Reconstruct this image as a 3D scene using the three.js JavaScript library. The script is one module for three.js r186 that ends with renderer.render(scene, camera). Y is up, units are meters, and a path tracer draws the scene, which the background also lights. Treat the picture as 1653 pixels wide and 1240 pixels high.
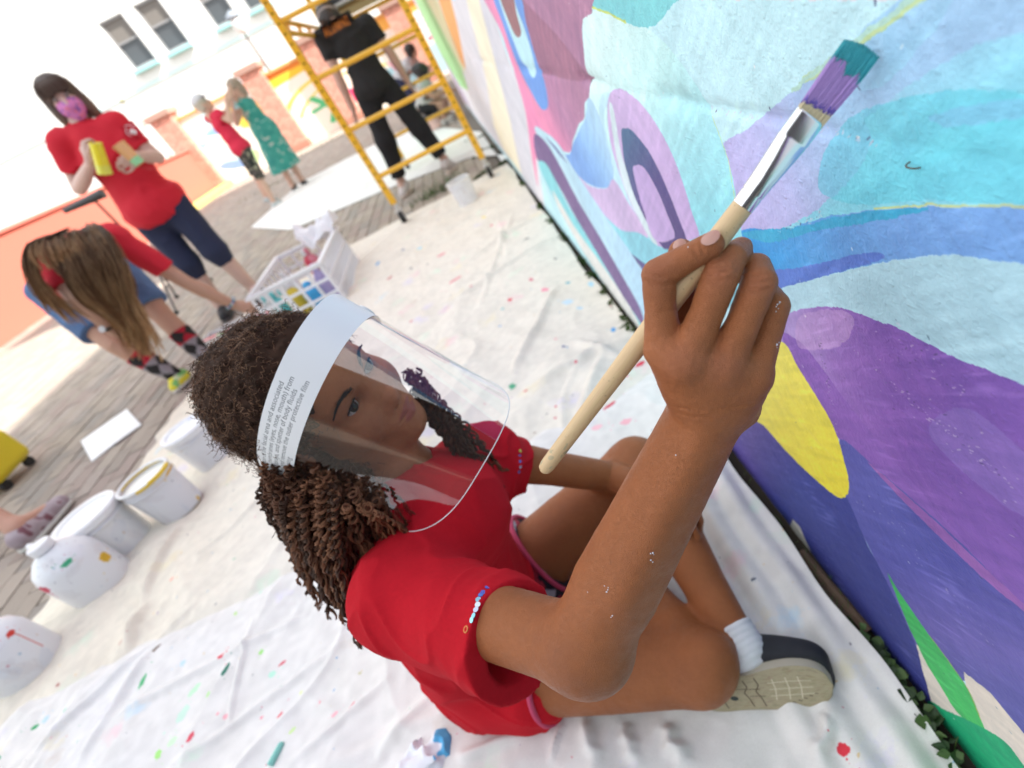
import * as THREE from 'three';
import { mergeGeometries, mergeVertices, toCreasedNormals } from 'three/addons/utils/BufferGeometryUtils.js';
import { RoundedBoxGeometry } from 'three/addons/geometries/RoundedBoxGeometry.js';
import { FontLoader } from 'three/addons/loaders/FontLoader.js';
import { TextGeometry } from 'three/addons/geometries/TextGeometry.js';

// ---------------------------------------------------------------- camera, sky, sun, exposure
const scene = new THREE.Scene();
const CAM_H = 0.9, FPX = 862.31, CX = 952.18, CY = 603.64, PW = 1653, PH = 1240;
const camX = new THREE.Vector3(0.889188, -0.377151, 0.259041);        // lens right in the world
const camD = new THREE.Vector3(-0.457542, -0.733603, 0.502475);       // lens down
const camF = new THREE.Vector3(0.000525, -0.565317, -0.824873);       // view direction
const camera = new THREE.PerspectiveCamera(2 * Math.atan(PH / 2 / FPX) * 180 / Math.PI, PW / PH, 0.02, 400);
camera.position.set(0, CAM_H, 0);
camera.quaternion.setFromRotationMatrix(new THREE.Matrix4().makeBasis(camX, camD.clone().negate(), camF.clone().negate()));
camera.setViewOffset(PW, PH, PW / 2 - CX, PH / 2 - CY, PW, PH);
camera.focus = 0.41; camera.userData.fStop = 5;
scene.add(camera);
const renderer = new THREE.WebGLRenderer({ antialias: true });
renderer.toneMapping = THREE.LinearToneMapping;
renderer.toneMappingExposure = 1.94;
renderer.shadowMap.enabled = true;
{
  const w = 256, h = 128, d = new Float32Array(w * h * 4);
  for (let j = 0; j < h; j++) for (let i = 0; i < w; i++) {
    const el = (j + 0.5) / h - 0.5, e = Math.max(0, el * 2), k = (j * w + i) * 4;       // hazy bright summer sky, paler at the horizon
    const t = Math.pow(e, 0.6), g = el < 0 ? 0.55 : 1;
    d[k] = (1.03 - 0.16 * t) * g; d[k + 1] = (1.04 - 0.1 * t) * g; d[k + 2] = (1.04 - 0.02 * t) * g; d[k + 3] = 1;
  }
  const sky = new THREE.DataTexture(d, w, h, THREE.RGBAFormat, THREE.FloatType);
  sky.mapping = THREE.EquirectangularReflectionMapping; sky.magFilter = sky.minFilter = THREE.LinearFilter; sky.needsUpdate = true;
  scene.background = sky; scene.environment = sky; scene.backgroundIntensity = 1; scene.environmentIntensity = 1;
}
const sun = new THREE.DirectionalLight(new THREE.Color(1, 0.95, 0.87), 5);
sun.position.set(10, 10.2, 4.2); sun.target.position.set(-3, 0, -8); sun.position.add(sun.target.position);
sun.castShadow = true; sun.shadow.mapSize.set(2048, 2048); sun.shadow.radius = 3;
Object.assign(sun.shadow.camera, { left: -20, right: 20, top: 25, bottom: -20, near: 0.1, far: 80 });
scene.add(sun, sun.target);

// ---------------------------------------------------------------- helpers
const V3 = (x, y, z) => new THREE.Vector3(x, y, z);
const rayOf = (px, py) => camF.clone().addScaledVector(camX, (px - CX) / FPX).addScaledVector(camD, (py - CY) / FPX);
const at = (px, py, zc) => rayOf(px, py).multiplyScalar(zc).add(camera.position);                  // a point at a depth
const onY = (px, py, y = 0) => { const r = rayOf(px, py); return r.multiplyScalar((y - CAM_H) / r.y).add(camera.position); };  // on a level
const onZ = (px, py, z) => { const r = rayOf(px, py); return r.multiplyScalar(z / r.z).add(camera.position); };               // on an upright plane across
const WX = 0.2012;
const onWall = (px, py) => { const r = rayOf(px, py); return r.multiplyScalar(WX / r.x).add(camera.position); };
const hash = (x, y, z) => { let h = Math.imul(x | 0, 374761393) ^ Math.imul(y | 0, 668265263) ^ Math.imul(z | 0, 2147483647 - 1013904223); h = Math.imul(h ^ (h >>> 13), 1274126177); h ^= h >>> 16; return (h >>> 0) / 4294967296; };
const sm = (t) => t * t * (3 - 2 * t), mix = (a, b, t) => a + (b - a) * t, cl = (t, a = 0, b = 1) => Math.min(b, Math.max(a, t));
const ss = (a, b, x) => sm(cl((x - a) / (b - a)));
function noise(x, y, z = 0) {
  const i = Math.floor(x), j = Math.floor(y), k = Math.floor(z), u = sm(x - i), v = sm(y - j), w = sm(z - k);
  const c = (a, b, d) => hash(i + a, j + b, k + d);
  const A = mix(mix(c(0, 0, 0), c(1, 0, 0), u), mix(c(0, 1, 0), c(1, 1, 0), u), v);
  if (w === 0) return A * 2 - 1;
  return mix(A, mix(mix(c(0, 0, 1), c(1, 0, 1), u), mix(c(0, 1, 1), c(1, 1, 1), u), v), w) * 2 - 1;
}
const fbm = (x, y, z = 0, o = 4) => { let s = 0, a = 0.5; for (let i = 0; i < o; i++) { s += a * noise(x, y, z); x = x * 2.03 + 17; y = y * 2.03 + 5; z = z ? z * 2.03 + 9 : 0; a *= 0.5; } return s; };
let seed = 7; const rnd = () => { seed = (seed + 0x6d2b79f5) | 0; let t = Math.imul(seed ^ (seed >>> 15), 1 | seed); t = (t + Math.imul(t ^ (t >>> 7), 61 | t)) ^ t; return ((t ^ (t >>> 14)) >>> 0) / 4294967296; };
const rr = (a, b) => a + (b - a) * rnd();
const used = {};
const numbered = (n) => { const k = used[n] = (used[n] ?? -1) + 1; return k ? n + '_' + String(k).padStart(3, '0') : n; };
const lin = (r, g, b) => new THREE.Color(r, g, b);
const css = (s) => new THREE.Color(s);
const mat = (color, roughness = 0.7, o = {}) => new THREE.MeshStandardMaterial({ color, roughness, ...o });
const phys = (color, roughness = 0.5, o = {}) => new THREE.MeshPhysicalMaterial({ color, roughness, ...o });
function tag(o, label, category, group, kind) { if (label) o.userData.label = label; if (category) o.userData.category = category; if (group) o.userData.group = group; if (kind) o.userData.kind = kind; return o; }
function thing(name, label, category, pos = [0, 0, 0], group) { const g = new THREE.Group(); g.name = numbered(name); g.position.set(...pos); scene.add(g); return tag(g, label, category, group); }
function obj(name, geo, m, parent = scene) {
  if (Array.isArray(geo)) { const w = geo[0].userData.world; geo = mergeGeometries(geo.map((g) => { const q = g.index ? g.toNonIndexed() : g; for (const k of Object.keys(q.attributes)) if (!['position', 'normal', 'uv'].includes(k)) q.deleteAttribute(k); return q; })); if (w) geo.userData.world = true; }
  const o = new THREE.Mesh(geo, m); o.name = parent === scene ? numbered(name) : name; o.castShadow = o.receiveShadow = true;
  if (parent !== scene) { parent.updateWorldMatrix(true, false); if (!o.userData.local) { const inv = parent.matrixWorld.clone().invert(); if (geo.userData.world) o.applyMatrix4(inv); } }
  parent.add(o); return o;
}
const world = (g) => { g.userData.world = true; return g; };               // geometry already in world metres
const bx = (w, h, d, x = 0, y = 0, z = 0, r = 0) => { const g = r ? new RoundedBoxGeometry(w, h, d, 2, r) : new THREE.BoxGeometry(w, h, d); g.translate(x, y, z); return g; };
function cyl(a, b, r1, r2 = r1, seg = 16, open = false) { const d = b.clone().sub(a), g = new THREE.CylinderGeometry(r2, r1, d.length(), seg, 1, open); g.applyQuaternion(new THREE.Quaternion().setFromUnitVectors(V3(0, 1, 0), d.clone().normalize())); g.translate((a.x + b.x) / 2, (a.y + b.y) / 2, (a.z + b.z) / 2); return g; }
function tube(pts, r, seg = 24, rad = 8) { return new THREE.TubeGeometry(new THREE.CatmullRomCurve3(pts), seg, r, rad, false); }
const lathe = (pts, seg = 40) => new THREE.LatheGeometry(pts.map(([r, y]) => new THREE.Vector2(r, y)), seg);
function canvasTex(w, h, draw, o = {}) { const c = document.createElement('canvas'); c.width = w; c.height = h; const x = c.getContext('2d'); draw(x, w, h); const t = new THREE.CanvasTexture(c); if (!o.data) t.colorSpace = THREE.SRGBColorSpace; t.wrapS = t.wrapT = o.wrap ? THREE.RepeatWrapping : THREE.ClampToEdgeWrapping; t.anisotropy = 8; return t; }
function dataTex(n, f, m = n) { const d = new Uint8Array(n * m * 4); for (let j = 0; j < m; j++) for (let i = 0; i < n; i++) { const v = cl(f(i / n, j / m)) * 255, k = (j * n + i) * 4; d[k] = d[k + 1] = d[k + 2] = v; d[k + 3] = 255; } const t = new THREE.DataTexture(d, n, m); t.magFilter = THREE.LinearFilter; t.minFilter = THREE.LinearMipmapLinearFilter; t.generateMipmaps = true; t.wrapS = t.wrapT = THREE.RepeatWrapping; t.needsUpdate = true; return t; }
// periodic noise for tiles
const pnoise = (u, v, f, s = 0) => { const x = u * f, y = v * f, i = Math.floor(x), j = Math.floor(y), a = sm(x - i), b = sm(y - j), q = (n) => ((n % f) + f) % f; const c = (p, r) => hash(q(i + p), q(j + r), s + f); return mix(mix(c(0, 0), c(1, 0), a), mix(c(0, 1), c(1, 1), a), b); };

// ---------------------------------------------------------------- smooth distance fields and their mesher
const smin = (a, b, k) => { const h = Math.max(k - Math.abs(a - b), 0) / k; return Math.min(a, b) - h * h * k * 0.25; };
class Blob {
  constructor(k = 0.02) { this.k = k; this.items = []; this.disp = null; this.margin = 0; }
  put(d, lo, hi, op = 'u', k = this.k) { this.items.push({ d, lo, hi, op, k }); return this; }
  cone(a, b, ra, rb = ra, k = this.k, op = 'u') {
    const ax = a.x, ay = a.y, az = a.z, bxx = b.x - ax, by = b.y - ay, bz = b.z - az, L = bxx * bxx + by * by + bz * bz + 1e-12, R = Math.max(ra, rb);
    return this.put((x, y, z) => { const px = x - ax, py = y - ay, pz = z - az, h = Math.min(1, Math.max(0, (px * bxx + py * by + pz * bz) / L)); const qx = px - bxx * h, qy = py - by * h, qz = pz - bz * h; return Math.sqrt(qx * qx + qy * qy + qz * qz) - (ra + (rb - ra) * h); },
      V3(Math.min(a.x, b.x) - R, Math.min(a.y, b.y) - R, Math.min(a.z, b.z) - R), V3(Math.max(a.x, b.x) + R, Math.max(a.y, b.y) + R, Math.max(a.z, b.z) + R), op, k);
  }
  chain(list, k = this.k) {                                         // a limb: tapered pieces end to end, as one shape
    const b = new Blob(); for (let i = 0; i + 1 < list.length; i++) b.cone(list[i][0], list[i + 1][0], list[i][1], list[i + 1][1]);
    const lo = b.items[0].lo.clone(), hi = b.items[0].hi.clone(), f = b.items.map((t) => t.d), j = Math.min(0.012, k * 0.5); b.items.forEach((t) => { lo.min(t.lo); hi.max(t.hi); });
    return this.put((x, y, z) => { let d = 1e3; for (const q of f) { const v = q(x, y, z); d = Math.min(d, v); } return d; }, lo, hi, 'u', k);
  }
  ball(c, r, k, op) { return this.cone(c, c, r, r, k, op); }
  ell(c, r, ax = null, k = this.k, op = 'u') {                      // ellipsoid; ax = [X, Y, Z] unit axes
    const [X, Y, Z] = ax || [V3(1, 0, 0), V3(0, 1, 0), V3(0, 0, 1)], R = Math.max(...r), m = Math.min(...r);
    return this.put((x, y, z) => { const px = x - c.x, py = y - c.y, pz = z - c.z; const a = (px * X.x + py * X.y + pz * X.z) / r[0], b = (px * Y.x + py * Y.y + pz * Y.z) / r[1], d = (px * Z.x + py * Z.y + pz * Z.z) / r[2]; const k0 = Math.sqrt(a * a + b * b + d * d), k1 = Math.sqrt((a / r[0]) ** 2 + (b / r[1]) ** 2 + (d / r[2]) ** 2); return k1 < 1e-9 ? -m : k0 * (k0 - 1) / k1; },
      V3(c.x - R, c.y - R, c.z - R), V3(c.x + R, c.y + R, c.z + R), op, k);
  }
  cutPlane(p, n, k = 0.004) { return this.put((x, y, z) => -((x - p.x) * n.x + (y - p.y) * n.y + (z - p.z) * n.z), null, null, 'cut', k); }   // removes what lies beyond p along n
  eval(items, x, y, z) {
    let d = 1e3;
    for (const t of items) { const v = t.d(x, y, z); d = t.op === 'u' ? (d > 900 ? v : smin(d, v, t.k)) : -smin(-d, v, t.k); }   // 's': minus a shape, 'cut': v > 0 kept
    return this.disp ? d + this.disp(x, y, z, d) : d;
  }
  at(x, y, z) { return this.eval(this.items, x, y, z); }
  mesh(cell, o = {}) {
    const lo = V3(1e9, 1e9, 1e9), hi = V3(-1e9, -1e9, -1e9);
    for (const t of this.items) if (t.lo && t.op === 'u') { lo.min(t.lo); hi.max(t.hi); }
    const pad = cell * 3 + this.margin + this.k * 0.3; lo.subScalar(pad); hi.addScalar(pad);
    if (o.lo) lo.max(o.lo); if (o.hi) hi.min(o.hi);
    const B = 8, n = ['x', 'y', 'z'].map((a) => Math.ceil((hi[a] - lo[a]) / cell / B) * B), [nx, ny, nz] = n, sx = 1, sy = nx + 1, sz = (nx + 1) * (ny + 1);
    const g = new Float32Array(sz * (nz + 1)).fill(NaN), R = cell * B * 0.5 * 1.7321, blocks = [];
    for (let bz = 0; bz < nz; bz += B) for (let by = 0; by < ny; by += B) for (let bxx = 0; bxx < nx; bxx += B) {
      const cx = lo.x + (bxx + B / 2) * cell, cy = lo.y + (by + B / 2) * cell, cz = lo.z + (bz + B / 2) * cell;
      const ds = this.items.map((t) => t.d(cx, cy, cz)); let d = 1e3;
      this.items.forEach((t, i) => { d = t.op === 'u' ? (d > 900 ? ds[i] : smin(d, ds[i], t.k)) : -smin(-d, ds[i], t.k); });
      if (Math.abs(d) > R * 1.35 + this.margin + 0.25 * this.k) continue;
      const un = Math.min(...ds.filter((v, i) => this.items[i].op === 'u'));
      const keep = this.items.filter((t, i) => t.op === 'u' ? ds[i] < Math.max(un, d) + 2.2 * R + t.k + this.margin : ds[i] < 2.6 * R + t.k + this.margin);
      blocks.push([bxx, by, bz]);
      for (let k = bz; k <= bz + B; k++) for (let j = by; j <= by + B; j++) { let q = bxx + j * sy + k * sz; for (let i = bxx; i <= bxx + B; i++, q++) if (g[q] !== g[q]) g[q] = this.eval(keep, lo.x + i * cell, lo.y + j * cell, lo.z + k * cell); }
    }
    const vid = new Map(), pos = [], idx = [];
    const off = [0, sx, sy, sx + sy, sz, sx + sz, sy + sz, sx + sy + sz];
    const ED = [[0, 1], [2, 3], [4, 5], [6, 7], [0, 2], [1, 3], [4, 6], [5, 7], [0, 4], [1, 5], [2, 6], [3, 7]];
    for (const [bxx, by, bz] of blocks) for (let k = bz; k < bz + B; k++) for (let j = by; j < by + B; j++) for (let i = bxx; i < bxx + B; i++) {
      const q = i + j * sy + k * sz; let m = 0, bad = false; for (let c = 0; c < 8; c++) { const v = g[q + off[c]]; if (v !== v) { bad = true; break; } if (v < 0) m |= 1 << c; }
      if (bad || m === 0 || m === 255) continue;
      if (o.keep && !o.keep(lo.x + i * cell, lo.y + j * cell, lo.z + k * cell)) continue;
      let x = 0, y = 0, z = 0, c = 0;
      for (const [a, b] of ED) if (((m >> a) & 1) !== ((m >> b) & 1)) { const va = g[q + off[a]], vb = g[q + off[b]], t = va / (va - vb); x += (a & 1) + t * ((b & 1) - (a & 1)); y += ((a >> 1) & 1) + t * (((b >> 1) & 1) - ((a >> 1) & 1)); z += (a >> 2) + t * ((b >> 2) - (a >> 2)); c++; }
      vid.set(q, pos.length / 3); pos.push(lo.x + (i + x / c) * cell, lo.y + (j + y / c) * cell, lo.z + (k + z / c) * cell);
    }
    for (const q of vid.keys()) {
      const v0 = g[q];
      for (const [s, a, b] of [[sx, sy, sz], [sy, sz, sx], [sz, sx, sy]]) {
        const v1 = g[q + s]; if ((v0 < 0) === (v1 < 0)) continue;
        const p0 = vid.get(q), p1 = vid.get(q - a), p2 = vid.get(q - a - b), p3 = vid.get(q - b);
        if (p1 === undefined || p2 === undefined || p3 === undefined) continue;
        if (v0 < 0) idx.push(p0, p1, p2, p0, p2, p3); else idx.push(p0, p2, p1, p0, p3, p2);
      }
    }
    const geo = new THREE.BufferGeometry(); geo.setAttribute('position', new THREE.Float32BufferAttribute(pos, 3)); geo.setIndex(idx); geo.computeVertexNormals();
    if (o.color) { const col = new Float32Array(pos.length), N = geo.attributes.normal; for (let i = 0; i < pos.length / 3; i++) { const c = o.color(pos[3 * i], pos[3 * i + 1], pos[3 * i + 2], N.getX(i), N.getY(i), N.getZ(i)); col[3 * i] = c[0]; col[3 * i + 1] = c[1]; col[3 * i + 2] = c[2]; } geo.setAttribute('color', new THREE.BufferAttribute(col, 3)); }
    return world(geo);
  }
}
function triUV(geo, scale) {                                       // box-mapped uv in the object's own space, so fine grain has its real size
  const g = geo.toNonIndexed(), P = g.attributes.position, uv = new Float32Array(P.count * 2), a = V3(), b = V3(), c = V3();
  for (let i = 0; i < P.count; i += 3) { a.fromBufferAttribute(P, i); b.fromBufferAttribute(P, i + 1); c.fromBufferAttribute(P, i + 2); const n = b.clone().sub(a).cross(c.clone().sub(a)), x = Math.abs(n.x), y = Math.abs(n.y), z = Math.abs(n.z); [a, b, c].forEach((p, k) => { uv[2 * (i + k)] = (x > y && x > z ? p.z : p.x) * scale; uv[2 * (i + k) + 1] = (y > x && y > z ? p.z : p.y) * scale; }); }
  g.setAttribute('uv', new THREE.BufferAttribute(uv, 2)); g.userData.world = geo.userData.world; return g;
}
const gridGeo = (nu, nv, f) => {                                    // a sheet of nu x nv cells; f(u, v) -> [x, y, z, uvx, uvy]
  const p = [], uv = [], ix = []; for (let j = 0; j <= nv; j++) for (let i = 0; i <= nu; i++) { const r = f(i / nu, j / nv); p.push(r[0], r[1], r[2]); uv.push(r[3] ?? i / nu, r[4] ?? j / nv); }
  for (let j = 0; j < nv; j++) for (let i = 0; i < nu; i++) { const a = j * (nu + 1) + i, b = a + 1, c = a + nu + 1, d = c + 1; ix.push(a, b, d, a, d, c); }
  const g = new THREE.BufferGeometry(); g.setAttribute('position', new THREE.Float32BufferAttribute(p, 3)); g.setAttribute('uv', new THREE.Float32BufferAttribute(uv, 2)); g.setIndex(ix); g.computeVertexNormals(); return g;
};
// ---------------------------------------------------------------- ground and pavers
const grainTex = dataTex(256, (u, v) => 0.5 + 0.25 * (pnoise(u, v, 64) - 0.5) + 0.35 * (pnoise(u, v, 128) - 0.5) + 0.3 * (pnoise(u, v, 16) - 0.5));
{
  const g = new THREE.PlaneGeometry(160, 160); g.rotateX(-Math.PI / 2); g.translate(0, -0.012, -20);
  tag(obj('ground', g, mat(lin(0.16, 0.135, 0.11), 0.95, { bumpMap: grainTex, bumpScale: 0.003 })), null, null, null, 'structure');
}
{
  const root = new THREE.Group(); root.name = 'pavement'; root.userData.kind = 'structure'; scene.add(root);
  const geos = [0, 1, 2].map((i) => { const g = new RoundedBoxGeometry(0.0955, 0.06, 0.1955, 1, 0.005); const p = g.attributes.position; for (let k = 0; k < p.count; k++) p.setY(k, p.getY(k) + 0.0015 * noise(p.getX(k) * 30 + i * 9, p.getZ(k) * 30)); return g; });
  const tones = [[0.36, 0.305, 0.25], [0.38, 0.32, 0.275], [0.33, 0.28, 0.235], [0.4, 0.34, 0.28], [0.35, 0.28, 0.24], [0.31, 0.275, 0.24]];
  const mats = tones.map((t) => mat(lin(...t), 0.92, { bumpMap: grainTex, bumpScale: 0.002 }));
  const spots = [];
  for (let j = 0; j < 115; j++) for (let i = 0; i < 97; i++) {
    const x = -9.6 + i * 0.1, z = -0.9 - j * 0.2 - (i % 2) * 0.1; if (x > 0.05) continue;
    if (x > -1.75 && z > -4.1) continue;                                          // wholly under the cloths
    spots.push([x, z, Math.hypot(x, z)]);
  }
  spots.sort((a, b) => a[2] - b[2]);
  const near = []; let n = 0; const rest = [];
  for (const s of spots) {
    const v = V3(s[0] - 0, -CAM_H, s[1]), d = v.dot(camF), px = CX + FPX * v.dot(camX) / d, py = CY + FPX * v.dot(camD) / d;
    if (n < 300 && d > 0.2 && px > -20 && px < 700 && py > 0 && py < 1260) { near.push(s); n++; } else rest.push(s);
  }
  for (const [x, z] of near) { const m = new THREE.Mesh(geos[(rnd() * 3) | 0], mats[(rnd() * 6) | 0]); m.name = 'paver'; m.position.set(x + rr(-0.002, 0.002), -0.03 + rr(-0.003, 0.002), z + rr(-0.002, 0.002)); m.rotation.set(rr(-0.012, 0.012), rr(-0.012, 0.012), rr(-0.01, 0.01)); m.castShadow = m.receiveShadow = true; root.add(m); }
  const im = new THREE.InstancedMesh(geos[0], mat(lin(1, 1, 1), 0.92), rest.length), M = new THREE.Matrix4(), q = new THREE.Quaternion(), e = new THREE.Euler(), c = new THREE.Color();
  rest.forEach(([x, z], i) => { e.set(rr(-0.008, 0.008), rr(-0.01, 0.01), rr(-0.008, 0.008)); M.compose(V3(x, -0.03 + rr(-0.003, 0.002), z), q.setFromEuler(e), V3(1, 1, 1)); im.setMatrixAt(i, M); const t = tones[(rnd() * 6) | 0]; im.setColorAt(i, c.setRGB(t[0], t[1], t[2])); });
  im.name = 'far_paver'; im.userData.kind = 'stuff'; im.receiveShadow = true; root.add(im);
}
// ---------------------------------------------------------------- drop cloths
const ridge = (x, z, a) => { const n = Math.abs(noise(x, z, a)); return Math.pow(1 - n, 6); };
const segs = [];
const fold = (a, b, w, h) => { const p = onY(...a), q = onY(...b); segs.push([p.x, p.z, q.x, q.z, w * 0.8, h * 1.35]); };
fold([1100, 480], [1165, 690], 0.02, 0.02); fold([905, 470], [835, 610], 0.018, 0.016); fold([700, 520], [905, 380], 0.02, 0.012); fold([780, 500], [830, 350], 0.016, 0.012); fold([760, 430], [900, 330], 0.02, 0.014);
fold([640, 420], [900, 290], 0.02, 0.012); fold([930, 560], [1030, 590], 0.02, 0.014); fold([860, 640], [1000, 560], 0.025, 0.014); fold([940, 700], [985, 560], 0.02, 0.012);
fold([300, 850], [240, 985], 0.012, 0.02); fold([245, 985], [215, 1060], 0.016, 0.016); fold([460, 780], [330, 900], 0.012, 0.008); fold([60, 1240], [330, 980], 0.014, 0.012); fold([150, 1240], [260, 1060], 0.016, 0.01);
fold([380, 1180], [420, 1010], 0.006, 0.006); fold([550, 1240], [830, 1130], 0.02, 0.008); fold([200, 1170], [500, 1000], 0.014, 0.009);
fold([300, 1240], [560, 1050], 0.012, 0.007); fold([480, 1240], [640, 1110], 0.012, 0.008); fold([620, 1240], [720, 1130], 0.014, 0.009);
fold([905, 1240], [925, 1180], 0.004, 0.008); fold([980, 1240], [960, 1180], 0.012, 0.012); fold([1040, 1240], [1020, 1185], 0.012, 0.012); fold([1120, 1240], [1080, 1190], 0.014, 0.014); fold([1330, 1240], [1345, 1170], 0.01, 0.014); fold([860, 1200], [760, 1240], 0.01, 0.008);
const foldH = (x, z) => { let s = 0; for (const [ax, az, bxx, bz, w, h] of segs) { const dx = bxx - ax, dz = bz - az, L = dx * dx + dz * dz, t = ((x - ax) * dx + (z - az) * dz) / L, tc = cl(t), ex = x - ax - dx * tc, ez = z - az - dz * tc; const wob = 0.5 * w * noise(t * 4 + ax * 9, az * 7); const d = Math.sqrt(ex * ex + ez * ez) + 0; const side = (dx * (z - az) - dz * (x - ax)) / Math.sqrt(L) + wob; const dd = t > 0 && t < 1 ? side : d; if (Math.abs(dd) < 4 * w) s += h * Math.exp(-(dd * dd) / (w * w)) * Math.pow(Math.sin(Math.PI * cl(t, 0.02, 0.98)), 0.5); } return s; };
function wrinkle(x, z, s) {
  const wx = x + 0.07 * noise(x * 4, z * 4, s), wz = z + 0.07 * noise(x * 4 + 7, z * 4, s + 3);
  const a = 0.75 * wx + 0.66 * wz, b = -0.66 * wx + 0.75 * wz;
  const R = (u, v, q) => 1 - Math.abs(noise(u, v, q)), c = 0.75 * wx + 0.2 * wz;
  return 0.022 * (R(a * 1.7, b * 3.4, s + 0.5) - 0.55) + 0.015 * (R(wx * 4.5 + 3, wz * 4.2, s + 7.5) - 0.55) + 0.0095 * (R(a * 10, b * 6.5, s + 2.5) - 0.55) + 0.006 * (R(b * 17 + 2, a * 12, s + 5.5) - 0.55) + 0.009 * Math.pow(R(c * 2.6, wz * 1.1 + 4, s + 9.5), 18) + 0.008 * Math.pow(R(a * 3.1, b * 1.3 + 4, s + 12.5), 20);
}
const SPL = [ // px, py, size (px), colour, angle, stretch
  [614, 432, 9, '#4a9ad8', 0, 1.4], [635, 457, 7, '#b0404a', -0.6, 2], [718, 421, 9, '#e06a80', -0.5, 2.6], [670, 443, 5, '#4a4a58', 0, 1.8], [696, 436, 4, '#40404c', 0, 1.4], [711, 362, 4, '#4a5aa8', 0, 1.5], [786, 360, 7, '#ecd868', 0, 1.8], [798, 372, 4, '#d84058', 0, 1.5], [740, 460, 9, '#e2697c', -0.7, 4], [765, 469, 5, '#c82848', 0, 1.8], [827, 490, 7, '#d8142e', 0, 1.5], [814, 504, 5, '#58b0b8', 0, 1.3], [809, 530, 4, '#4a86d0', 0, 1.4], [670, 528, 4, '#d86070', -0.6, 2], [833, 632, 9, '#4aa078', -0.8, 2], [655, 410, 6, '#707a98', 0, 2], [682, 408, 9, '#a8d4ea', 0, 2.4],
  [826, 490, 6, '#d01030', 0, 1.3], [920, 463, 7, '#3aa0b8', 0, 1.5], [885, 478, 9, '#f08aa0', 0, 2.6], [862, 460, 6, '#d0506a', 0.4, 2.6], [899, 424, 5, '#303038', 0, 1.2], [853, 390, 6, '#2c2c34', -0.4, 1.8], [956, 463, 10, '#a8d8f0', 1.2, 2.4], [992, 537, 8, '#3a90d8', 1.2, 2], [902, 556, 5, '#f08a90', 0, 1], [915, 569, 5, '#38407c', 0, 2], [921, 496, 14, '#c0dcee', 0, 2], [938, 600, 5, '#c81e3c', 0, 1.2], [830, 630, 7, '#3a9a70', -0.8, 2.2], [855, 641, 5, '#c81a34', -0.3, 2], [1036, 593, 9, '#d8203c', -0.6, 3], [1016, 616, 6, '#ec8090', 0, 1.2], [1059, 606, 5, '#d02040', 0, 1.4],
  [990, 666, 8, '#cc1838', -0.65, 5], [904, 668, 4, '#c81a34', 0, 1.8], [903, 686, 4, '#c8203c', 0, 1.7], [869, 708, 4, '#a08878', 0, 1.4], [1016, 692, 13, '#f4aeb8', -0.4, 2], [970, 702, 12, '#f6bcc4', -0.3, 2], [960, 668, 8, '#ea8c9c', -0.5, 3], [940, 505, 8, '#b8d4e8', 0, 2],
  [376, 1066, 9, '#d81830', -1.2, 1.9], [382, 1089, 8, '#1a6650', -1.2, 3], [247, 1108, 7, '#3aa864', -1.1, 3.4], [73, 1180, 6, '#2e9a58', -0.4, 2.2], [326, 1199, 8, '#dc3c50', -1.1, 1.8], [378, 1164, 7, '#f2a8b0', 0, 1.2], [367, 1160, 4, '#ec8c98', 0, 1], [233, 1095, 6, '#a8ccec', 0, 1.2], [392, 998, 5, '#b0e070', 0, 1.2], [433, 1060, 6, '#a8dc74', 0, 1.3], [330, 1122, 12, '#bce6c0', -0.8, 1.6], [354, 1130, 5, '#a4e080', -1.2, 2], [274, 1226, 8, '#9ce070', 1.4, 2.4], [312, 1160, 13, '#c8e8d4', -1, 1.8], [296, 1205, 11, '#c8ecc0', 0, 1.3], [108, 1112, 4, '#a05048', 0, 1.4], [291, 944, 5, '#f0a088', -0.5, 1.8], [90, 1168, 8, '#b8d4f0', 0, 1.6], [125, 1155, 5, '#70c0a0', 0, 1.3], [310, 1079, 7, '#bcdcf4', 0, 1.2], [430, 963, 5, '#b8e4c8', 0, 1], [18, 1232, 5, '#2c9a58', 0, 1.6],
  [433, 1060, 6, '#9ce078', 1.4, 1.5], [467, 1078, 4, '#d83a50', -0.6, 4], [462, 1160, 5, '#d82840', -0.7, 2.2], [583, 1147, 6, '#d82440', -1.1, 2], [552, 1160, 6, '#f2b0b8', -0.7, 2], [497, 1125, 5, '#dcea90', 0, 1.2], [430, 1163, 4, '#f0909c', 0, 1.4], [527, 1140, 4, '#f0a0a8', 0, 1], [482, 1185, 6, '#c8e890', -0.8, 2], [593, 1095, 4, '#c8c090', 0, 2], [450, 1095, 9, '#b4e8d0', 0, 1.5], [1308, 1053, 5, '#e8a8c8', 0, 1.3], [1366, 1225, 13, '#d81a2c', 0.4, 1.3], [1226, 960, 5, '#50586a', -0.4, 2.2], [1228, 1035, 3, '#606068', 0, 1], [270, 1055, 7, '#5a4030', -1, 2], [214, 1045, 5, '#a04038', -0.9, 2.4]];
const hexRGB = (h) => [1, 3, 5].map((i) => parseInt(h.slice(i, i + 2), 16));
function splat(c, x, y, r, col, ang, st, alpha = 1) {
  c.save(); c.translate(x, y); c.rotate(ang); c.fillStyle = col; c.globalAlpha = alpha; c.beginPath();
  const n = 18; for (let i = 0; i <= n; i++) { const a = i / n * 6.283, q = r * (0.72 + 0.38 * rnd()); const px = Math.cos(a) * q * st, py = Math.sin(a) * q; if (i === 0) c.moveTo(px, py); else c.lineTo(px, py); } c.closePath(); c.fill();
  for (let i = 0; i < 5; i++) { c.beginPath(); c.arc(rr(-2.6, 2.6) * r * st, rr(-2.2, 2.2) * r, r * rr(0.05, 0.22), 0, 7); c.fill(); } c.restore();
}
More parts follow.
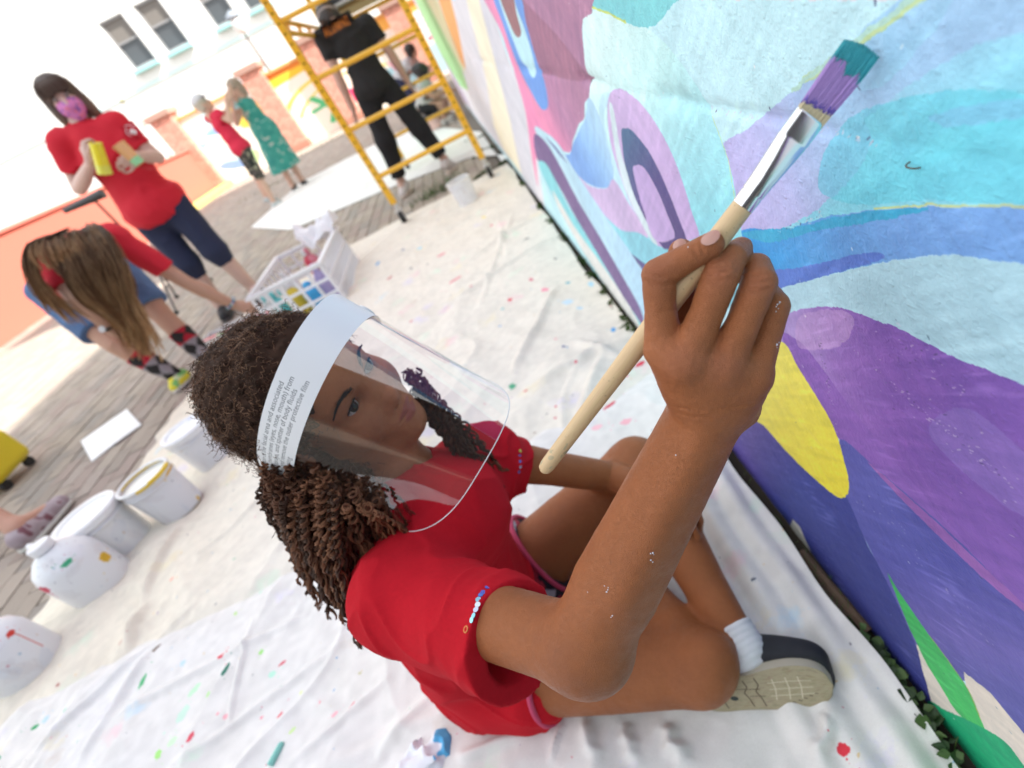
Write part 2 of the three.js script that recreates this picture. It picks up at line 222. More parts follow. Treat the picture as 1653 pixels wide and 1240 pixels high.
function clothTex(x0, x1, z0, z1, W, Hh, base, cream, sd) {
  return canvasTex(W, Hh, (c) => {
    seed = sd; const kx = W / (x1 - x0), kz = Hh / (z1 - z0), X = (x) => (x - x0) * kx, Z = (z) => (z - z0) * kz;
    const im = c.createImageData(W, Hh), d = im.data;
    for (let j = 0; j < Hh; j++) for (let i = 0; i < W; i++) { const x = x0 + i / kx, z = z0 + j / kz, k = (j * W + i) * 4; const n = noise(x * 2.3, z * 2.3 + sd) * 0.5 + noise(x * 7, z * 7 + 3) * 0.3, t = cl((cream ? 0.75 * ss(-0.9, -1.6, x) : 0.1) + 0.25 * n), g = 1 + 0.028 * noise(x * 60, z * 60) + 0.03 * (hash(i, j, sd) - 0.5) - 0.03 * Math.max(0, noise(x * 14, z * 14 + 8));
      for (let q = 0; q < 3; q++) d[k + q] = mix(base[q], [226, 216, 198][q], t) * g; d[k + 3] = 255; }
    c.putImageData(im, 0, 0);
    for (let i = 0; i < 130; i++) { const h = ['#bcd8ee', '#f2c4cc', '#cfe6cf', '#ead9b4', '#d4cce6', '#cfc4b4'][(rnd() * 6) | 0]; const x = X(rr(x0, x1)), y = Z(rr(z0, z1)); for (let q = 0; q < 9; q++) splat(c, x + rr(-20, 20), y + rr(-14, 14), rr(4, 13), h, rnd() * 3, rr(1, 2.4), 0.13); }
    for (let i = 0; i < 420; i++) { const h = ['#3a3a44', '#c03048', '#3a80c0', '#3a9a70', '#d8a040', '#8a6a9a', '#e08898', '#5a5a60'][(rnd() * 8) | 0]; splat(c, X(rr(x0, x1)), Z(rr(z0, z1)), rr(0.4, 1.7), h, rnd() * 3, rr(1, 2.6), rr(0.4, 0.9)); }
    for (const [px, py, s, col, an, st] of SPL) { const p = onY(px, py), q = onY(px + Math.cos(an) * 6, py + Math.sin(an) * 6), dd = rayOf(px, py).length() * (CAM_H / -rayOf(px, py).y); const r = s * dd / FPX * 0.68; splat(c, X(p.x), Z(p.z), r * (kx + kz) / 2 * 0.75, col, Math.atan2((q.z - p.z) * kz, (q.x - p.x) * kx), 1 + (st - 1) * 0.6, 0.85); }
  });
}
const weave = dataTex(256, (u, v) => { const a = Math.sin(u * 64 * 6.283), b = Math.sin(v * 64 * 6.283), k = (Math.floor(u * 64) + Math.floor(v * 64)) % 2; return 0.5 + 0.22 * (k ? a : b) + 0.25 * (pnoise(u, v, 32) - 0.5); });
weave.repeat.set(14, 14);
const lump = (x, z, cx, cz, r, h) => h * Math.exp(-((x - cx) ** 2 + (z - cz) ** 2) / (r * r));
const nearWall = (x, z) => { const t = ss(-0.02, 0.06, x) * ss(-0.95, -0.6, z); const q = x + 0.012 * noise(z * 5, 3) + 0.03 * z; return t * (0.012 * Math.pow(Math.abs(Math.sin(q * 62 + 0.7)), 1.6) + 0.006 * noise(x * 22, z * 6)); };
const clothA = (x, z) => 0.006 + Math.max(0, 0.006 + wrinkle(x, z, 11)) + foldH(x, z) * (z < -1.0 || x < -1.2 ? 1 : 0);
const topEdge = (x) => -1.15 + 0.02 * noise(x * 3, 5);
const clothB = (x, z) => 0.0135 + Math.max(0, 0.006 + wrinkle(x, z, 23)) + foldH(x, z) * ss(-1.13, -1.05, z) + nearWall(x, z);
{
  const z1 = -0.9, z0 = -4.33, x0 = -1.98, x1 = 0.188;
  const tx = clothTex(x0, x1, z0, z1, 1400, 2000, [227, 220, 208], true, 41);
  const g = gridGeo(300, 480, (u, v) => { let z = mix(z0, z1, v), xl = x0 + 0.05 * noise(z * 3, 1) + 0.03 * noise(z * 11, 2) - 0.06 * ss(-1.8, -1.2, z), xr = 0.176 + 0.014 * noise(z * 4, 9); z += v < 0.5 ? 0.03 * noise(u * 9, 4) * (1 - v * 2) : 0; const x = mix(xl, xr, u); return [x, 0.0015 + clothA(x, z) * (1 - 0.9 * ss(-1.15, -1.02, z)) * (0.25 + 0.75 * Math.min(1, 12 * Math.min(u, 1 - u), 14 * v)), z, (x - x0) / (x1 - x0), 1 - (z - z0) / (z1 - z0)]; });
  tag(obj('drop_cloth', g, mat(0xffffff, 0.93, { map: tx, bumpMap: weave, bumpScale: 0.0006 })), 'long cream canvas drop cloth speckled with paint, under the white milk crate and the buckets', 'drop cloth');
}
{
  const z1 = 0.5, z0 = -1.2, x0 = -1.84, x1 = 0.19;
  const tx = clothTex(x0, x1, z0, z1, 2000, 1700, [227, 224, 221], false, 77);
  const g = gridGeo(420, 360, (u, v) => { let z = mix(topEdge(mix(x0, x1, u)), z1, v); const xl = -1.79 + 0.03 * noise(z * 4, 1) - 0.02 * ss(-1, -0.3, z), xr = 0.176 - 0.02 * ss(-0.35, 0.1, z) + 0.008 * noise(z * 7, 9), x = mix(xl, xr, u); return [x, 0.006 + (clothB(x, z) - 0.006) * (0.25 + 0.75 * Math.min(1, 14 * u, 30 * (1 - u) + 0.6, 20 * v)), z, (x - x0) / (x1 - x0), 1 - (z - z0) / (z1 - z0)]; });
  tag(obj('drop_cloth', g, mat(0xffffff, 0.93, { map: tx, bumpMap: weave, bumpScale: 0.0006 })), 'whiter drop cloth in the foreground, on which the child with the brush sits', 'drop cloth');
}
{ // behind the scaffold
  const P = [[405, 368], [480, 300], [640, 215], [700, 205], [790, 215], [835, 250], [760, 255], [640, 300], [470, 372]].map((q) => onY(...q));
  const s = new THREE.Shape(P.map((p) => new THREE.Vector2(p.x, -p.z))); const g0 = new THREE.ShapeGeometry(s);
  const zs = P.map((p) => p.z), z0 = Math.min(...zs), z1 = Math.max(...zs);
  const span = (z) => { const xs = []; for (let i = 0; i < P.length; i++) { const a = P[i], b = P[(i + 1) % P.length]; if ((a.z - z) * (b.z - z) < 0) xs.push(a.x + (b.x - a.x) * (z - a.z) / (b.z - a.z)); } return [Math.min(...xs), Math.max(...xs)]; };
  const g = gridGeo(60, 120, (u, v) => { const z = mix(z0 + 0.02, z1 - 0.02, v), [a, b] = span(z), x = mix(a, Math.min(b, 0.15), u); return [x, 0.006 + Math.max(0, 0.012 + 2 * wrinkle(x * 0.6, z * 0.6, 31)) * Math.min(1, 6 * u, 6 * (1 - u), 8 * v, 8 * (1 - v)), z]; });
  tag(obj('drop_cloth', g, mat(lin(0.8, 0.79, 0.76), 0.93)), 'clean white drop cloth lying on the pavers behind the yellow scaffold', 'drop cloth');
}
const brickTex = canvasTex(256, 256, (c) => { c.fillStyle = '#c9a08e'; c.fillRect(0, 0, 256, 256); for (let j = 0; j < 16; j++) for (let i = -1; i < 8; i++) { const v = 0.85 + 0.3 * hash(i, j, 3); c.fillStyle = `rgb(${204 * v | 0},${146 * v | 0},${130 * v | 0})`; c.fillRect(i * 36 + (j % 2) * 18, j * 16, 34, 14); } }, { wrap: true });  // brick tones paled in the colour to stand in for background haze
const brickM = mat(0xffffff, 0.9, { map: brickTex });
// ---------------------------------------------------------------- mural wall
const wallPts = (pts) => pts.map(([x, y]) => { const p = onWall(x, y); return [-p.z, p.y]; });
function pathOf(c, q, smooth) {
  c.beginPath(); const n = q.length;
  if (!smooth) { q.forEach((p, i) => i ? c.lineTo(p[0], p[1]) : c.moveTo(p[0], p[1])); c.closePath(); return; }
  c.moveTo(q[0][0], q[0][1]);
  for (let i = 0; i < n; i++) { const a = q[(i - 1 + n) % n], b = q[i], d = q[(i + 1) % n], e = q[(i + 2) % n], k = 1 / 6; c.bezierCurveTo(b[0] + (d[0] - a[0]) * k, b[1] + (d[1] - a[1]) * k, d[0] - (e[0] - b[0]) * k, d[1] - (e[1] - b[1]) * k, d[0], d[1]); }
  c.closePath();
}
function mural(c, S0, S1, Y0, Y1, W, Hh) {
  const kx = W / (S1 - S0), ky = Hh / (Y1 - Y0), T = ([s, y]) => [(s - S0) * kx, (Y1 - y) * ky];
  c.fillStyle = '#c6ebf9'; c.fillRect(0, 0, W, Hh);
  const poly = (pts, fill, smooth = true, raw = false) => {
    const q = (raw ? pts : wallPts(pts)).map(T); pathOf(c, q, smooth);
    if (Array.isArray(fill)) { const [a, b] = wallPts([fill[0], fill[1]]).map(T), g = c.createLinearGradient(a[0], a[1], b[0], b[1]); fill.slice(2).forEach((f, i, l) => g.addColorStop(i / (l.length - 1), f)); c.fillStyle = g; } else c.fillStyle = fill;
    c.fill();
  };
  const line = (pts, col, wpx) => { const q = wallPts(pts).map(T); c.beginPath(); q.forEach((p, i) => i ? c.lineTo(p[0], p[1]) : c.moveTo(p[0], p[1])); c.strokeStyle = col; c.lineWidth = wpx * kx; c.lineCap = 'round'; c.lineJoin = 'round'; c.stroke(); };
  // out of view: broad swirls that carry the pattern on
  poly([[-5, 0], [-0.2, 0], [-0.1, 0.4], [-0.6, 0.9], [-1.6, 1.3], [-5, 1.2]], '#2f9f6c', true, true); poly([[-3, 0], [-0.5, 0], [-0.4, 0.5], [-1.4, 0.8]], '#2b2f6e', true, true); poly([[-4, 1.2], [0.1, 1.0], [0.5, 1.6], [-1, 2.4], [-4, 2.2]], '#7a4d9a', true, true); poly([[-4, 2.6], [1, 2.2], [3, 3.2], [1, 4.4], [-4, 4.4]], '#3d8fc8', true, true);
  poly([[1, 1.4], [3, 1.25], [4.6, 2.2], [3.4, 3.6], [1.6, 2.8]], '#c98bb0', true, true); poly([[4, 2], [6, 1.9], [8, 2.6], [7, 4], [5, 3.6]], '#e7b24a', true, true); poly([[6.4, 1.9], [9, 1.9], [9, 2.8], [7.5, 3]], '#79b98c', true, true);
  // far stripes
  poly([[640, 0], [655, 0], [745, 160], [780, 205], [830, 265], [880, 340], [860, 200], [800, 40], [780, 0], [700, -60]], '#e4e4ea', false);
  poly([[655, -4], [668, -4], [760, 172], [745, 160]], '#d9cfe0', false); poly([[668, -4], [690, -4], [736, 80], [756, 146], [744, 140], [712, 88]], '#a9dca0', false); poly([[686, -4], [704, -4], [744, 90], [752, 120], [742, 104]], '#e6e4c0', false);
  poly([[706, -4], [727, -4], [738, 40], [752, 112], [744, 100], [722, 40]], '#f0b478', false); poly([[752, -4], [772, -4], [800, 90], [822, 190], [842, 282], [812, 240], [780, 160]], '#f3eed8', false); poly([[735, -4], [752, -4], [785, 130], [800, 220], [768, 160]], '#dfe0e6', false); poly([[772, -4], [788, -4], [815, 80], [845, 165], [868, 330], [842, 282], [822, 190]], '#d4d6de', false);
  // upper right: wet teal, lavender and pale blue
  poly([[1490, -20], [1350, 92], [1290, 140], [1206, 208], [1160, 244], [1180, 300], [1185, 390], [1250, 380], [1340, 350], [1430, 338], [1520, 330], [1800, 340], [1900, -60]], [[1500, 10], [1640, 300], '#a9d2ee', '#a2d8ee', '#8fd7e8', '#94d9ea']);
  poly([[1290, 140], [1206, 208], [1160, 244], [1175, 330], [1190, 388], [1255, 372], [1330, 330], [1400, 250], [1390, 180], [1350, 120]], [[1180, 330], [1420, 190], '#bcb4e2', '#b9bfe8', '#a4cfec']);
  poly([[1330, 150], [1420, 140], [1500, 60], [1560, -20], [1700, -60], [1700, 30], [1560, 80], [1450, 150], [1370, 200]], '#a8cdec'); poly([[1500, 190], [1560, 172], [1640, 160], [1680, 180], [1600, 196], [1530, 204]], '#a6bfe6');
  poly([[1360, 200], [1500, 150], [1700, 170], [1720, 320], [1500, 322], [1380, 330], [1320, 300]], 'rgba(104,205,222,0.55)');
  line([[1495, -10], [1440, 30], [1390, 66], [1340, 102], [1300, 130]], '#c6dca6', 0.0042); line([[1485, -8], [1420, 38], [1340, 98], [1280, 146]], '#b8dcd0', 0.003);
  // blue band
  poly([[1196, 374], [1262, 371], [1330, 351], [1420, 339], [1510, 333], [1800, 345], [1800, 450], [1653, 427], [1560, 414], [1500, 413], [1420, 425], [1330, 446], [1268, 464], [1250, 470], [1210, 430]], [[1230, 420], [1700, 390], '#3a97d6', '#5ea2dc', '#7aa8e0', '#84aee4']);
  poly([[1240, 440], [1300, 430], [1400, 408], [1420, 420], [1330, 446], [1256, 468]], '#5f7fcb'); poly([[1200, 376], [1290, 366], [1340, 352], [1420, 340], [1500, 336], [1420, 356], [1320, 372], [1240, 392]], '#45a9cf'); line([[1410, 337], [1500, 330], [1580, 331], [1660, 335]], '#cfd99a', 0.0012);
  // pale blue under the band, purple petal
  poly([[1252, 472], [1330, 447], [1420, 426], [1500, 414], [1560, 415], [1653, 428], [1800, 455], [1800, 700], [1653, 622], [1540, 577], [1460, 536], [1400, 511], [1350, 497], [1300, 499], [1255, 516]], '#b7dbe8');
  poly([[1236, 520], [1262, 510], [1300, 498], [1350, 496], [1400, 511], [1460, 536], [1540, 577], [1653, 621], [1800, 690], [1800, 1080], [1653, 987], [1580, 907], [1500, 832], [1420, 762], [1358, 714], [1300, 640]], [[1280, 520], [1560, 720], '#b09ad0', '#9270b8', '#8560ae', '#8260ae']);
  poly([[1262, 540], [1300, 560], [1360, 640], [1440, 740], [1560, 880], [1520, 850], [1420, 762], [1358, 714], [1290, 610]], '#8a66b4'); poly([[1290, 512], [1350, 500], [1380, 520], [1350, 560], [1290, 560]], 'rgba(190,160,208,0.6)'); poly([[1560, 660], [1680, 760], [1700, 850], [1600, 800], [1500, 700]], 'rgba(150,140,200,0.35)');
  // blue violet, dark blue, yellow
  poly([[1355, 712], [1420, 761], [1500, 831], [1580, 906], [1653, 986], [1800, 1085], [1800, 1400], [1653, 1232], [1560, 1100], [1502, 1140], [1430, 945], [1366, 804]], [[1400, 800], [1640, 1160], '#5f62ac', '#5658a2', '#6a63a8', '#5c5ca0']);
  poly([[1400, 745], [1500, 834], [1590, 918], [1700, 1020], [1600, 945], [1480, 832]], '#9468ae');
  poly([[1180, 650], [1216, 664], [1262, 718], [1300, 758], [1345, 797], [1366, 803], [1400, 880], [1446, 968], [1478, 1042], [1498, 1098], [1503, 1136], [1480, 1180], [1300, 900], [1150, 690]], [[1220, 700], [1440, 1040], '#5c509a', '#3f4a96', '#3a4288', '#343a7e']);
  poly([[1260, 552], [1292, 600], [1330, 660], [1351, 705], [1363, 745], [1370, 785], [1363, 803], [1344, 798], [1300, 760], [1262, 721], [1235, 690], [1212, 668], [1226, 600]], [[1250, 620], [1360, 790], '#f2e972', '#f6e452']);
  line([[1243, 640], [1290, 680], [1350, 745]], '#ece27e', 0.0012);
  poly([[1280, 838], [1292, 852], [1304, 880], [1317, 908], [1301, 884], [1275, 850]], '#d9d8d0', false);
  // green sliver with ivory gaps at the foot
  poly([[1556, 1085], [1600, 1120], [1680, 1215], [1760, 1310], [1620, 1290], [1570, 1170]], '#e2d9cd', false);
  poly([[1478, 1040], [1500, 1060], [1560, 1108], [1600, 1160], [1653, 1232], [1720, 1300], [1560, 1260], [1506, 1150], [1502, 1128]], '#e2d9cd', false);
  poly([[1433, 926], [1452, 957], [1500, 1026], [1530, 1066], [1562, 1112], [1584, 1162], [1586, 1180], [1548, 1153], [1518, 1108], [1494, 1068], [1470, 1018], [1448, 964]], [[1440, 940], [1580, 1170], '#3fae60', '#4fbf6c']);
  line([[1500, 1026], [1530, 1066], [1562, 1112], [1584, 1162]], '#c3b04c', 0.0012); poly([[1500, 1146], [1530, 1149], [1583, 1173], [1622, 1198], [1653, 1236], [1720, 1330], [1590, 1330]], '#1fa876');
  // pale aqua petal
  poly([[941, 33], [948, 20], [1000, 18], [1060, 58], [1112, 120], [1150, 188], [1176, 262], [1187, 320], [1190, 420], [1110, 450], [1030, 420], [985, 330], [960, 250], [952, 170], [944, 100]], [[980, 60], [1120, 380], '#d8f8fb', '#caf3f8', '#b0e9f2', '#9ae2ee']);
  line([[1150, 188], [1176, 262], [1187, 330], [1190, 372]], '#cfe0a8', 0.0012);
  poly([[968, 165], [985, 150], [1000, 150], [975, 190], [1000, 280], [1050, 380], [1020, 350], [975, 260]], '#c3e6f4');
  poly([[944, -10], [956, 12], [984, 22], [1010, 36], [1036, 45], [1060, 39], [1080, 14], [1092, -12], [1010, -40]], '#84cfd6'); line([[956, 12], [984, 22], [1010, 36]], '#c8d878', 0.0025);
  // pink and mauve
  poly([[778, -10], [800, -40], [930, -30], [956, 16], [941, 34], [942, 80], [948, 130], [951, 155], [944, 166], [943, 190], [934, 202], [925, 226], [919, 246], [897, 236], [872, 216], [862, 214], [868, 300], [858, 250], [846, 170], [812, 60]], [[860, 10], [890, 240], '#a87f9c', '#b487a8', '#d990b4', '#ea98ba']);
  poly([[808, -10], [832, -10], [856, 12], [902, 60], [940, 112], [945, 132], [880, 120], [868, 108], [850, 44]], '#9a7088'); poly([[786, -10], [800, 10], [832, 108], [862, 175], [874, 216], [862, 260], [848, 180], [815, 70]], '#e694ba');
  poly([[796, -10], [812, 40], [836, 106], [858, 150], [872, 174], [881, 177], [885, 166], [879, 132], [866, 96], [850, 40], [836, -10]], '#6f9ddc'); poly([[804, -10], [822, 48], [844, 104], [858, 124], [864, 122], [862, 100], [850, 56], [832, 6], [828, -10]], '#bfe6ee'); poly([[806, -10], [818, 26], [830, 54], [838, 60], [841, 50], [834, 22], [826, -10]], '#8f6a70');
  // blue shape and lilac around the arch
  poly([[951, 158], [945, 190], [937, 206], [926, 230], [920, 248], [912, 252], [926, 276], [952, 298], [978, 303], [990, 290], [985, 250], [972, 200]], [[955, 180], [960, 300], '#b4d8ee', '#98c2ec', '#7ea8de']);
  poly([[930, 282], [952, 300], [978, 304], [990, 290], [1010, 320], [1046, 384], [1010, 376], [968, 340]], '#cbb9dc');
  poly([[982, 160], [994, 144], [1022, 156], [1052, 190], [1078, 236], [1098, 284], [1114, 334], [1128, 392], [1090, 400], [1056, 392], [1020, 332], [994, 262], [982, 206]], [[1000, 160], [1090, 380], '#cdb9df', '#c4afdc']);
  poly([[984, 180], [990, 176], [1004, 250], [1030, 320], [1062, 398], [1040, 370], [1004, 290]], '#d4e6ec');
  poly([[1003, 216], [1008, 207], [1020, 211], [1044, 240], [1070, 290], [1092, 345], [1108, 394], [1086, 412], [1064, 392], [1030, 330], [1010, 270]], [[1010, 220], [1090, 390], '#4f7294', '#564f86', '#55487e']);
  poly([[1022, 276], [1028, 267], [1040, 272], [1058, 302], [1076, 344], [1088, 384], [1056, 386], [1036, 330]], '#c6b0de');
  // turquoise foot, slate slivers, long ovals by the ground
  poly([[966, 340], [1000, 370], [1032, 376], [1060, 396], [1082, 402], [1130, 384], [1190, 400], [1200, 470], [1120, 520], [1040, 450]], '#90cfde'); poly([[1013, 406], [1030, 418], [1046, 431], [1046, 444], [1030, 432]], '#5b5688');
  poly([[864, 212], [884, 216], [904, 236], [922, 266], [952, 312], [990, 368], [1026, 420], [1060, 480], [1050, 540], [1034, 528], [980, 430], [920, 320]], [[880, 230], [1030, 440], '#bfe0ec', '#b3d6ea']);
  poly([[880, 220], [898, 238], [916, 264], [906, 254]], '#525f92', false); poly([[862, 219], [870, 219], [886, 237], [906, 272], [932, 322], [962, 372], [1002, 441], [1034, 500], [1036, 524], [1000, 470], [940, 370], [890, 280], [870, 262], [863, 240]], '#75618c');
  poly([[869, 264], [879, 262], [892, 282], [916, 330], [942, 372], [1002, 472], [1036, 526], [1032, 532], [980, 470], [920, 370], [884, 300]], '#8bd3dc'); poly([[892, 309], [900, 320], [930, 370], [982, 442], [1026, 512], [1031, 531], [1010, 510], [950, 420], [906, 345]], '#e0e1de');
  // paint: brush drag, mottling, chips
  const im = c.getImageData(0, 0, W, Hh), d = im.data, src = new Uint8ClampedArray(d);
  for (let j = 0; j < Hh; j++) for (let i = 0; i < W; i++) {
    { const s = S0 + i / kx, y = Y1 - j / ky, qa = 0.6 * s + 0.8 * y, qb = 0.8 * s - 0.6 * y, w1 = 0.0007 * noise(qa * 60, qb * 160) + 0.0005 * noise(s * 330, y * 330), w2 = 0.0007 * noise(qb * 150 + 9, qa * 55) + 0.0005 * noise(s * 310, y * 350 + 5), ii = cl(Math.round(i + w1 * kx), 0, W - 1), jj = cl(Math.round(j + w2 * ky), 0, Hh - 1), kk = (jj * W + ii) * 4, k0 = (j * W + i) * 4; d[k0] = src[kk]; d[k0 + 1] = src[kk + 1]; d[k0 + 2] = src[kk + 2]; }
    const s = S0 + i / kx, y = Y1 - j / ky, k = (j * W + i) * 4, a = 0.6 * s + 0.8 * y, b = 0.8 * s - 0.6 * y;
    const dark = 1 - (d[k] + d[k + 1] + d[k + 2]) / 765, m = 0.045 * noise(s * 9, y * 9) + 0.05 * noise(a * 150, b * 18) + 0.03 * noise(b * 120, a * 14 + 3) + 0.02 * noise(s * 260, y * 260), w = dark * 0.35 * Math.max(0, noise(a * 300, b * 40) + 0.6 * noise(s * 14, y * 14) - 0.55);
    const L = 0.3 * d[k] + 0.55 * d[k + 1] + 0.15 * d[k + 2]; for (let q = 0; q < 3; q++) d[k + q] = cl((L + (d[k + q] - L) * 1.12) * 1.02, 0, 250);
    d[k] = d[k] * (1 + m * (0.7 + dark)) + w * 160; d[k + 1] = d[k + 1] * (1 + m * (0.6 + dark)) + w * 150; d[k + 2] = d[k + 2] * (1 + m * 0.7) + w * 150;
  }
  c.putImageData(im, 0, 0);
  seed = 98; for (const [ax, ay, bx_, by, n, w] of [[1322, 540, 1350, 700, 60, 3], [1345, 540, 1640, 790, 60, 4], [1400, 800, 1620, 1060, 40, 14], [1300, 690, 1440, 900, 14, 10], [1440, 600, 1653, 840, 50, 40], [1420, 520, 1560, 640, 36, 18], [1330, 345, 1260, 372, 30, 5], [1480, 1040, 1600, 1160, 20, 8], [1206, 188, 1330, 214, 40, 5], [1340, 214, 1420, 232, 20, 4], [1060, 158, 1210, 190, 30, 4]]) for (let i = 0; i < n; i++) { const u = rnd(), p = onWall(mix(ax, bx_, u) + rr(-w, w), mix(ay, by, u) + rr(-w, w)), q = T([-p.z, p.y]); if (q[0] < 0 || q[1] < 0 || q[0] > W || q[1] > Hh) continue; splat(c, q[0], q[1], rr(0.0002, 0.0008) * kx, rnd() < 0.75 ? '#d8cfe4' : '#3c3560', 0.6 + rr(-0.4, 0.4), rr(1.5, 4), 0.45); }
  seed = 99; const dot = (n, cols, r0, r1, al) => { for (let i = 0; i < n; i++) splat(c, rnd() * W, rnd() * Hh, rr(r0, r1) * kx, cols[(rnd() * cols.length) | 0], rnd() * 3, rr(1, 3), al); };
  dot(160 * (S1 - S0) * Math.min(1.5, Y1 - Y0), ['#ffffff', '#e8f2f6', '#5f7f98', '#4a5478'], 0.0003, 0.0011, 0.65);
}
const JOINT = (s) => 0.768 + 0.004 * noise(s * 3, 2) + 0.0016 * noise(s * 40, 1);
const wallRelief = (s, y) => 0.0008 * fbm(s * 3, y * 3, 0, 2) + 0.0007 * fbm(s * 34, y * 34, 0, 3) - 0.0035 * Math.exp(-(((y - JOINT(s)) / 0.0035) ** 2)) * (0.35 + 0.65 * ss(-0.3, 0.3, noise(s * 8, 4))) - 0.006 * Math.exp(-(((y - JOINT(s)) / 0.012) ** 2)) * ss(0.25, 0.6, noise(s * 11, 7));
const plaster = dataTex(1024, (u, v) => 0.55 + 0.5 * (pnoise(u, v, 48) - 0.5) + 0.42 * (pnoise(u, v, 128) - 0.5) + 0.36 * (pnoise(u, v, 320) - 0.5) + 0.2 * (pnoise(u, v, 10) - 0.5) - 0.5 * ss(0.74, 1.0, pnoise(u, v, 96, 5)));
plaster.repeat.set(2.2, 2.2);
{
  const root = thing('mural_wall', 'long concrete wall painted with swirling blue, purple and yellow shapes, beside the painting child', 'wall');
  obj('wall_body', bx(0.3, 4.22, 13.99, WX + 0.16, 2.06, -2.505), mat(lin(0.5, 0.5, 0.5), 0.9), root);
  for (const [s0, s1, y0, y1, nu, nv, W, Hh] of [[-0.3, 0.9, 0, 1.2, 300, 300, 2048, 2048], [0.9, 3.3, 0, 1.2, 320, 160, 2048, 1024], [3.3, 9.5, 0, 1.2, 120, 24, 1600, 310], [-0.3, 9.5, 1.2, 4.2, 60, 20, 1024, 314], [-4.5, -0.3, 0, 4.2, 40, 40, 512, 512]]) {
    const g = gridGeo(nu, nv, (u, v) => { const s = mix(s0, s1, u), y = mix(y0 === 0 ? -0.05 : y0, y1, v); return [WX - wallRelief(s, y), y, -s, s, y]; });
    const tx = canvasTex(W, Hh, (c) => mural(c, s0, s1, y0, y1, W, Hh));
    tx.wrapS = tx.wrapT = THREE.ClampToEdgeWrapping;
    const uv = g.attributes.uv; for (let i = 0; i < uv.count; i++) uv.setXY(i, (uv.getX(i) - s0) / (s1 - s0), (uv.getY(i) - y0) / (y1 - y0));
    const pl = plaster.clone(); pl.repeat.set((s1 - s0) * 2.2, (y1 - y0) * 2.2); pl.needsUpdate = true;
    obj('painted_face', g, mat(0xffffff, 0.62, { map: tx, bumpMap: pl, bumpScale: 0.0007 }), root);
  }
  obj('rusty_stub', tube([onWall(1466, 261).add(V3(0.004, 0, 0)), onWall(1473, 263).add(V3(-0.004, 0, 0)), onWall(1484, 268).add(V3(-0.003, 0, 0)), onWall(1486, 272).add(V3(0.002, 0, 0))], 0.00045, 12, 6), mat(lin(0.12, 0.07, 0.04), 0.8), root);
}
{ // tall building that shades the far part of the plaza
  const t = thing('brick_building', 'plain tall brick building rising behind the far half of the mural wall', 'building'), q2 = thing('added_fill_blocker', 'unseen dark grey block added behind the viewer to cut low light', 'building'); obj('wall', bx(13, 4.2, 5, -5.5, 2.1, 8.2), mat(lin(0.07, 0.07, 0.075), 0.9), q2); obj('roof', bx(13.4, 0.2, 5.4, -5.5, 4.3, 8.2, 0.02), mat(lin(0.1, 0.1, 0.1), 0.9), q2); const g = bx(6, 7.6, 8.6, 3.7, 3.8, -9.6), uv = g.attributes.uv; for (let i = 0; i < uv.count; i++) uv.setXY(i, uv.getX(i) * 8, uv.getY(i) * 8); obj('wall', g, brickM, t); obj('roof', bx(6.3, 0.2, 8.9, 3.7, 7.7, -9.6, 0.02), mat(lin(0.3, 0.3, 0.3), 0.9), t);  // unseen dark block behind the camera is added to cut low fill light
}
{ // soil in the gap, weeds
  const g = gridGeo(10, 400, (u, v) => { const s = mix(-0.6, 5, v), x = mix(0.13, 0.204, u); return [x, -0.004 + 0.008 * fbm(x * 60, s * 40, 0, 3), -s]; });
  tag(obj('soil', g, mat(lin(0.03, 0.022, 0.015), 1)), null, null, null, 'structure');
  const t = thing('edging_board', 'weathered brown wooden strip in the gap between white cloth and wall', 'board');
  const a = onY(1288, 892, 0.012), b = onY(1398, 1022, 0.012);
  obj('strip', world(gridGeo(6, 60, (u, v) => { const x = mix(a.x, b.x, v) + 0.006 + (u - 0.5) * 0.016, z = mix(a.z, b.z, v); return [x, 0.008 + 0.007 * Math.sin(u * 3.14) + 0.0012 * noise(u * 14, v * 9), z]; })), mat(lin(0.12, 0.075, 0.05), 0.9), t);
  obj('sliver', world(gridGeo(4, 40, (u, v) => { const x = mix(a.x, b.x, v * 0.8) - 0.006 + (u - 0.5) * 0.008, z = mix(a.z, b.z, v * 0.8); return [x, 0.009 + 0.004 * Math.sin(u * 3.14), z]; })), mat(lin(0.09, 0.06, 0.04), 0.9), t);
}
function leafGeo(l, w, bend) { return gridGeo(4, 6, (u, v) => { const ww = w * Math.sin(Math.PI * Math.pow(v, 0.75)) * (1 + 0.18 * Math.cos(v * 22)), x = (u - 0.5) * 2 * ww; return [x, l * 0.25 * Math.sin(v * bend) + Math.abs(x) * 0.35, v * l]; }); }
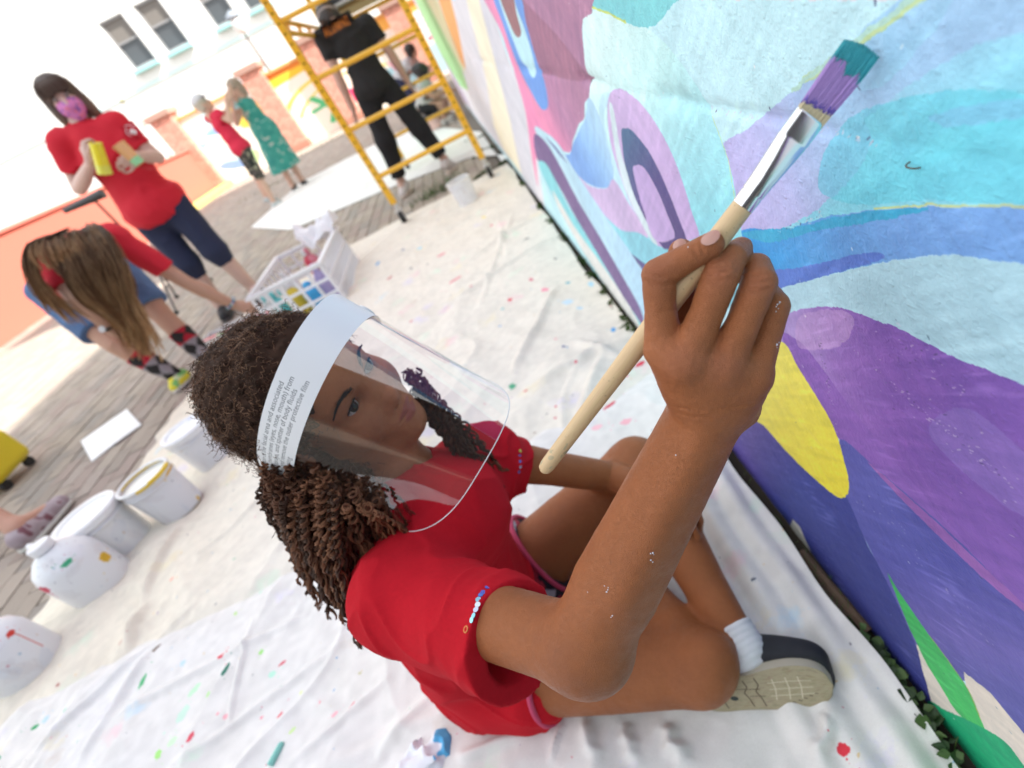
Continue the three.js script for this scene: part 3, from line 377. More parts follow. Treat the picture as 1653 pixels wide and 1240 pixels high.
{
  const lm = [[0.035, 0.075, 0.015], [0.06, 0.11, 0.025], [0.02, 0.045, 0.01]].map((c) => phys(lin(...c), 0.6, { side: THREE.DoubleSide }));
  seed = 5;
  const ivy = thing('leafy_weed', 'dark green leafy weed growing at the foot of the wall, nearest the viewer', 'weed');
  const more = []; for (let i = 0; i < 46; i++) { const u = rnd(); more.push([mix(1400, 1552, u) + rr(-7, 12), mix(1018, 1242, u) + rr(-6, 6), rr(0.009, 0.02)]); }
  for (const [px, py, l] of [...more, [1406, 1030, 0.026], [1418, 1050, 0.02], [1425, 1070, 0.024], [1440, 1085, 0.024], [1452, 1100, 0.022], [1462, 1115, 0.024], [1470, 1130, 0.02], [1484, 1145, 0.022], [1490, 1160, 0.028], [1505, 1175, 0.024], [1500, 1190, 0.03], [1520, 1200, 0.024], [1530, 1215, 0.022], [1540, 1232, 0.02], [1480, 1120, 0.018], [1510, 1150, 0.018], [1435, 1062, 0.018], [1550, 1240, 0.02], [1496, 1172, 0.02], [1470, 1105, 0.02]]) {
    const p = onY(px, py, 0.018); const m = obj('leaf', leafGeo(l * rr(0.7, 1.25), l * rr(0.22, 0.48), rr(0.4, 2.2)), lm[(rnd() * 3) | 0], ivy); m.position.set(Math.min(p.x, WX - 0.012), rr(0.008, 0.03), p.z); m.rotation.set(rr(-0.5, 0.4), rr(-3, 3), rr(-0.5, 0.5));
  }
  obj('stem', [0, 1, 2].map((i) => tube([onY(1410 + i * 12, 1040 + i * 8, 0.01), onY(1450 + i * 12, 1110 + i * 8, 0.018), onY(1500 + i * 10, 1180 + i * 8, 0.012), onY(1540 + i * 6, 1235, 0.01)], 0.0008, 20, 5)).map(world), lm[2], ivy);
  const L = leafGeo(0.02, 0.006, 1), im = new THREE.InstancedMesh(L, lm[1], 240), M = new THREE.Matrix4(), q = new THREE.Quaternion(), e = new THREE.Euler();
  const cl_ = [1.45, 1.6, 1.75, 1.9, 2.05, 2.4, 2.7, 3.0, 3.6, 4.4, 5.2, 6]; for (let i = 0; i < 240; i++) { const s = cl_[i % 12] + rr(-0.05, 0.05), x = WX - 0.012 - Math.abs(rr(0, 0.02)) - (s > 4.3 ? rr(0, 0.25) : 0); e.set(rr(-1.3, -0.2), rr(-3.1, 3.1), 0); M.compose(V3(x, 0.004, -s), q.setFromEuler(e), V3(1, 1, 1).multiplyScalar(rr(0.6, 1.5) * (s > 4 ? 2 : 1))); im.setMatrixAt(i, M); }
  const gb = new THREE.InstancedMesh(gridGeo(1, 5, (u, v) => [(u - 0.5) * 0.0022 * (1 - v), v * 0.03 - 0.008 * v * v, v * v * 0.014]), lm[1], 320), gc = new THREE.Color(); for (let i = 0; i < 320; i++) { const z = i % 2 ? -rr(0.12, 0.5) : -rr(0.5, 3.6); e.set(rr(-0.6, 0.6), rr(-3.1, 3.1), 0); M.compose(V3(WX - 0.006 - rr(0, 0.03), 0.0, z), q.setFromEuler(e), V3(1, 1, 1).multiplyScalar(rr(0.4, 1.3))); gb.setMatrixAt(i, M); } gb.name = 'grass_blades'; tag(gb, 'thin grass blades in the gap between the white cloth and the mural wall', 'grass', null, 'stuff'); scene.add(gb);
  im.name = 'weeds'; tag(im, 'low green weeds sprouting along the crack under the mural wall', 'weeds', null, 'stuff'); scene.add(im);
  const gr = new THREE.InstancedMesh(gridGeo(1, 5, (u, v) => [(u - 0.5) * 0.008 * (1 - v), v * 0.09 - 0.02 * v * v, v * v * 0.05]), lm[1], 700);
  const pa = [[720, 298, 0.18], [700, 315, 0.12], [560, 215, 0.5], [330, 330, 0.9], [500, 245, 0.8], [440, 300, 0.5]].map(([x, y, r]) => [onY(x, y), r]);
  for (let i = 0; i < 700; i++) { const [p, r] = pa[i % pa.length]; e.set(rr(-0.4, 0.4), rr(-3.1, 3.1), 0); M.compose(V3(p.x + rr(-r, r) + rr(-r, r), -0.005, p.z + rr(-r, r) * 0.6), q.setFromEuler(e), V3(1, 1, 1).multiplyScalar(rr(0.4, 1.3))); gr.setMatrixAt(i, M); }
  gr.name = 'grass_tufts'; tag(gr, 'tufts of grass growing between the pavers around the scaffold', 'grass', null, 'stuff'); scene.add(gr);
}
// ---------------------------------------------------------------- background: planter wall, painted garden walls, pillars, building
const ZP = -20;
{
  const t = thing('planter_wall', 'low salmon red wall along the left side of the plaza, with a pale coping', 'wall');
  obj('wall', bx(0.35, 1.28, 15.2, -7.8, 0.64, -12.2), mat(lin(0.62, 0.17, 0.12), 0.85, { bumpMap: grainTex, bumpScale: 0.002 }), t);
  obj('coping', bx(0.45, 0.06, 15.3, -7.8, 1.31, -12.2, 0.01), mat(lin(0.7, 0.2, 0.15), 0.8), t);
  obj('yellow_base', bx(0.3, 0.16, 5.5, -7.4, 0.08, -17.2, 0.02), mat(lin(0.75, 0.62, 0.2), 0.8), t);
}
const pillars = [[[232, 197], [274, 180], 'brick pillar at the left end of the painted garden wall, joining the salmon wall'], [[377, 121], [417, 105], 'brick pillar behind the woman in the green dress'], [[474, 71], [507, 58], 'brick pillar behind the left post of the yellow scaffold'], [[617, 10], [640, 0], 'brick pillar near the far end of the mural wall, seen through the scaffold']].map(([a, b, label]) => {
  const p = onZ(...a, ZP + 0.4), q = onZ(...b, ZP + 0.4), x = (p.x + q.x) / 2, h = p.y, t = thing('brick_pillar', label, 'pillar', [x, 0, ZP + 0.1], 'brick pillars of the garden wall');
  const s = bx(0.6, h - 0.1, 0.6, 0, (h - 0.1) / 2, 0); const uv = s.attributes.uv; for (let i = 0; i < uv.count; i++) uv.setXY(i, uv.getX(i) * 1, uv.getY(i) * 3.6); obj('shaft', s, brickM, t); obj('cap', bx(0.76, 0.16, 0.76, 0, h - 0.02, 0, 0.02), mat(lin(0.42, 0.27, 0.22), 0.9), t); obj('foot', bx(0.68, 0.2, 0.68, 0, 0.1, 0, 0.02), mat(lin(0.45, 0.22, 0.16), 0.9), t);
  return [x, h];
});
{
  const GW = canvasTex(1024, 512, (c, W, H) => {
    c.fillStyle = '#f2efe4'; c.fillRect(0, 0, W, H); const e = (x, y, a, b, col, r = 0) => { c.fillStyle = col; c.beginPath(); c.ellipse(x, y, a, b, r, 0, 7); c.fill(); }, P = (q, col) => { c.fillStyle = col; c.beginPath(); q.forEach(([x, y], i) => i ? c.lineTo(x, y) : c.moveTo(x, y)); c.fill(); };
    // panel 1 (0-340), left of the second pillar: aqua, yellow and blue shapes
    P([[20, 60], [120, 20], [160, 90], [90, 150]], '#b8e6ee'); P([[170, 60], [300, 90], [280, 260], [190, 220]], '#efd457'); P([[296, 60], [340, 80], [334, 150], [290, 130]], '#e8944a'); P([[240, 10], [262, 18], [250, 70], [236, 60]], '#c8503c'); P([[60, 150], [110, 130], [120, 190]], '#88b4e0'); P([[20, 170], [70, 190], [40, 230]], '#9ad4e8'); e(110, 330, 70, 50, '#bfe4ea', 0.5); e(90, 400, 60, 26, '#86a8d8', 0.7); e(150, 420, 30, 60, '#b8dca0', 0.4); P([[240, 420], [320, 380], [330, 470], [250, 490]], '#eaa64e'); P([[200, 300], [240, 290], [250, 350]], '#e06a50');
    // panel 2 (340-680): yellow arcs, heart, green figure
    P([[350, 20], [560, 10], [556, 60], [350, 90]], '#efc940'); P([[350, 0], [680, 0], [676, 22], [350, 34]], '#e08a3c'); c.strokeStyle = '#e9d860'; c.lineWidth = 20; c.beginPath(); c.arc(520, 330, 190, 3.4, 5.8); c.stroke(); c.lineWidth = 12; c.beginPath(); c.arc(560, 400, 200, 3.5, 5.6); c.stroke(); P([[630, 110], [680, 100], [680, 180], [640, 180]], '#e5903e');
    c.fillStyle = '#e0487e'; c.beginPath(); c.moveTo(590, 420); c.bezierCurveTo(500, 350, 520, 290, 560, 300); c.bezierCurveTo(585, 305, 590, 330, 592, 335); c.bezierCurveTo(610, 290, 670, 290, 656, 350); c.bezierCurveTo(650, 385, 610, 410, 590, 420); c.fill();
    c.strokeStyle = '#58c088'; c.lineWidth = 24; c.lineCap = 'round'; c.beginPath(); c.moveTo(440, 250); c.lineTo(470, 320); c.lineTo(520, 420); c.moveTo(420, 330); c.lineTo(470, 320); c.lineTo(530, 300); c.moveTo(490, 360); c.lineTo(460, 440); c.stroke(); e(660, 240, 20, 70, '#a8cfee', 0.2);
    // panel 3 (680-1024)
    P([[690, 0], [1020, 0], [1020, 60], [690, 90]], '#eeb65a'); P([[800, 60], [1000, 60], [1000, 260], [800, 260]], '#f6f6f4'); c.fillStyle = '#7f8ab0'; for (let i = 0; i < 4; i++) c.fillRect(830, 96 + i * 38, 130 - 20 * (i % 2), 8); e(900, 250, 22, 14, '#d8506a'); P([[690, 300], [1000, 280], [1000, 480], [690, 500]], '#a9d6e4'); P([[720, 260], [800, 330], [740, 400]], '#e6b0c0');
  });
  const t = thing('garden_wall', 'white garden wall between brick pillars, painted with a heart, yellow arcs and bright shapes', 'wall');
  const x0 = pillars[0][0], x3 = 1.6, h = pillars[1][1] - 0.35;
  const g = bx(x3 - x0, h, 0.2, (x0 + x3) / 2, h / 2, ZP); obj('wall', g, mat(0xffffff, 0.85, { map: GW }), t);
  obj('coping', bx(x3 - x0, 0.08, 0.3, (x0 + x3) / 2, h + 0.04, ZP, 0.01), mat(lin(0.72, 0.4, 0.15), 0.8), t);
}
{
  const ZB = -27, t = thing('white_building', 'tall white building with a row of dark sash windows, beyond the garden wall', 'building');
  const wallM = mat(lin(0.86, 0.86, 0.84), 0.9), fr = mat(lin(0.3, 0.3, 0.31), 0.7), gl = phys(lin(0.08, 0.09, 0.1), 0.12, { specularIntensity: 1 }), blind = mat(lin(0.2, 0.185, 0.17), 0.85), teal = mat(lin(0.35, 0.66, 0.66), 0.8);
  const W = [[[159, 41], [195, 21], [253, 96], [217, 113]], [[214, 11], [250, -10], [305, 68], [270, 86]], [[296, -33], [333, -52], [384, 29], [350, 47]], [[350, -62], [386, -82], [434, 5], [403, 20]], [[60, 95], [97, 75], [150, 150], [113, 168]].map(([x, y]) => [x - 900, y + 450])].slice(0, 4).map((q) => q.map((p) => onZ(...p, ZB)));
  const rects = W.map((q) => ({ x0: (q[0].x + q[3].x) / 2, x1: (q[1].x + q[2].x) / 2, y0: (q[2].y + q[3].y) / 2, y1: (q[0].y + q[1].y) / 2 }));
  const yb = rects.reduce((s, r) => s + r.y0, 0) / 4, yt = Math.max(rects[0].y1, rects[1].y1); rects.forEach((r) => { r.y0 = yb; r.y1 = yt; });
  const xs = [-22, ...rects.flatMap((r) => [r.x0, r.x1]), 9]; const pieces = [];
  for (let i = 0; i + 1 < xs.length; i += 2) pieces.push(bx(xs[i + 1] - xs[i], yt - yb, 0.4, (xs[i] + xs[i + 1]) / 2, (yb + yt) / 2, ZB - 0.2));
  pieces.push(bx(31, yb, 0.4, -6.5, yb / 2, ZB - 0.2), bx(31, 12 - yt, 0.4, -6.5, (12 + yt) / 2, ZB - 0.2)); obj('wall', pieces, wallM, t); obj('back_wall', bx(31, 12, 0.3, -6.5, 6, ZB - 3), wallM, t); obj('roof', bx(31.2, 0.25, 3.5, -6.5, 12.125, ZB - 1.6), mat(lin(0.4, 0.4, 0.4), 0.9), t);
  for (const r of rects) {
    const w = r.x1 - r.x0, h = r.y1 - r.y0, x = (r.x0 + r.x1) / 2, y = (r.y0 + r.y1) / 2, f = obj('window', [bx(0.07, h, 0.1, r.x0 + 0.035, y, ZB - 0.12), bx(0.07, h, 0.1, r.x1 - 0.035, y, ZB - 0.12), bx(w - 0.14, 0.08, 0.1, x, r.y1 - 0.04, ZB - 0.12), bx(w - 0.14, 0.08, 0.1, x, r.y0 + 0.04, ZB - 0.12), bx(w - 0.14, 0.06, 0.1, x, y + 0.05, ZB - 0.12)], fr, t);
    obj('upper_pane', bx(w - 0.14, h * 0.44, 0.02, x, y + h * 0.25, ZB - 0.14), blind, f); obj('lower_pane', bx(w - 0.14, h * 0.46, 0.02, x, y - h * 0.22, ZB - 0.15), gl, f); obj('sill', bx(w + 0.12, 0.12, 0.3, x, r.y0 - 0.08, ZB + 0.08, 0.01), teal, f);
  }
  obj('sill_band', bx(30.6, 0.1, 0.05, -6.5, yb - 0.55, ZB + 0.02), mat(lin(0.62, 0.78, 0.78), 0.8), t);
}
{
  const p = onZ(363, 62, -19), b = thing('street_lamp', 'slender lamp post with a pale globe above the brick pillar', 'street lamp', [p.x + 0.1, 0, -20.9]);
  obj('post', cyl(V3(0, 0, 0), V3(0, p.y + 0.1, 0), 0.06, 0.035), mat(lin(0.12, 0.1, 0.09), 0.6), b); obj('globe', lathe([[0.03, 0], [0.12, 0.05], [0.17, 0.22], [0.16, 0.38], [0.1, 0.44]]).translate(0, p.y + 0.1, 0), mat(lin(0.8, 0.82, 0.82), 0.4), b); obj('lid', lathe([[0.22, 0], [0.2, 0.08], [0.08, 0.16], [0, 0.2]]).translate(0, p.y + 0.54, 0), mat(lin(0.25, 0.28, 0.32), 0.6), b);
}
{
  const p = onZ(243, 184, -20.6), t = thing('flag_pole', 'thin dark pole standing behind the left brick pillar', 'pole', [p.x - 0.4, 0, -20.8]);
  obj('pole', cyl(V3(0, 0, 0), V3(-0.1, 3.1, 0), 0.03, 0.02), mat(lin(0.2, 0.18, 0.1), 0.6), t); obj('finial', new THREE.SphereGeometry(0.05, 12, 8).translate(-0.1, 3.13, 0), mat(lin(0.3, 0.28, 0.1), 0.4), t);
}
// ---------------------------------------------------------------- people: shared pieces
const ORI = (f, u) => { const Z = f.clone().normalize(), X = u.clone().cross(Z).normalize(), Y = Z.clone().cross(X); return [X, Y, Z]; };
const lerp = (a, b, t) => a.clone().lerp(b, t);
function hand(b, w, dir, back, s, o = {}) {                          // palm and five fingers; dir wrist to fingers, back = normal of the back of the hand
  const D = dir.clone().normalize(), N = back.clone().addScaledVector(D, -back.dot(D)).normalize(), S = D.clone().cross(N).multiplyScalar(o.side ?? 1), c = o.curl ?? 0.5, k = s * 0.03;
  const P = (a, d, e) => w.clone().addScaledVector(D, a * s).addScaledVector(S, d * s).addScaledVector(N, e * s);
  b.cone(w, P(0.25, 0.02, 0), s * 0.14, s * 0.13, s * 0.1);
  [[0.17, 0.42, 0.0], [0.06, 0.46, 0.02], [-0.06, 0.44, 0.01], [-0.16, 0.38, -0.01]].forEach(([e, l, z], i) => {
    const r = s * [0.048, 0.05, 0.047, 0.04][i], L = s * [0.5, 0.56, 0.5, 0.4][i];
    const m = P(l, e, z); b.cone(P(0.1, e * 0.5, 0), m, s * 0.075, s * 0.062, s * 0.05);
    let p = m, a = c * 0.5; for (const [f, q] of [[0.45, 1], [0.32, 0.92], [0.23, 0.8]]) { const n = p.clone().addScaledVector(D, Math.cos(a) * L * f).addScaledVector(N, -Math.sin(a) * L * f).addScaledVector(S, L * f * e * 0.25); b.cone(p, n, r, r * q, k); p = n; a += c * 1.1; }
  });
  const t0 = P(0.12, 0.12, -0.03), t1 = P(0.3, 0.26, -0.08), t2 = P(0.46, 0.27, -0.14 - 0.06 * c), t3 = P(0.58, 0.22, -0.18 - 0.12 * c);
  b.chain([[t0, s * 0.08], [t1, s * 0.06], [t2, s * 0.052], [t3, s * 0.045]], s * 0.05);
  return P;
}
function trace(b, o, d, far = 3) { let t = 0; for (let i = 0; i < 160 && t < far; i++) { const v = b.at(o.x + d.x * t, o.y + d.y * t, o.z + d.z * t); if (v < 0.0002) return t; t += Math.max(v * 0.8, 0.0003); } return null; }
const hit = (b, px, py, back = 0) => { const d = rayOf(px, py).normalize(), t = trace(b, camera.position, d); return t === null ? null : camera.position.clone().addScaledVector(d, t - back); };
const gradN = (b, p) => { const e = 0.0015; return V3(b.at(p.x + e, p.y, p.z) - b.at(p.x - e, p.y, p.z), b.at(p.x, p.y + e, p.z) - b.at(p.x, p.y - e, p.z), b.at(p.x, p.y, p.z + e) - b.at(p.x, p.y, p.z - e)).normalize(); };
const vc = (roughness, o = {}) => new THREE.MeshPhysicalMaterial({ color: 0xffffff, vertexColors: true, roughness, ...o });
const hairM = (r, g, b, o = {}) => phys(lin(r, g, b), 0.55, { specularIntensity: 0.45, ...o });

const cells = (u, v, n, s) => { const x = u * n, y = v * n, i = Math.floor(x), j = Math.floor(y); let d1 = 9, d2 = 9; for (let b = -1; b <= 1; b++) for (let a = -1; a <= 1; a++) { const p = ((i + a) % n + n) % n, q = ((j + b) % n + n) % n, dx = i + a + hash(p, q, s) - x, dy = j + b + hash(p, q, s + 7) - y, d = Math.hypot(dx, dy); if (d < d1) { d2 = d1; d1 = d; } else if (d < d2) d2 = d; } return d2 - d1; };
const poreTex = dataTex(512, (u, v) => 0.35 + 0.5 * Math.min(1, cells(u, v, 44, 3) * 1.6) + 0.2 * (pnoise(u, v, 90) - 0.5) + 0.25 * (pnoise(u, v, 12) - 0.5));
const skinRough = dataTex(256, (u, v) => 0.44 + 0.16 * (pnoise(u, v, 40) - 0.5) + 0.2 * (pnoise(u, v, 7) - 0.5));
const knitTex = dataTex(256, (u, v) => { const a = u * 64, b = v * 48, r = Math.abs(((a % 1) + 1) % 1 - 0.5), w = Math.sin((b + r * 1.2) * 6.283); return 0.5 + 0.3 * w * (1 - r) + 0.25 * (pnoise(u, v, 50) - 0.5); });
// ---------------------------------------------------------------- the painting child
{
  const E = V3(-0.244, 0.638, -0.578), hx = V3(0.426, 0.256, -0.868).normalize(), hz = V3(0.877, 0.116, 0.465).normalize(), hy = hz.clone().cross(hx).normalize();
  const HL = (x, y, z) => E.clone().addScaledVector(hx, x).addScaledVector(hy, y).addScaledVector(hz, z), AX = [hx, hy, hz];
  const loc = (x, y, z) => { const px = x - E.x, py = y - E.y, pz = z - E.z; return [px * hx.x + py * hx.y + pz * hx.z, px * hy.x + py * hy.y + pz * hy.z, px * hz.x + py * hz.y + pz * hz.z]; };
  const t = thing('person', 'child with dark curly hair in a red T-shirt, seated cross-legged, raising a paintbrush', 'person', [-0.36, 0, -0.57]);
  // joints
  const hipR = V3(-0.335, 0.1, -0.515), hipL = V3(-0.325, 0.105, -0.66), knR = at(1128, 1082, 0.765), knL = at(1025, 752, 0.99), anL = at(1188, 1030, 0.80), anR = V3(-0.1, 0.055, -0.60);
  const shR = at(655, 960, 0.615), elR = at(942, 1046, 0.438), wrR = at(1153, 642, 0.365), shL = at(775, 738, 0.812), elL = at(985, 770, 0.93), wrL = at(1082, 800, 0.86);
  const pel = V3(-0.37, 0.1, -0.572), chest = V3(-0.315, 0.34, -0.56), neck = V3(-0.288, 0.47, -0.588);
  const skin = new Blob(0.02);
  // head and face
  skin.ell(HL(0, 0.035, -0.08), [0.071, 0.082, 0.09], AX, 0.02).ell(HL(0, -0.022, -0.053), [0.0575, 0.08, 0.062], AX, 0.03);
  for (const s of [-1, 1]) {
    skin.cone(HL(s * 0.046, -0.048, -0.062), HL(s * 0.012, -0.088, -0.016), 0.017, 0.015, 0.025).ball(HL(s * 0.033, -0.03, -0.024), 0.027, 0.02);
    skin.cone(HL(s * 0.008, 0.016, -0.006), HL(s * 0.04, 0.014, -0.016), 0.0085, 0.008, 0.014);
    skin.ell(HL(s * 0.0745, -0.012, -0.085), [0.007, 0.03, 0.018], AX, 0.008);
  }
  skin.ball(HL(0, -0.087, -0.008), 0.0145, 0.02).ell(HL(0, -0.062, -0.006), [0.027, 0.02, 0.0145], AX, 0.016);
  for (const s of [-1, 1]) skin.ell(HL(s * 0.029, 0.0, 0.009), [0.017, 0.0095, 0.0115], AX, 0.014, 's');
  skin.cone(HL(0, 0.006, -0.004), HL(0, -0.032, 0.0085), 0.0075, 0.009, 0.012).ball(HL(0, -0.0355, 0.0115), 0.0098, 0.008);
  for (const s of [-1, 1]) { skin.ball(HL(s * 0.0112, -0.039, 0.0045), 0.0072, 0.007); skin.ell(HL(s * 0.0058, -0.0462, 0.0105), [0.0036, 0.0026, 0.0045], AX, 0.002, 's'); }
  for (const s of [-1, 1]) { skin.ball(HL(s * 0.029, 0, -0.0095), 0.0136, 0.006); skin.ell(HL(s * 0.029, -0.0006, 0.004), [0.0132, 0.0051, 0.014], AX, 0.0016, 's'); }
  skin.chain([[HL(-0.019, -0.0615, 0.003), 0.0028], [HL(-0.007, -0.0575, 0.0085), 0.0046], [HL(0, -0.0585, 0.0095), 0.0044], [HL(0.007, -0.0575, 0.0085), 0.0046], [HL(0.019, -0.0615, 0.003), 0.0028]], 0.004);
  skin.chain([[HL(-0.016, -0.0645, 0.004), 0.003], [HL(0, -0.0685, 0.0085), 0.0058], [HL(0.016, -0.0645, 0.004), 0.003]], 0.005);
  for (const s of [-1, 1]) skin.cone(HL(0, -0.0632, 0.0155), HL(s * 0.021, -0.0622, 0.0065), 0.0012, 0.0012, 0.0025, 's');
  skin.cone(HL(0, -0.055, -0.075), neck, 0.041, 0.045, 0.03);
  // trunk (under the shirt), arms, legs
  skin.chain([[pel, 0.08], [chest, 0.062], [lerp(chest, neck, 0.6), 0.055], [neck, 0.044]], 0.03);
  skin.chain([[shR, 0.041], [lerp(shR, elR, 0.5), 0.0345], [lerp(shR, elR, 0.85), 0.0325], [elR, 0.0315]], 0.02).ball(at(975, 1066, 0.43), 0.019, 0.02).chain([[elR, 0.0315], [lerp(elR, wrR, 0.28), 0.0352], [lerp(elR, wrR, 0.68), 0.0295], [wrR, 0.0255]], 0.022);
  skin.cone(at(1205, 665, 0.372), at(1207, 655, 0.371), 0.0085, 0.0085, 0.016).cone(lerp(elR, wrR, 0.3).addScaledVector(camF, -0.03), lerp(elR, wrR, 0.9).addScaledVector(camF, -0.022), 0.006, 0.003, 0.018);
  skin.chain([[shL, 0.036], [lerp(shL, elL, 0.5), 0.0285], [elL, 0.0265], [lerp(elL, wrL, 0.35), 0.028], [wrL, 0.021]], 0.02);
  skin.chain([[hipR, 0.074], [lerp(hipR, knR, 0.55), 0.06], [knR, 0.046]], 0.03).ball(at(1146, 1066, 0.752), 0.034, 0.04).chain([[knR, 0.042], [lerp(knR, anR, 0.35), 0.044], [anR, 0.03]], 0.02);
  skin.chain([[hipL, 0.074], [lerp(hipL, knL, 0.5), 0.064], [knL, 0.05]], 0.03).chain([[knL, 0.05], [lerp(knL, anL, 0.3), 0.05], [lerp(knL, anL, 0.75), 0.034], [anL, 0.029]], 0.02);
  skin.chain([[anR, 0.03], [V3(-0.15, 0.035, -0.66), 0.025]], 0.02);
  hand(skin, wrL, V3(-0.15, -0.6, 0.5), V3(-0.2, 0.5, 0.8), 0.12, { curl: 0.9, side: -1 });
  // brush hand
  const f = (q) => q.map(([x, y, z, r]) => [at(x, y, z), r]), K = 0.0022;
  const brushTip = at(1393, 76, 0.264), butt = at(877, 760, 0.4);
  for (const [x, y, z, r] of [[1072, 566, 0.332, 0.0125], [1106, 586, 0.326, 0.014], [1168, 592, 0.328, 0.0135], [1216, 606, 0.336, 0.012]]) skin.cone(wrR, at(x, y, z), 0.02, r, 0.012);
  skin.ell(at(1150, 605, 0.349), [0.03, 0.03, 0.016], [camX, camD, camF], 0.02);
  skin.chain(f([[1072, 562, 0.332, 0.0125], [1066, 500, 0.327, 0.0098], [1063, 444, 0.321, 0.0104], [1104, 420, 0.314, 0.0085], [1150, 394, 0.308, 0.0072]]), K);
  skin.chain(f([[1106, 586, 0.326, 0.0135], [1138, 512, 0.321, 0.0104], [1164, 444, 0.316, 0.0112], [1182, 416, 0.319, 0.0092], [1196, 402, 0.33, 0.0075]]), K);
  skin.chain(f([[1168, 592, 0.328, 0.0125], [1200, 520, 0.322, 0.0102], [1226, 456, 0.32, 0.0108], [1222, 432, 0.33, 0.009], [1200, 440, 0.345, 0.0075]]), K);
  skin.chain(f([[1216, 606, 0.336, 0.0115], [1236, 548, 0.334, 0.0092], [1250, 494, 0.333, 0.0098], [1240, 476, 0.344, 0.0082], [1215, 490, 0.354, 0.007]]), K);
  skin.chain(f([[1125, 590, 0.358, 0.016], [1088, 530, 0.362, 0.0125], [1102, 468, 0.35, 0.0105], [1100, 408, 0.336, 0.0085]]), 0.01);
  skin.disp = (x, y, z, d) => (d < 0.004 && d > -0.004 ? 0.00025 * noise(x * 260, y * 260, z * 260) : 0);
  const base = [0.345, 0.118, 0.043], knk = [[1100, 580, 0.318], [1167, 592, 0.318], [1160, 437, 0.306], [1228, 453, 0.31], [1058, 438, 0.312]].map((q) => at(...q)), kneeP = [knR, knL, elR];
  const browP = [-1, 1];
  const skinColor = (x, y, z) => {
    let c = base.slice(); const n = 1 + 0.13 * fbm(x * 38, y * 38, z * 38, 4) + 0.05 * noise(x * 400, y * 400, z * 400), [a, b, e] = loc(x, y, z);
    const red = (q, w) => { c = [mix(c[0], q[0], w), mix(c[1], q[1], w), mix(c[2], q[2], w)]; };
    if (a * a + b * b < 0.03 && e > -0.09 && e < 0.06) { red([0.47, 0.18, 0.08], 0.75 * ss(0.02, 0.012, a * a + b * b));  // lighter face colour stands in for light the face does not receive
      const lipU = ss(1, 0.7, Math.hypot(a / 0.021, (b + 0.0592) / 0.0052)), lipL = ss(1, 0.7, Math.hypot(a / 0.018, (b + 0.0682) / 0.0068)); if (e > -0.012) red([0.33, 0.09, 0.07], 0.85 * Math.max(lipU, lipL));
      red([0.36, 0.13, 0.065], 0.5 * Math.exp(-(((Math.abs(a) - 0.036) / 0.018) ** 2 + ((b + 0.032) / 0.016) ** 2)) + 0.35 * Math.exp(-((a / 0.01) ** 2 + ((b + 0.037) / 0.01) ** 2)));
      if (e > -0.03) red([0.16, 0.062, 0.034], 0.55 * Math.exp(-(((Math.abs(a) - 0.029) / 0.017) ** 2 + ((b - 0.001) / 0.0085) ** 2)));
    } else {
      for (const p of knk) { const d2 = (x - p.x) ** 2 + (y - p.y) ** 2 + (z - p.z) ** 2; red([0.34, 0.12, 0.062], 0.55 * Math.exp(-d2 / 0.00014)); }
      for (const p of kneeP) { const d2 = (x - p.x) ** 2 + (y - p.y) ** 2 + (z - p.z) ** 2; red([0.2, 0.078, 0.045], 0.5 * ss(0.25, -0.35, fbm(x * 40, y * 40, z * 40)) * Math.exp(-d2 / 0.0022)); }
    }
    const sp = 1 + 0 * noise(x * 330, y * 330, z * 330) || 1;
    return [c[0] * n * sp, c[1] * n * sp, c[2] * n * sp];
  };
  const wDir = at(1140, 590, 0.33).sub(wrR).normalize(), inHead = (x, y, z, m) => { const [a, b, c] = loc(x, y, z); return b > -0.103 + m && a * a + b * b + (c + 0.06) ** 2 < 0.029; }, inHand = (x, y, z, m) => { const dx = x - wrR.x, dy = y - wrR.y, dz = z - wrR.z; return dx * wDir.x + dy * wDir.y + dz * wDir.z > -0.012 + m && dx * dx + dy * dy + dz * dz < 0.03; };
  const crease = []; for (const [a, b, w] of [[[1146, 452], [1180, 449], 1], [[1144, 441], [1178, 436], 1], [[1149, 430], [1176, 426], 0.8], [[1208, 466], [1244, 466], 1], [[1210, 454], [1244, 453], 1], [[1212, 442], [1240, 442], 0.8], [[1042, 452], [1078, 462], 0.8], [[1044, 440], [1074, 448], 0.9], [[1130, 392], [1136, 412], 0.8], [[1120, 398], [1127, 417], 0.8], [[1088, 655], [1140, 664], 0.8], [[1150, 660], [1215, 652], 0.7], [[1092, 668], [1150, 674], 0.6]]) { const n = 6, q = []; for (let i = 0; i <= n; i++) { const p = hit(skin, mix(a[0], b[0], i / n), mix(a[1], b[1], i / n) + 2.5 * Math.sin(i / n * 3.14)); if (p) q.push(p); } if (q.length > 2) crease.push([q, w]); }
  for (const [q, w] of crease) for (let i = 0; i + 1 < q.length; i++) if (q[i].distanceTo(q[i + 1]) < 0.006) skin.cone(q[i], q[i + 1], 0.00055 * w, 0.00055 * w, 0.0016, 's');
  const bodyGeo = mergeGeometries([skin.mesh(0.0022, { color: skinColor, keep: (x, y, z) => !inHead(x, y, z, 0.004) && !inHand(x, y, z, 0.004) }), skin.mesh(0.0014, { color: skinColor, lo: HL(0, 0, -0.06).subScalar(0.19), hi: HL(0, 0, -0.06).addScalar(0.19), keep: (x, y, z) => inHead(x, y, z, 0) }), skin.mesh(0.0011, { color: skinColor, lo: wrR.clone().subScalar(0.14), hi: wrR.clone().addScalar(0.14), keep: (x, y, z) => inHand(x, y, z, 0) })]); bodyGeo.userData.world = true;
  const skinM = vc(1, { specularIntensity: 0.5, roughnessMap: skinRough, bumpMap: poreTex, bumpScale: 0.0006 });
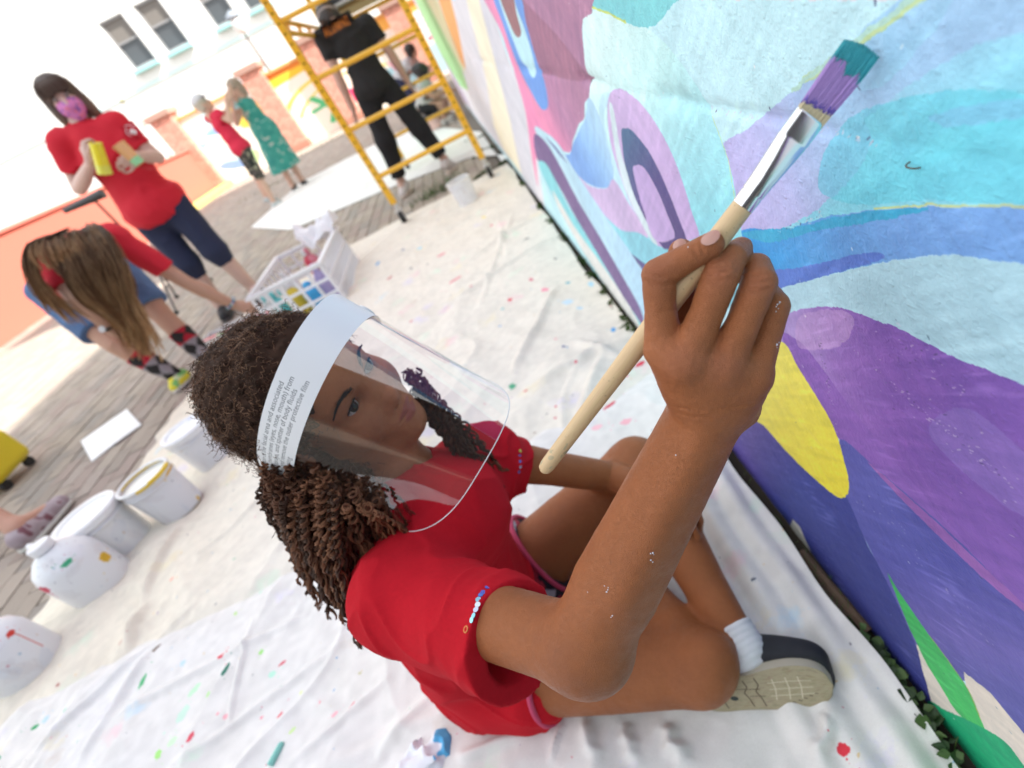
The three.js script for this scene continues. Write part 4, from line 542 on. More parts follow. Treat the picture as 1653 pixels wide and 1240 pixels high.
  obj('body', triUV(bodyGeo, 24), skinM, t);
  { const hairs = []; seed = 55; for (let i = 0; i < 420; i++) { const u = rnd(), e = at(mix(930, 1150, u) + rr(-75, 75), mix(1010, 690, u) + rr(-40, 40), mix(0.43, 0.37, u)), px = mix(930, 1150, u) + rr(-72, 72), py = mix(1010, 690, u) + rr(-40, 40), p = hit(skin, px, py); if (!p || p.distanceTo(e) > 0.1) continue; const n = gradN(skin, p), d = wrR.clone().sub(elR).normalize().multiplyScalar(0.7).add(V3(rr(-0.5, 0.5), rr(-0.5, 0.5), rr(-0.5, 0.5))); hairs.push(tube([p, p.clone().addScaledVector(n, 0.0008).addScaledVector(d, 0.0016), p.clone().addScaledVector(n, 0.001).addScaledVector(d, 0.0036)], 0.00005, 3, 3)); } const m = obj('arm_hairs', hairs.map(world), hairM(0.25, 0.14, 0.08), t); m.userData.kind = 'stuff'; }
  // nails
  const nail = (px, py, a, l, w) => { const p = hit(skin, px, py); if (!p) return; const n = gradN(skin, p), q = onDir(px, py, a, p), X = q.addScaledVector(n, -q.dot(n)).normalize(), Y = n.clone().cross(X); const g = gridGeo(8, 8, (u, v) => { const s = (u - 0.5) * 2, r = (v - 0.5) * 2, m = Math.sqrt(s * s + r * r), k = m > 0 ? Math.max(Math.abs(s), Math.abs(r)) / m : 1; const A = s * k * l, B = r * k * w; const v3 = p.clone().addScaledVector(X, A).addScaledVector(Y, B).addScaledVector(n, 0.0009 - B * B * 55 - A * A * 12); return [v3.x, v3.y, v3.z]; }); obj('nail', world(g), phys(lin(0.5, 0.27, 0.21), 0.25, { side: THREE.DoubleSide }), t); };
  const onDir = (px, py, a, p) => { const z = p.clone().sub(camera.position).dot(camF); return at(px + Math.cos(a) * 8, py + Math.sin(a) * 8, z).sub(at(px, py, z)); };
  nail(1147, 384, -0.5, 0.0058, 0.0042); nail(1097, 396, -1.35, 0.0045, 0.0042);
  // eyes, brows, lashes
  for (const s of [-1, 1]) {
    const c = HL(s * 0.029, 0, -0.0095), gaze = hz.clone().addScaledVector(hx, -0.06).addScaledVector(hy, 0.04).normalize();
    const eye = obj('eye', world(new THREE.SphereGeometry(0.0124, 32, 24).translate(c.x, c.y, c.z)), phys(lin(0.42, 0.38, 0.35), 0.35), t);
    const cap = (ang, r, m, nm) => { const g = new THREE.SphereGeometry(r, 28, 10, 0, 6.2832, 0, ang); g.applyQuaternion(new THREE.Quaternion().setFromUnitVectors(V3(0, 1, 0), gaze)); g.translate(c.x, c.y, c.z); obj(nm, world(g), m, eye); };
    cap(0.57, 0.01248, phys(lin(0.03, 0.014, 0.008), 0.3, { specularIntensity: 0.5 }), 'iris'); cap(0.2, 0.01254, phys(lin(0.004, 0.004, 0.004), 0.15, { specularIntensity: 0.6 }), 'pupil');
    const lid = []; for (let i = 0; i <= 12; i++) { const a = mix(0.18, Math.PI - 0.18, i / 12); const x = s * 0.029 + Math.cos(a) * 0.0124, y = -0.0006 + Math.sin(a) * 0.0049, d = Math.hypot(x - s * 0.029, y); lid.push(HL(x, y, -0.0095 + Math.sqrt(Math.max(0.00002, 0.0137 ** 2 - d * d)) + 0.0003)); }
    obj('eyelash', world(tube(lid, 0.0008, 24, 6)), mat(lin(0.01, 0.007, 0.006), 0.8), t);
    const lashes = []; for (let i = 0; i < 16; i++) { const p = lid[Math.min(12, Math.round(i * 0.78))].clone().addScaledVector(hx, (rnd() - 0.5) * 0.001), side = (i / 15 - 0.5) * (s > 0 ? -1 : 1); lashes.push(tube([p, p.clone().addScaledVector(hz, 0.003).addScaledVector(hy, 0.0005).addScaledVector(hx, -side * s * 0.003), p.clone().addScaledVector(hz, 0.005).addScaledVector(hy, 0.0028).addScaledVector(hx, -side * s * 0.006)], 0.00018, 4, 3)); }
    obj('eyelash', lashes.map(world), mat(lin(0.01, 0.007, 0.006), 0.8), t).name = 'eyelash_hairs';
    const bh = []; for (let i = 0; i < 170; i++) { const u = rnd(), w = (rnd() - 0.5) * (0.0062 - 0.0045 * u), x = s * (0.0145 + 0.033 * u), y = 0.0135 + 0.0065 * Math.sin(Math.pow(u, 0.8) * 2.6) - 0.003 * u * u + w; const o = HL(x, y, 0.05), d = trace(skin, o, hz.clone().negate(), 0.12); if (d === null) continue; const p = o.addScaledVector(hz, -d + 0.0002); bh.push(tube([p, p.clone().addScaledVector(hx, s * 0.003).addScaledVector(hy, 0.0012 - 0.001 * u).addScaledVector(hz, 0.0007), p.clone().addScaledVector(hx, s * 0.0062).addScaledVector(hy, 0.0012 - 0.0022 * u).addScaledVector(hz, -0.0008)], 0.00022, 3, 3)); }
    obj('eyebrow', bh.map(world), mat(lin(0.018, 0.011, 0.008), 0.7), t);
  }
  // paint flecks on the arm
  const fl = []; seed = 12; for (const [x, y, n] of [[1052, 904, 5], [978, 955, 4], [990, 1002, 2], [1090, 740, 1], [1256, 498, 7], [1258, 555, 4], [945, 950, 1], [1110, 392, 3]]) for (let i = 0; i < n; i++) { const p = hit(skin, x + rr(-4, 4), y + rr(-12, 12)); if (p) fl.push(new THREE.SphereGeometry(rr(0.0003, 0.0007), 8, 6).translate(p.x, p.y, p.z)); }
  obj('paint_fleck', fl.map(world), mat(lin(0.72, 0.72, 0.78), 0.5), t);
  // shirt
  const shirt = new Blob(0.03), arm = elR.clone().sub(shR).normalize(), endR = at(822, 1030, 0.512), aL = elL.clone().sub(shL).normalize(), endL = at(838, 752, 0.855);
  const LAT = shL.clone().sub(shR).setY(0).normalize(), FW = V3(-LAT.z, 0, LAT.x).multiplyScalar(1); if (FW.x < 0) FW.negate();
  shirt.ell(chest, [0.118, 0.15, 0.088], [LAT, V3(0, 1, 0), FW], 0.04).ell(lerp(pel, chest, 0.45), [0.118, 0.13, 0.096], [LAT, V3(0, 1, 0), FW], 0.05).ell(V3(-0.375, 0.075, -0.585), [0.118, 0.095, 0.11], [LAT, V3(0, 1, 0), FW], 0.05);
  shirt.cone(V3(-0.4, 0.13, -0.535), V3(-0.418, 0.034, -0.51), 0.052, 0.026, 0.04);
  shirt.cone(shR, shL, 0.046, 0.042, 0.05).cone(lerp(shR, shL, 0.5), neck, 0.075, 0.052, 0.04);
  shirt.chain([[shR, 0.05], [lerp(shR, endR, 0.6), 0.049], [endR.clone().addScaledVector(arm, 0.03), 0.0475]], 0.04).chain([[shL, 0.042], [endL.clone().addScaledVector(aL, 0.03), 0.036]], 0.04);
  shirt.cone(endR.clone().addScaledVector(V3(0, -1, 0), 0.015), endR.clone().addScaledVector(arm, 0.03).addScaledVector(V3(0, -1, 0), 0.02), 0.036, 0.04, 0.03);
  const sleeveCut = (end, ax, r) => { const c0 = end.clone().addScaledVector(ax, 0), k = 0.0015; shirt.put((x, y, z) => { const dx = x - c0.x, dy = y - c0.y, dz = z - c0.z, h = dx * ax.x + dy * ax.y + dz * ax.z; const d2 = Math.sqrt(dx * dx + dy * dy + dz * dz); return Math.max(-h, d2 - r); }, c0.clone().subScalar(r), c0.clone().addScalar(r), 's', k); };
  sleeveCut(endR, arm, 0.1); sleeveCut(endL, aL, 0.09);
  shirt.cone(lerp(shR, endR, 0.8).addScaledVector(V3(0, -1, 0), 0.004), endR.clone().addScaledVector(arm, 0.02).addScaledVector(V3(0, -1, 0), 0.01), 0.032, 0.0425, 0.004, 's'); shirt.cone(lerp(shL, endL, 0.75), endL.clone().addScaledVector(aL, 0.02), 0.026, 0.032, 0.004, 's');
  shirt.cone(neck, HL(0, -0.055, -0.06), 0.047, 0.06, 0.006, 's');
  shirt.cone(hipR.clone().add(V3(-0.01, -0.012, -0.006)), lerp(hipR, knR, 0.1).add(V3(0, -0.012, 0)), 0.087, 0.085, 0.03); shirt.put((x, y, z) => 0.7 * Math.max(-x - 0.268 + 1.1 * (y - 0.12) * (z < -0.57 ? 1 : 0.35) - 0.1 * (z + 0.57) * (z < -0.57 ? 2.4 : -0.6), y - 0.2), null, null, 's', 0.004); shirt.put((x, y, z) => y - 0.006, null, null, 's', 0.004);
  shirt.margin = 0.018;
  shirt.disp = (x, y, z) => { const dx = x - shR.x, dy = y - shR.y, dz = z - shR.z, a = dx * arm.x + dy * arm.y + dz * arm.z, near = Math.exp(-(dx * dx + dy * dy + dz * dz) / 0.02); const w = x + 0.03 * noise(x * 12, y * 12, z * 12);
    return -0.0055 * near * Math.pow(1 - Math.abs(noise(a * 17 + 3, (dy + 0.6 * dz) * 10 + a * 8, 2.5)), 3) - 0.007 * (1 - near) * Math.pow(1 - Math.abs(noise(w * 11 + y * 9, y * 7 - w * 5, z * 9 + 3.3)), 3.5) - 0.0035 * Math.pow(1 - Math.abs(noise(w * 24 + y * 20, y * 9 - w * 12, z * 15 + 6.5)), 7) - 0.003 * Math.pow(1 - Math.abs(noise(a * 26 + 1.7, (dy - 0.5 * dz) * 13 + a * 14, 4.5)), 6) * near - 0.0035 * fbm(w * 15, y * 15, z * 15, 3) - 0.001; };
  const shirtCol = (x, y, z) => { const n = 1 + 0.06 * noise(x * 420, y * 420, z * 420) + 0.05 * fbm(x * 18, y * 18, z * 18, 2); return [0.5 * n, 0.01 * n, 0.02 * n]; };
  const shirtMesh = obj('shirt', triUV(shirt.mesh(0.0025, { color: shirtCol }), 22), vc(0.9, { specularIntensity: 0.25, bumpMap: knitTex, bumpScale: 0.0003 }), t);
  const sq = [[787, 948, '#5a62c8'], [780, 956, '#6c7ad8'], [776, 960, '#4a6ab8'], [772, 968, '#a8d8e4'], [771, 976, '#d8dce0'], [768, 984, '#b8bcd0'], [764, 994, '#86c8d8'], [761, 1001, '#9ad4dc'], [840, 728, '#d8b85a'], [839, 736, '#8a80c8'], [839, 745, '#5a68b8'], [840, 754, '#b8c4e0'], [838, 762, '#7a78c0']];
  for (const [x, y, col] of sq) { const p = hit(shirt, x, y); if (!p) continue; const n = gradN(shirt, p), g = new THREE.CylinderGeometry(0.0026, 0.0026, 0.0004, 14); g.applyQuaternion(new THREE.Quaternion().setFromUnitVectors(V3(0, 1, 0), n.add(V3(rr(-0.2, 0.2), rr(-0.2, 0.2), rr(-0.2, 0.2))).normalize())); g.translate(p.x, p.y, p.z); obj('sequin', world(g), phys(css(col), 0.2, { metalness: 0.5 }), shirtMesh); }
  { const p = hit(shirt, 752, 1016); if (p) { const n = gradN(shirt, p), g = new THREE.TorusGeometry(0.0026, 0.0008, 6, 16); g.applyQuaternion(new THREE.Quaternion().setFromUnitVectors(V3(0, 0, 1), n)); g.translate(p.x, p.y, p.z); obj('bead_ring', world(g), mat(lin(0.7, 0.2, 0.05), 0.5), shirtMesh); } }
  // shorts
  const sh = new Blob(0.03), eR = lerp(hipR, knR, 0.24), eL = lerp(hipL, knL, 0.3), uR = knR.clone().sub(hipR).normalize(), uL = knL.clone().sub(hipL).normalize();
  sh.ell(pel, [0.1, 0.08, 0.11], null, 0.03).cone(hipR, lerp(hipR, knR, 0.4), 0.08, 0.074).cone(hipL, lerp(hipL, knL, 0.4), 0.087, 0.082);
  for (const [e, u, r] of [[eR, uR, 0.2], [eL, uL, 0.2]]) sh.put((x, y, z) => { const dx = x - e.x, dy = y - e.y, dz = z - e.z, h = dx * u.x + dy * u.y + dz * u.z; return Math.max(-h, Math.sqrt(dx * dx + dy * dy + dz * dz) - 0.12); }, null, null, 's', 0.002);
  sh.put((x, y) => y - 0.004, null, null, 's', 0.004); sh.margin = 0.008; sh.disp = (x, y, z) => 0.004 * fbm(x * 18, y * 18, z * 18, 3);
  const shortsMesh = obj('shorts', sh.mesh(0.0035, { color: (x, y, z) => { const n = fbm(x * 24, y * 24, z * 24, 2), m = fbm(x * 24 + 9, y * 24, z * 24, 2); return n > 0.12 ? [0.5, 0.03, 0.06] : m > 0.14 ? [0.5, 0.5, 0.56] : [0.02, 0.018, 0.03]; } }), vc(0.85), t);
  for (const [e, u, r] of [[eR, uR, 0.077], [eL, uL, 0.085]]) { const g = new THREE.TorusGeometry(r, 0.0045, 8, 60); g.applyQuaternion(new THREE.Quaternion().setFromUnitVectors(V3(0, 0, 1), u)); g.translate(e.x, e.y, e.z); obj('trim', world(g), mat(lin(0.55, 0.06, 0.14), 0.85), shortsMesh); }
  // sock and shoe
  const sock = new Blob(0.015), heel = at(1160, 1105, 0.79), toe = at(1338, 1105, 0.755), ld = anL.clone().sub(knL).normalize(); sock.chain([[anL.clone().addScaledVector(ld, -0.018), 0.0335], [anL.clone().addScaledVector(ld, 0.02), 0.034], [lerp(heel, toe, 0.28).addScaledVector(V3(0, 0, -1), 0.03), 0.032]], 0.015);
  { const c0 = anL.clone().addScaledVector(ld, -0.016); sock.put((x, y, z) => -((x - c0.x) * ld.x + (y - c0.y) * ld.y + (z - c0.z) * ld.z) * -1, null, null, 's', 0.002); sock.items[sock.items.length - 1].d = (x, y, z) => ((x - c0.x) * ld.x + (y - c0.y) * ld.y + (z - c0.z) * ld.z); sock.disp = (x, y, z) => 0.0008 * Math.sin((x * ld.x + y * ld.y + z * ld.z) * 700); }
  obj('sock', sock.mesh(0.0025), mat(lin(0.78, 0.78, 0.8), 0.9), t);
  { // shoe: sole turned to the viewer
    const A = onY(1138, 1158, 0.03), Bt = onY(1354, 1134, 0.034), L = Bt.clone().sub(A), len = L.length(), X = L.normalize();
    const N = V3(-0.08, 0.5, 0.86); N.addScaledVector(X, -N.dot(X)).normalize(); const Y = N.clone().cross(X).normalize(); if (Y.y < 0) Y.negate();
    const S = (x, y, n) => A.clone().addScaledVector(X, x * len).addScaledVector(Y, y).addScaledVector(N, n);
    const w = (x) => 0.5 * (0.05 + 0.018 * ss(0.25, 0.75, x)) * Math.sqrt(Math.max(0, 1 - Math.pow(Math.abs(x * 2 - 1), 4.5))), mid = (x) => 0.026 + 0.004 * Math.sin(x * 3);
    const shape = []; for (let i = 0; i <= 40; i++) shape.push([i / 40, mid(i / 40) + w(i / 40)]); for (let i = 40; i >= 0; i--) shape.push([i / 40, mid(i / 40) - w(i / 40)]);
    const soleTex = canvasTex(512, 256, (c) => { c.fillStyle = '#a99c80'; c.fillRect(0, 0, 512, 256); seed = 3; for (let i = 0; i < 900; i++) { c.fillStyle = `rgba(${rr(60, 130) | 0},${rr(50, 110) | 0},${rr(40, 80) | 0},0.1)`; c.fillRect(rr(0, 512), rr(0, 256), rr(2, 30), rr(2, 8)); } c.lineWidth = 4; const ln = (p, col) => { c.strokeStyle = col; c.beginPath(); p.forEach(([x, y], i) => i ? c.lineTo(x, y) : c.moveTo(x, y)); c.stroke(); };
      for (const x of [90, 190, 235]) ln([[x, 30], [x + 10, 80], [x - 6, 120], [x + 8, 170], [x + 16, 230]], '#4a3a2c'); ln([[60, 90], [150, 80], [245, 110]], '#4a3a2c'); ln([[200, 150], [260, 158]], '#4a3a2c'); for (const x of [300, 350, 395]) ln([[x, 60], [x + 4, 120], [x - 4, 190]], '#d2c6ac'); for (const y of [80, 120, 160]) ln([[280, y], [440, y + 8]], '#d2c6ac'); for (let i = 0; i < 6; i++) ln([[330 + i * 22, 214 - i * 9], [342 + i * 22, 226 - i * 10]], '#4a3a2c'); c.fillStyle = '#39413f'; c.beginPath(); c.ellipse(140, 150, 20, 14, 1.2, 0, 7); c.fill(); });
    const ring = (n, s) => shape.map(([x, y]) => S(0.5 + (x - 0.5) * s, mid(x) + (y - mid(x)) * s, n));
    const sole = gridGeo(81, 1, (u, v) => { const i = Math.min(81, Math.round(u * 81)), q = shape[i], p = S(q[0], q[1], v ? 0.0 : -0.018); return [p.x, p.y, p.z]; });
    const face = gridGeo(40, 10, (u, v) => { const x = u, y = mid(x) + w(x) * (v * 2 - 1), p = S(x, y, 0.0018 * (1 - Math.pow(v * 2 - 1, 4)) - 0.0006); return [p.x, p.y, p.z, u, v]; });
    const shoe = obj('shoe', [world(sole)], mat(lin(0.5, 0.45, 0.35), 0.8, { side: THREE.DoubleSide }), t); shoe.geometry.userData.world = true; 
    obj('sole', world(face), mat(0xffffff, 0.75, { map: soleTex, side: THREE.DoubleSide }), shoe);
    const up = new Blob(0.012); for (let i = 0; i < 11; i++) { const x = 0.04 + i * 0.086, hgt = mix(0.052, 0.024, ss(0.3, 1, x)); up.cone(S(x, mid(x) - w(x) * 0.45, -0.02 - hgt * 0.5), S(x, mid(x) + w(x) * 0.45, -0.02 - hgt * 0.5), 0.012 + hgt * 0.45, 0.012 + hgt * 0.45, 0.016); }
    up.cone(S(0.28, 0.03, -0.02), S(0.28, 0.035, -0.09), 0.027, 0.04, 0.01, 's'); const n0 = S(0, 0, -0.016); up.put((x, y, z) => -((x - n0.x) * N.x + (y - n0.y) * N.y + (z - n0.z) * N.z), null, null, 's', 0.002); up.items[up.items.length - 1].d = (x, y, z) => -((x - n0.x) * N.x + (y - n0.y) * N.y + (z - n0.z) * N.z);
    obj('upper', up.mesh(0.0025, { color: (x, y, z) => { const q = V3(x, y, z).sub(A).dot(X) / len, n = 1 + 0.3 * fbm(x * 60, y * 60, z * 60, 3); return q < 0.42 && V3(x, y, z).sub(A).dot(Y) > 0.045 ? [0.16 * n, 0.065 * n, 0.035 * n] : [0.02 * n, 0.021 * n, 0.027 * n]; } }), vc(0.8), shoe);
    obj('lace', world(tube([S(0.45, 0.05, -0.04), S(0.5, 0.066, -0.05), S(0.56, 0.062, -0.05), S(0.6, 0.05, -0.04)], 0.0015, 16, 6)), mat(lin(0.05, 0.07, 0.12), 0.8), shoe);
    const st = []; for (let i = 0; i < 14; i++) { const x = 0.55 + i * 0.03, p = S(x, mid(x) + w(x) * 0.7, -0.033 + x * 0.004); st.push(new THREE.SphereGeometry(0.0009, 6, 4).translate(p.x, p.y, p.z)); } obj('stitching', st.map(world), mat(lin(0.5, 0.5, 0.5), 0.8), shoe);
  }
  // hair
  const hair = new Blob(0.03);
  hair.ell(HL(0, 0.038, -0.094), [0.084, 0.087, 0.087], AX, 0.03).ell(HL(0, -0.03, -0.118), [0.082, 0.08, 0.064], AX, 0.03).ell(HL(-0.06, -0.05, -0.11), [0.035, 0.06, 0.045], AX, 0.03);
  hair.ell(HL(0, 0.05, -0.06), [0.079, 0.066, 0.068], AX, 0.02);
  hair.chain([[HL(-0.045, -0.06, -0.12), 0.048], [at(515, 825, 0.665), 0.042], [at(535, 895, 0.69), 0.028], [at(548, 950, 0.7), 0.012]], 0.03);
  hair.chain([[HL(-0.066, -0.075, -0.085), 0.03], [at(590, 845, 0.635), 0.022], [at(635, 865, 0.64), 0.014]], 0.03);
  hair.ell(HL(0.006, -0.04, 0.056), [0.058, 0.094, 0.091], AX, 0.018, 's');
  hair.margin = 0.014;
  hair.disp = (x, y, z) => -0.006 * fbm(x * 45, y * 45, z * 45, 2) - 0.005 * Math.abs(noise(x * 95, y * 95, z * 95)) - 0.003 * noise(x * 210, y * 210, z * 210) + 0.004;
  const hairCol = (x, y, z) => { const b = loc(x, y, z)[1], k = ss(0.0, -0.13, b), n = 0.75 + 0.8 * Math.abs(noise(x * 120, y * 120, z * 120)); return [mix(0.046, 0.075, k) * n, mix(0.024, 0.03, k) * n, mix(0.015, 0.015, k) * n]; };
  const hm = obj('hair', hair.mesh(0.003, { color: hairCol }), vc(0.85, { specularIntensity: 0.25 }), t);
  seed = 21;
  const frz = [[], [], []], HP = hm.geometry.attributes.position, HN = hm.geometry.attributes.normal, nV = HP.count;
  const strandTube = (pts, r, sides = 3) => { const n = pts.length, pos = [], ix = []; let N = V3(0.3, 1, 0.2).normalize(); for (let i = 0; i < n; i++) { const T = pts[Math.min(i + 1, n - 1)].clone().sub(pts[Math.max(i - 1, 0)]).normalize(); N.addScaledVector(T, -N.dot(T)).normalize(); const B = T.clone().cross(N), w = r * (i === n - 1 ? 0.3 : 1); for (let k = 0; k < sides; k++) { const a = k / sides * 6.2832; const q = pts[i]; pos.push(q.x + (N.x * Math.cos(a) + B.x * Math.sin(a)) * w, q.y + (N.y * Math.cos(a) + B.y * Math.sin(a)) * w, q.z + (N.z * Math.cos(a) + B.z * Math.sin(a)) * w); } } for (let i = 0; i + 1 < n; i++) for (let k = 0; k < sides; k++) { const a = i * sides + k, b = i * sides + (k + 1) % sides; ix.push(a, b, b + sides, a, b + sides, a + sides); } return [pos, ix]; };
  const joinStrands = (list) => { let nv = 0, ni = 0; for (const [p, x] of list) { nv += p.length; ni += x.length; } const P = new Float32Array(nv), I = new Uint32Array(ni); let o = 0, q = 0; for (const [p, x] of list) { for (let i = 0; i < x.length; i++) I[q + i] = x[i] + o / 3; q += x.length; P.set(p, o); o += p.length; } const g = new THREE.BufferGeometry(); g.setAttribute('position', new THREE.BufferAttribute(P, 3)); g.setIndex(new THREE.BufferAttribute(I, 1)); g.computeVertexNormals(); return world(g); };
  const inv = hm.matrixWorld;
  for (let i = 0; i < 6500; i++) {
    const v = (rnd() * nV) | 0, p = V3(HP.getX(v), HP.getY(v), HP.getZ(v)), n = V3(HN.getX(v), HN.getY(v), HN.getZ(v)), l = loc(p.x, p.y, p.z); if (l[2] > -0.02 && Math.abs(l[0]) < 0.06) continue;
    const tg = V3(rr(-1, 1), rr(-1, 1), rr(-1, 1)).addScaledVector(hy, -0.5).addScaledVector(hz, -0.5); tg.addScaledVector(n, -tg.dot(n)).normalize(); const bi = n.clone().cross(tg), r = rr(0.0012, 0.0034), turns = rr(1.5, 3.6), L = rr(0.012, 0.03), ph = rnd() * 6, lift = rr(-0.001, 0.0035), pts = [], m = 15;
    for (let k = 0; k <= m; k++) { const u = k / m, a = ph + u * turns * 6.2832; pts.push(p.clone().addScaledVector(tg, L * u + r * Math.cos(a) * 0.6).addScaledVector(n, -0.001 + lift * Math.sin(u * 2.6) + r * (0.35 + 0.5 * Math.sin(a))).addScaledVector(bi, r * Math.cos(a))); }
    frz[(rnd() * 3) | 0].push(strandTube(pts, rr(0.00022, 0.00045)));
  }
  [[0.06, 0.031, 0.018], [0.14, 0.072, 0.04], [0.25, 0.135, 0.075]].forEach((c, i) => { const m = obj('curl_strands', joinStrands(frz[i]), hairM(...c), hm); m.userData.kind = 'stuff'; });
  // ringlets: each a lock of three twined strands
  const ringlet = (path, R, r, c) => { const cv = new THREE.CatmullRomCurve3(path), L = cv.getLength(), turns = L / (R * 4.2), n = Math.ceil(turns * 8), list = [], ph0 = rnd() * 6; const N0 = V3(0.4, 0.2, 0.9).normalize();
    for (let s = 0; s < 9; s++) { const jp = rr(-0.95, 0.95), jr = rr(0.6, 1.15), pts = []; for (let i = 0; i <= n; i++) { const u = i / n, q = cv.getPoint(u), T = cv.getTangent(u), N = N0.clone().addScaledVector(T, -N0.dot(T)).normalize(), B = T.clone().cross(N), a = ph0 + jp + 0.5 * noise(u * 6, s * 3.7, ph0) + u * turns * 6.2832, w = R * jr * (0.85 + 0.3 * noise(u * 9, ph0 * 7, 0.3)) * (1 - 0.3 * u); pts.push(q.addScaledVector(N, Math.cos(a) * w).addScaledVector(B, Math.sin(a) * w)); } list.push(strandTube(pts, r * rr(0.55, 1.1), 3)); }
    obj('ringlet', joinStrands(list), c, hm); };
  const rm = [[0.065, 0.029, 0.015], [0.135, 0.056, 0.027], [0.23, 0.1, 0.048]].map((c) => hairM(...c));
  seed = 33;
  const tips = [[588, 1044, 0.66], [560, 1010, 0.67], [540, 1000, 0.68], [520, 985, 0.69], [505, 965, 0.7], [490, 945, 0.7], [478, 920, 0.7], [470, 890, 0.69], [462, 860, 0.68], [572, 965, 0.655], [590, 945, 0.65], [612, 925, 0.645], [640, 905, 0.64], [665, 895, 0.64], [550, 980, 0.665], [530, 960, 0.67], [676, 880, 0.635], [600, 905, 0.63], [515, 930, 0.675], [570, 1000, 0.66]];
  for (let i = 0; i < 150; i++) { const tp = tips[i % tips.length], e = at(tp[0] + (i < 20 ? 0 : rr(-12, 12)), tp[1] + (i < 20 ? 0 : rr(-34, 6)), tp[2] + rr(-0.012, 0.012)), u = cl((tp[0] - 462) / 215), o = at(mix(432, 600, u) + rr(-14, 22), mix(770, 800, u) + rr(-30, 30), mix(0.6, 0.58, u) + rr(-0.025, 0.02)), m = lerp(o, e, 0.5).add(V3(rr(-0.008, 0.008), 0.012 + rr(-0.005, 0.01), rr(-0.008, 0.008))); ringlet([o, lerp(o, m, 0.5).add(V3(0, 0.006, 0)), m, e], rr(0.003, 0.0062), rr(0.0006, 0.0011), rm[(rnd() * 3) | 0]); }
  for (let i = 0; i < 64; i++) { const u = i / 63, e = at(mix(752, 828, u) + rr(-34, 10), mix(725, 808, u) + rr(-34, 8), 0.755 + rr(-0.02, 0.02)), o = at(mix(664, 690, u) + rr(-14, 12), mix(604, 668, u) + rr(-18, 14), 0.72 + rr(-0.02, 0.02)), m = lerp(o, e, 0.5).add(V3(rr(-0.008, 0.008), rr(-0.006, 0.012), rr(-0.008, 0.008))); ringlet([o, m, e], rr(0.003, 0.005), rr(0.0007, 0.0011), rm[(rnd() * 2) | 0]); }
  for (let i = 0; i < 30; i++) { const a = rr(-0.9, 1), p = HL(-0.07 + rr(-0.02, 0.02), -0.04 + rr(-0.03, 0.03), -0.1 + rr(-0.04, 0.03)), e = at(rr(440, 620), rr(790, 880), rr(0.6, 0.64)); ringlet([p, lerp(p, e, 0.5).add(V3(0, 0.012, 0)), e], rr(0.0034, 0.0055), rr(0.0007, 0.0011), rm[(rnd() * 3) | 0]); }

  // ---------------------------------------------------------------- face shield
  const fs = thing('face_shield', 'clear plastic face shield with a white printed brow strip, worn by the painting child', 'face shield', [E.x, E.y, E.z]);
  const Q = { cx: -0.0145, cy: -0.0216, cz: -0.0477, rx: 0.0729, rz: 0.1441, vt: 0.0576, Hh: 0.2149, t0: 1.4061, n: 2.2342, tilt: 0.5755, yaw: -0.9944, roll: -0.3475, far: 1.25 };
  const sheet = (tt, v, off = 0) => { const th = tt * Q.t0 + Q.yaw, sx = Math.sin(th), cz = Math.cos(th), nx = sx / Q.rx, nz = cz / Q.rz, nl = Math.hypot(nx, nz), lx = Q.rx * sx + off * nx / nl, lz0 = Q.rz * cz + off * nz / nl, c = Math.cos(Q.tilt), s = Math.sin(Q.tilt), y = v * c + lz0 * s, z = lz0 * c - v * s, cr = Math.cos(Q.roll), sr = Math.sin(Q.roll); return HL(lx * cr - y * sr + Q.cx, lx * sr + y * cr + Q.cy + Q.vt, z + Q.cz); };
  const hb = (tt) => { const n = tt < 0 ? Q.n : 3.5, a = tt < 0 ? -tt : tt / Q.far; return -Q.Hh * (0.22 + 0.78 * Math.pow(Math.max(0, 1 - Math.pow(a, n)), 1 / n)); }, TT = (u) => mix(-1, Q.far, u);
  obj('visor', world(gridGeo(160, 50, (u, v) => { const tt = TT(u), p = sheet(tt, v * hb(tt)); return [p.x, p.y, p.z]; })), phys(lin(0.97, 0.975, 0.98), 0.025, { transmission: 1, thickness: 0, ior: 2.0, specularIntensity: 1, side: THREE.DoubleSide }), fs);
  const ep = []; for (let i = 0; i <= 120; i++) { const tt = TT(i / 120); ep.push(sheet(tt, hb(tt))); } obj('visor_edge', world(tube(ep, 0.00055, 240, 5)), phys(lin(0.75, 0.78, 0.8), 0.25), fs);
  const stripTex = canvasTex(2048, 256, (c) => { c.fillStyle = '#eef1f1'; c.fillRect(0, 0, 2048, 256); c.fillStyle = '#3a4046'; c.font = '40px sans-serif'; ['protection of the facial area and associated', 'mucous membranes (eyes, nose, mouth) from', 'splashes, sprays, and spatter of body fluids'].forEach((s, i) => c.fillText(s, 150, 62 + i * 42)); c.fillText('Peel and remove the outer protective film', 250, 190); c.fillText('before using', 250, 232); });
  ep.length = 0; for (let i = 0; i <= 24; i++) ep.push(sheet(1.249, hb(1.249) * i / 24)); obj('visor_edge', world(tube(ep, 0.00055, 40, 5)), phys(lin(0.75, 0.78, 0.8), 0.25), fs);
  const sd = (tt) => 0.043 * mix(1, 0.62, ss(-0.86, -1, tt));
  obj('brow_strip', world(gridGeo(160, 8, (u, v) => { const tt = TT(u), p = sheet(tt, 0.001 - v * sd(tt), 0.0007); return [p.x, p.y, p.z, u, 1 - v]; })), mat(0xffffff, 0.38, { map: stripTex, side: THREE.DoubleSide }), fs);
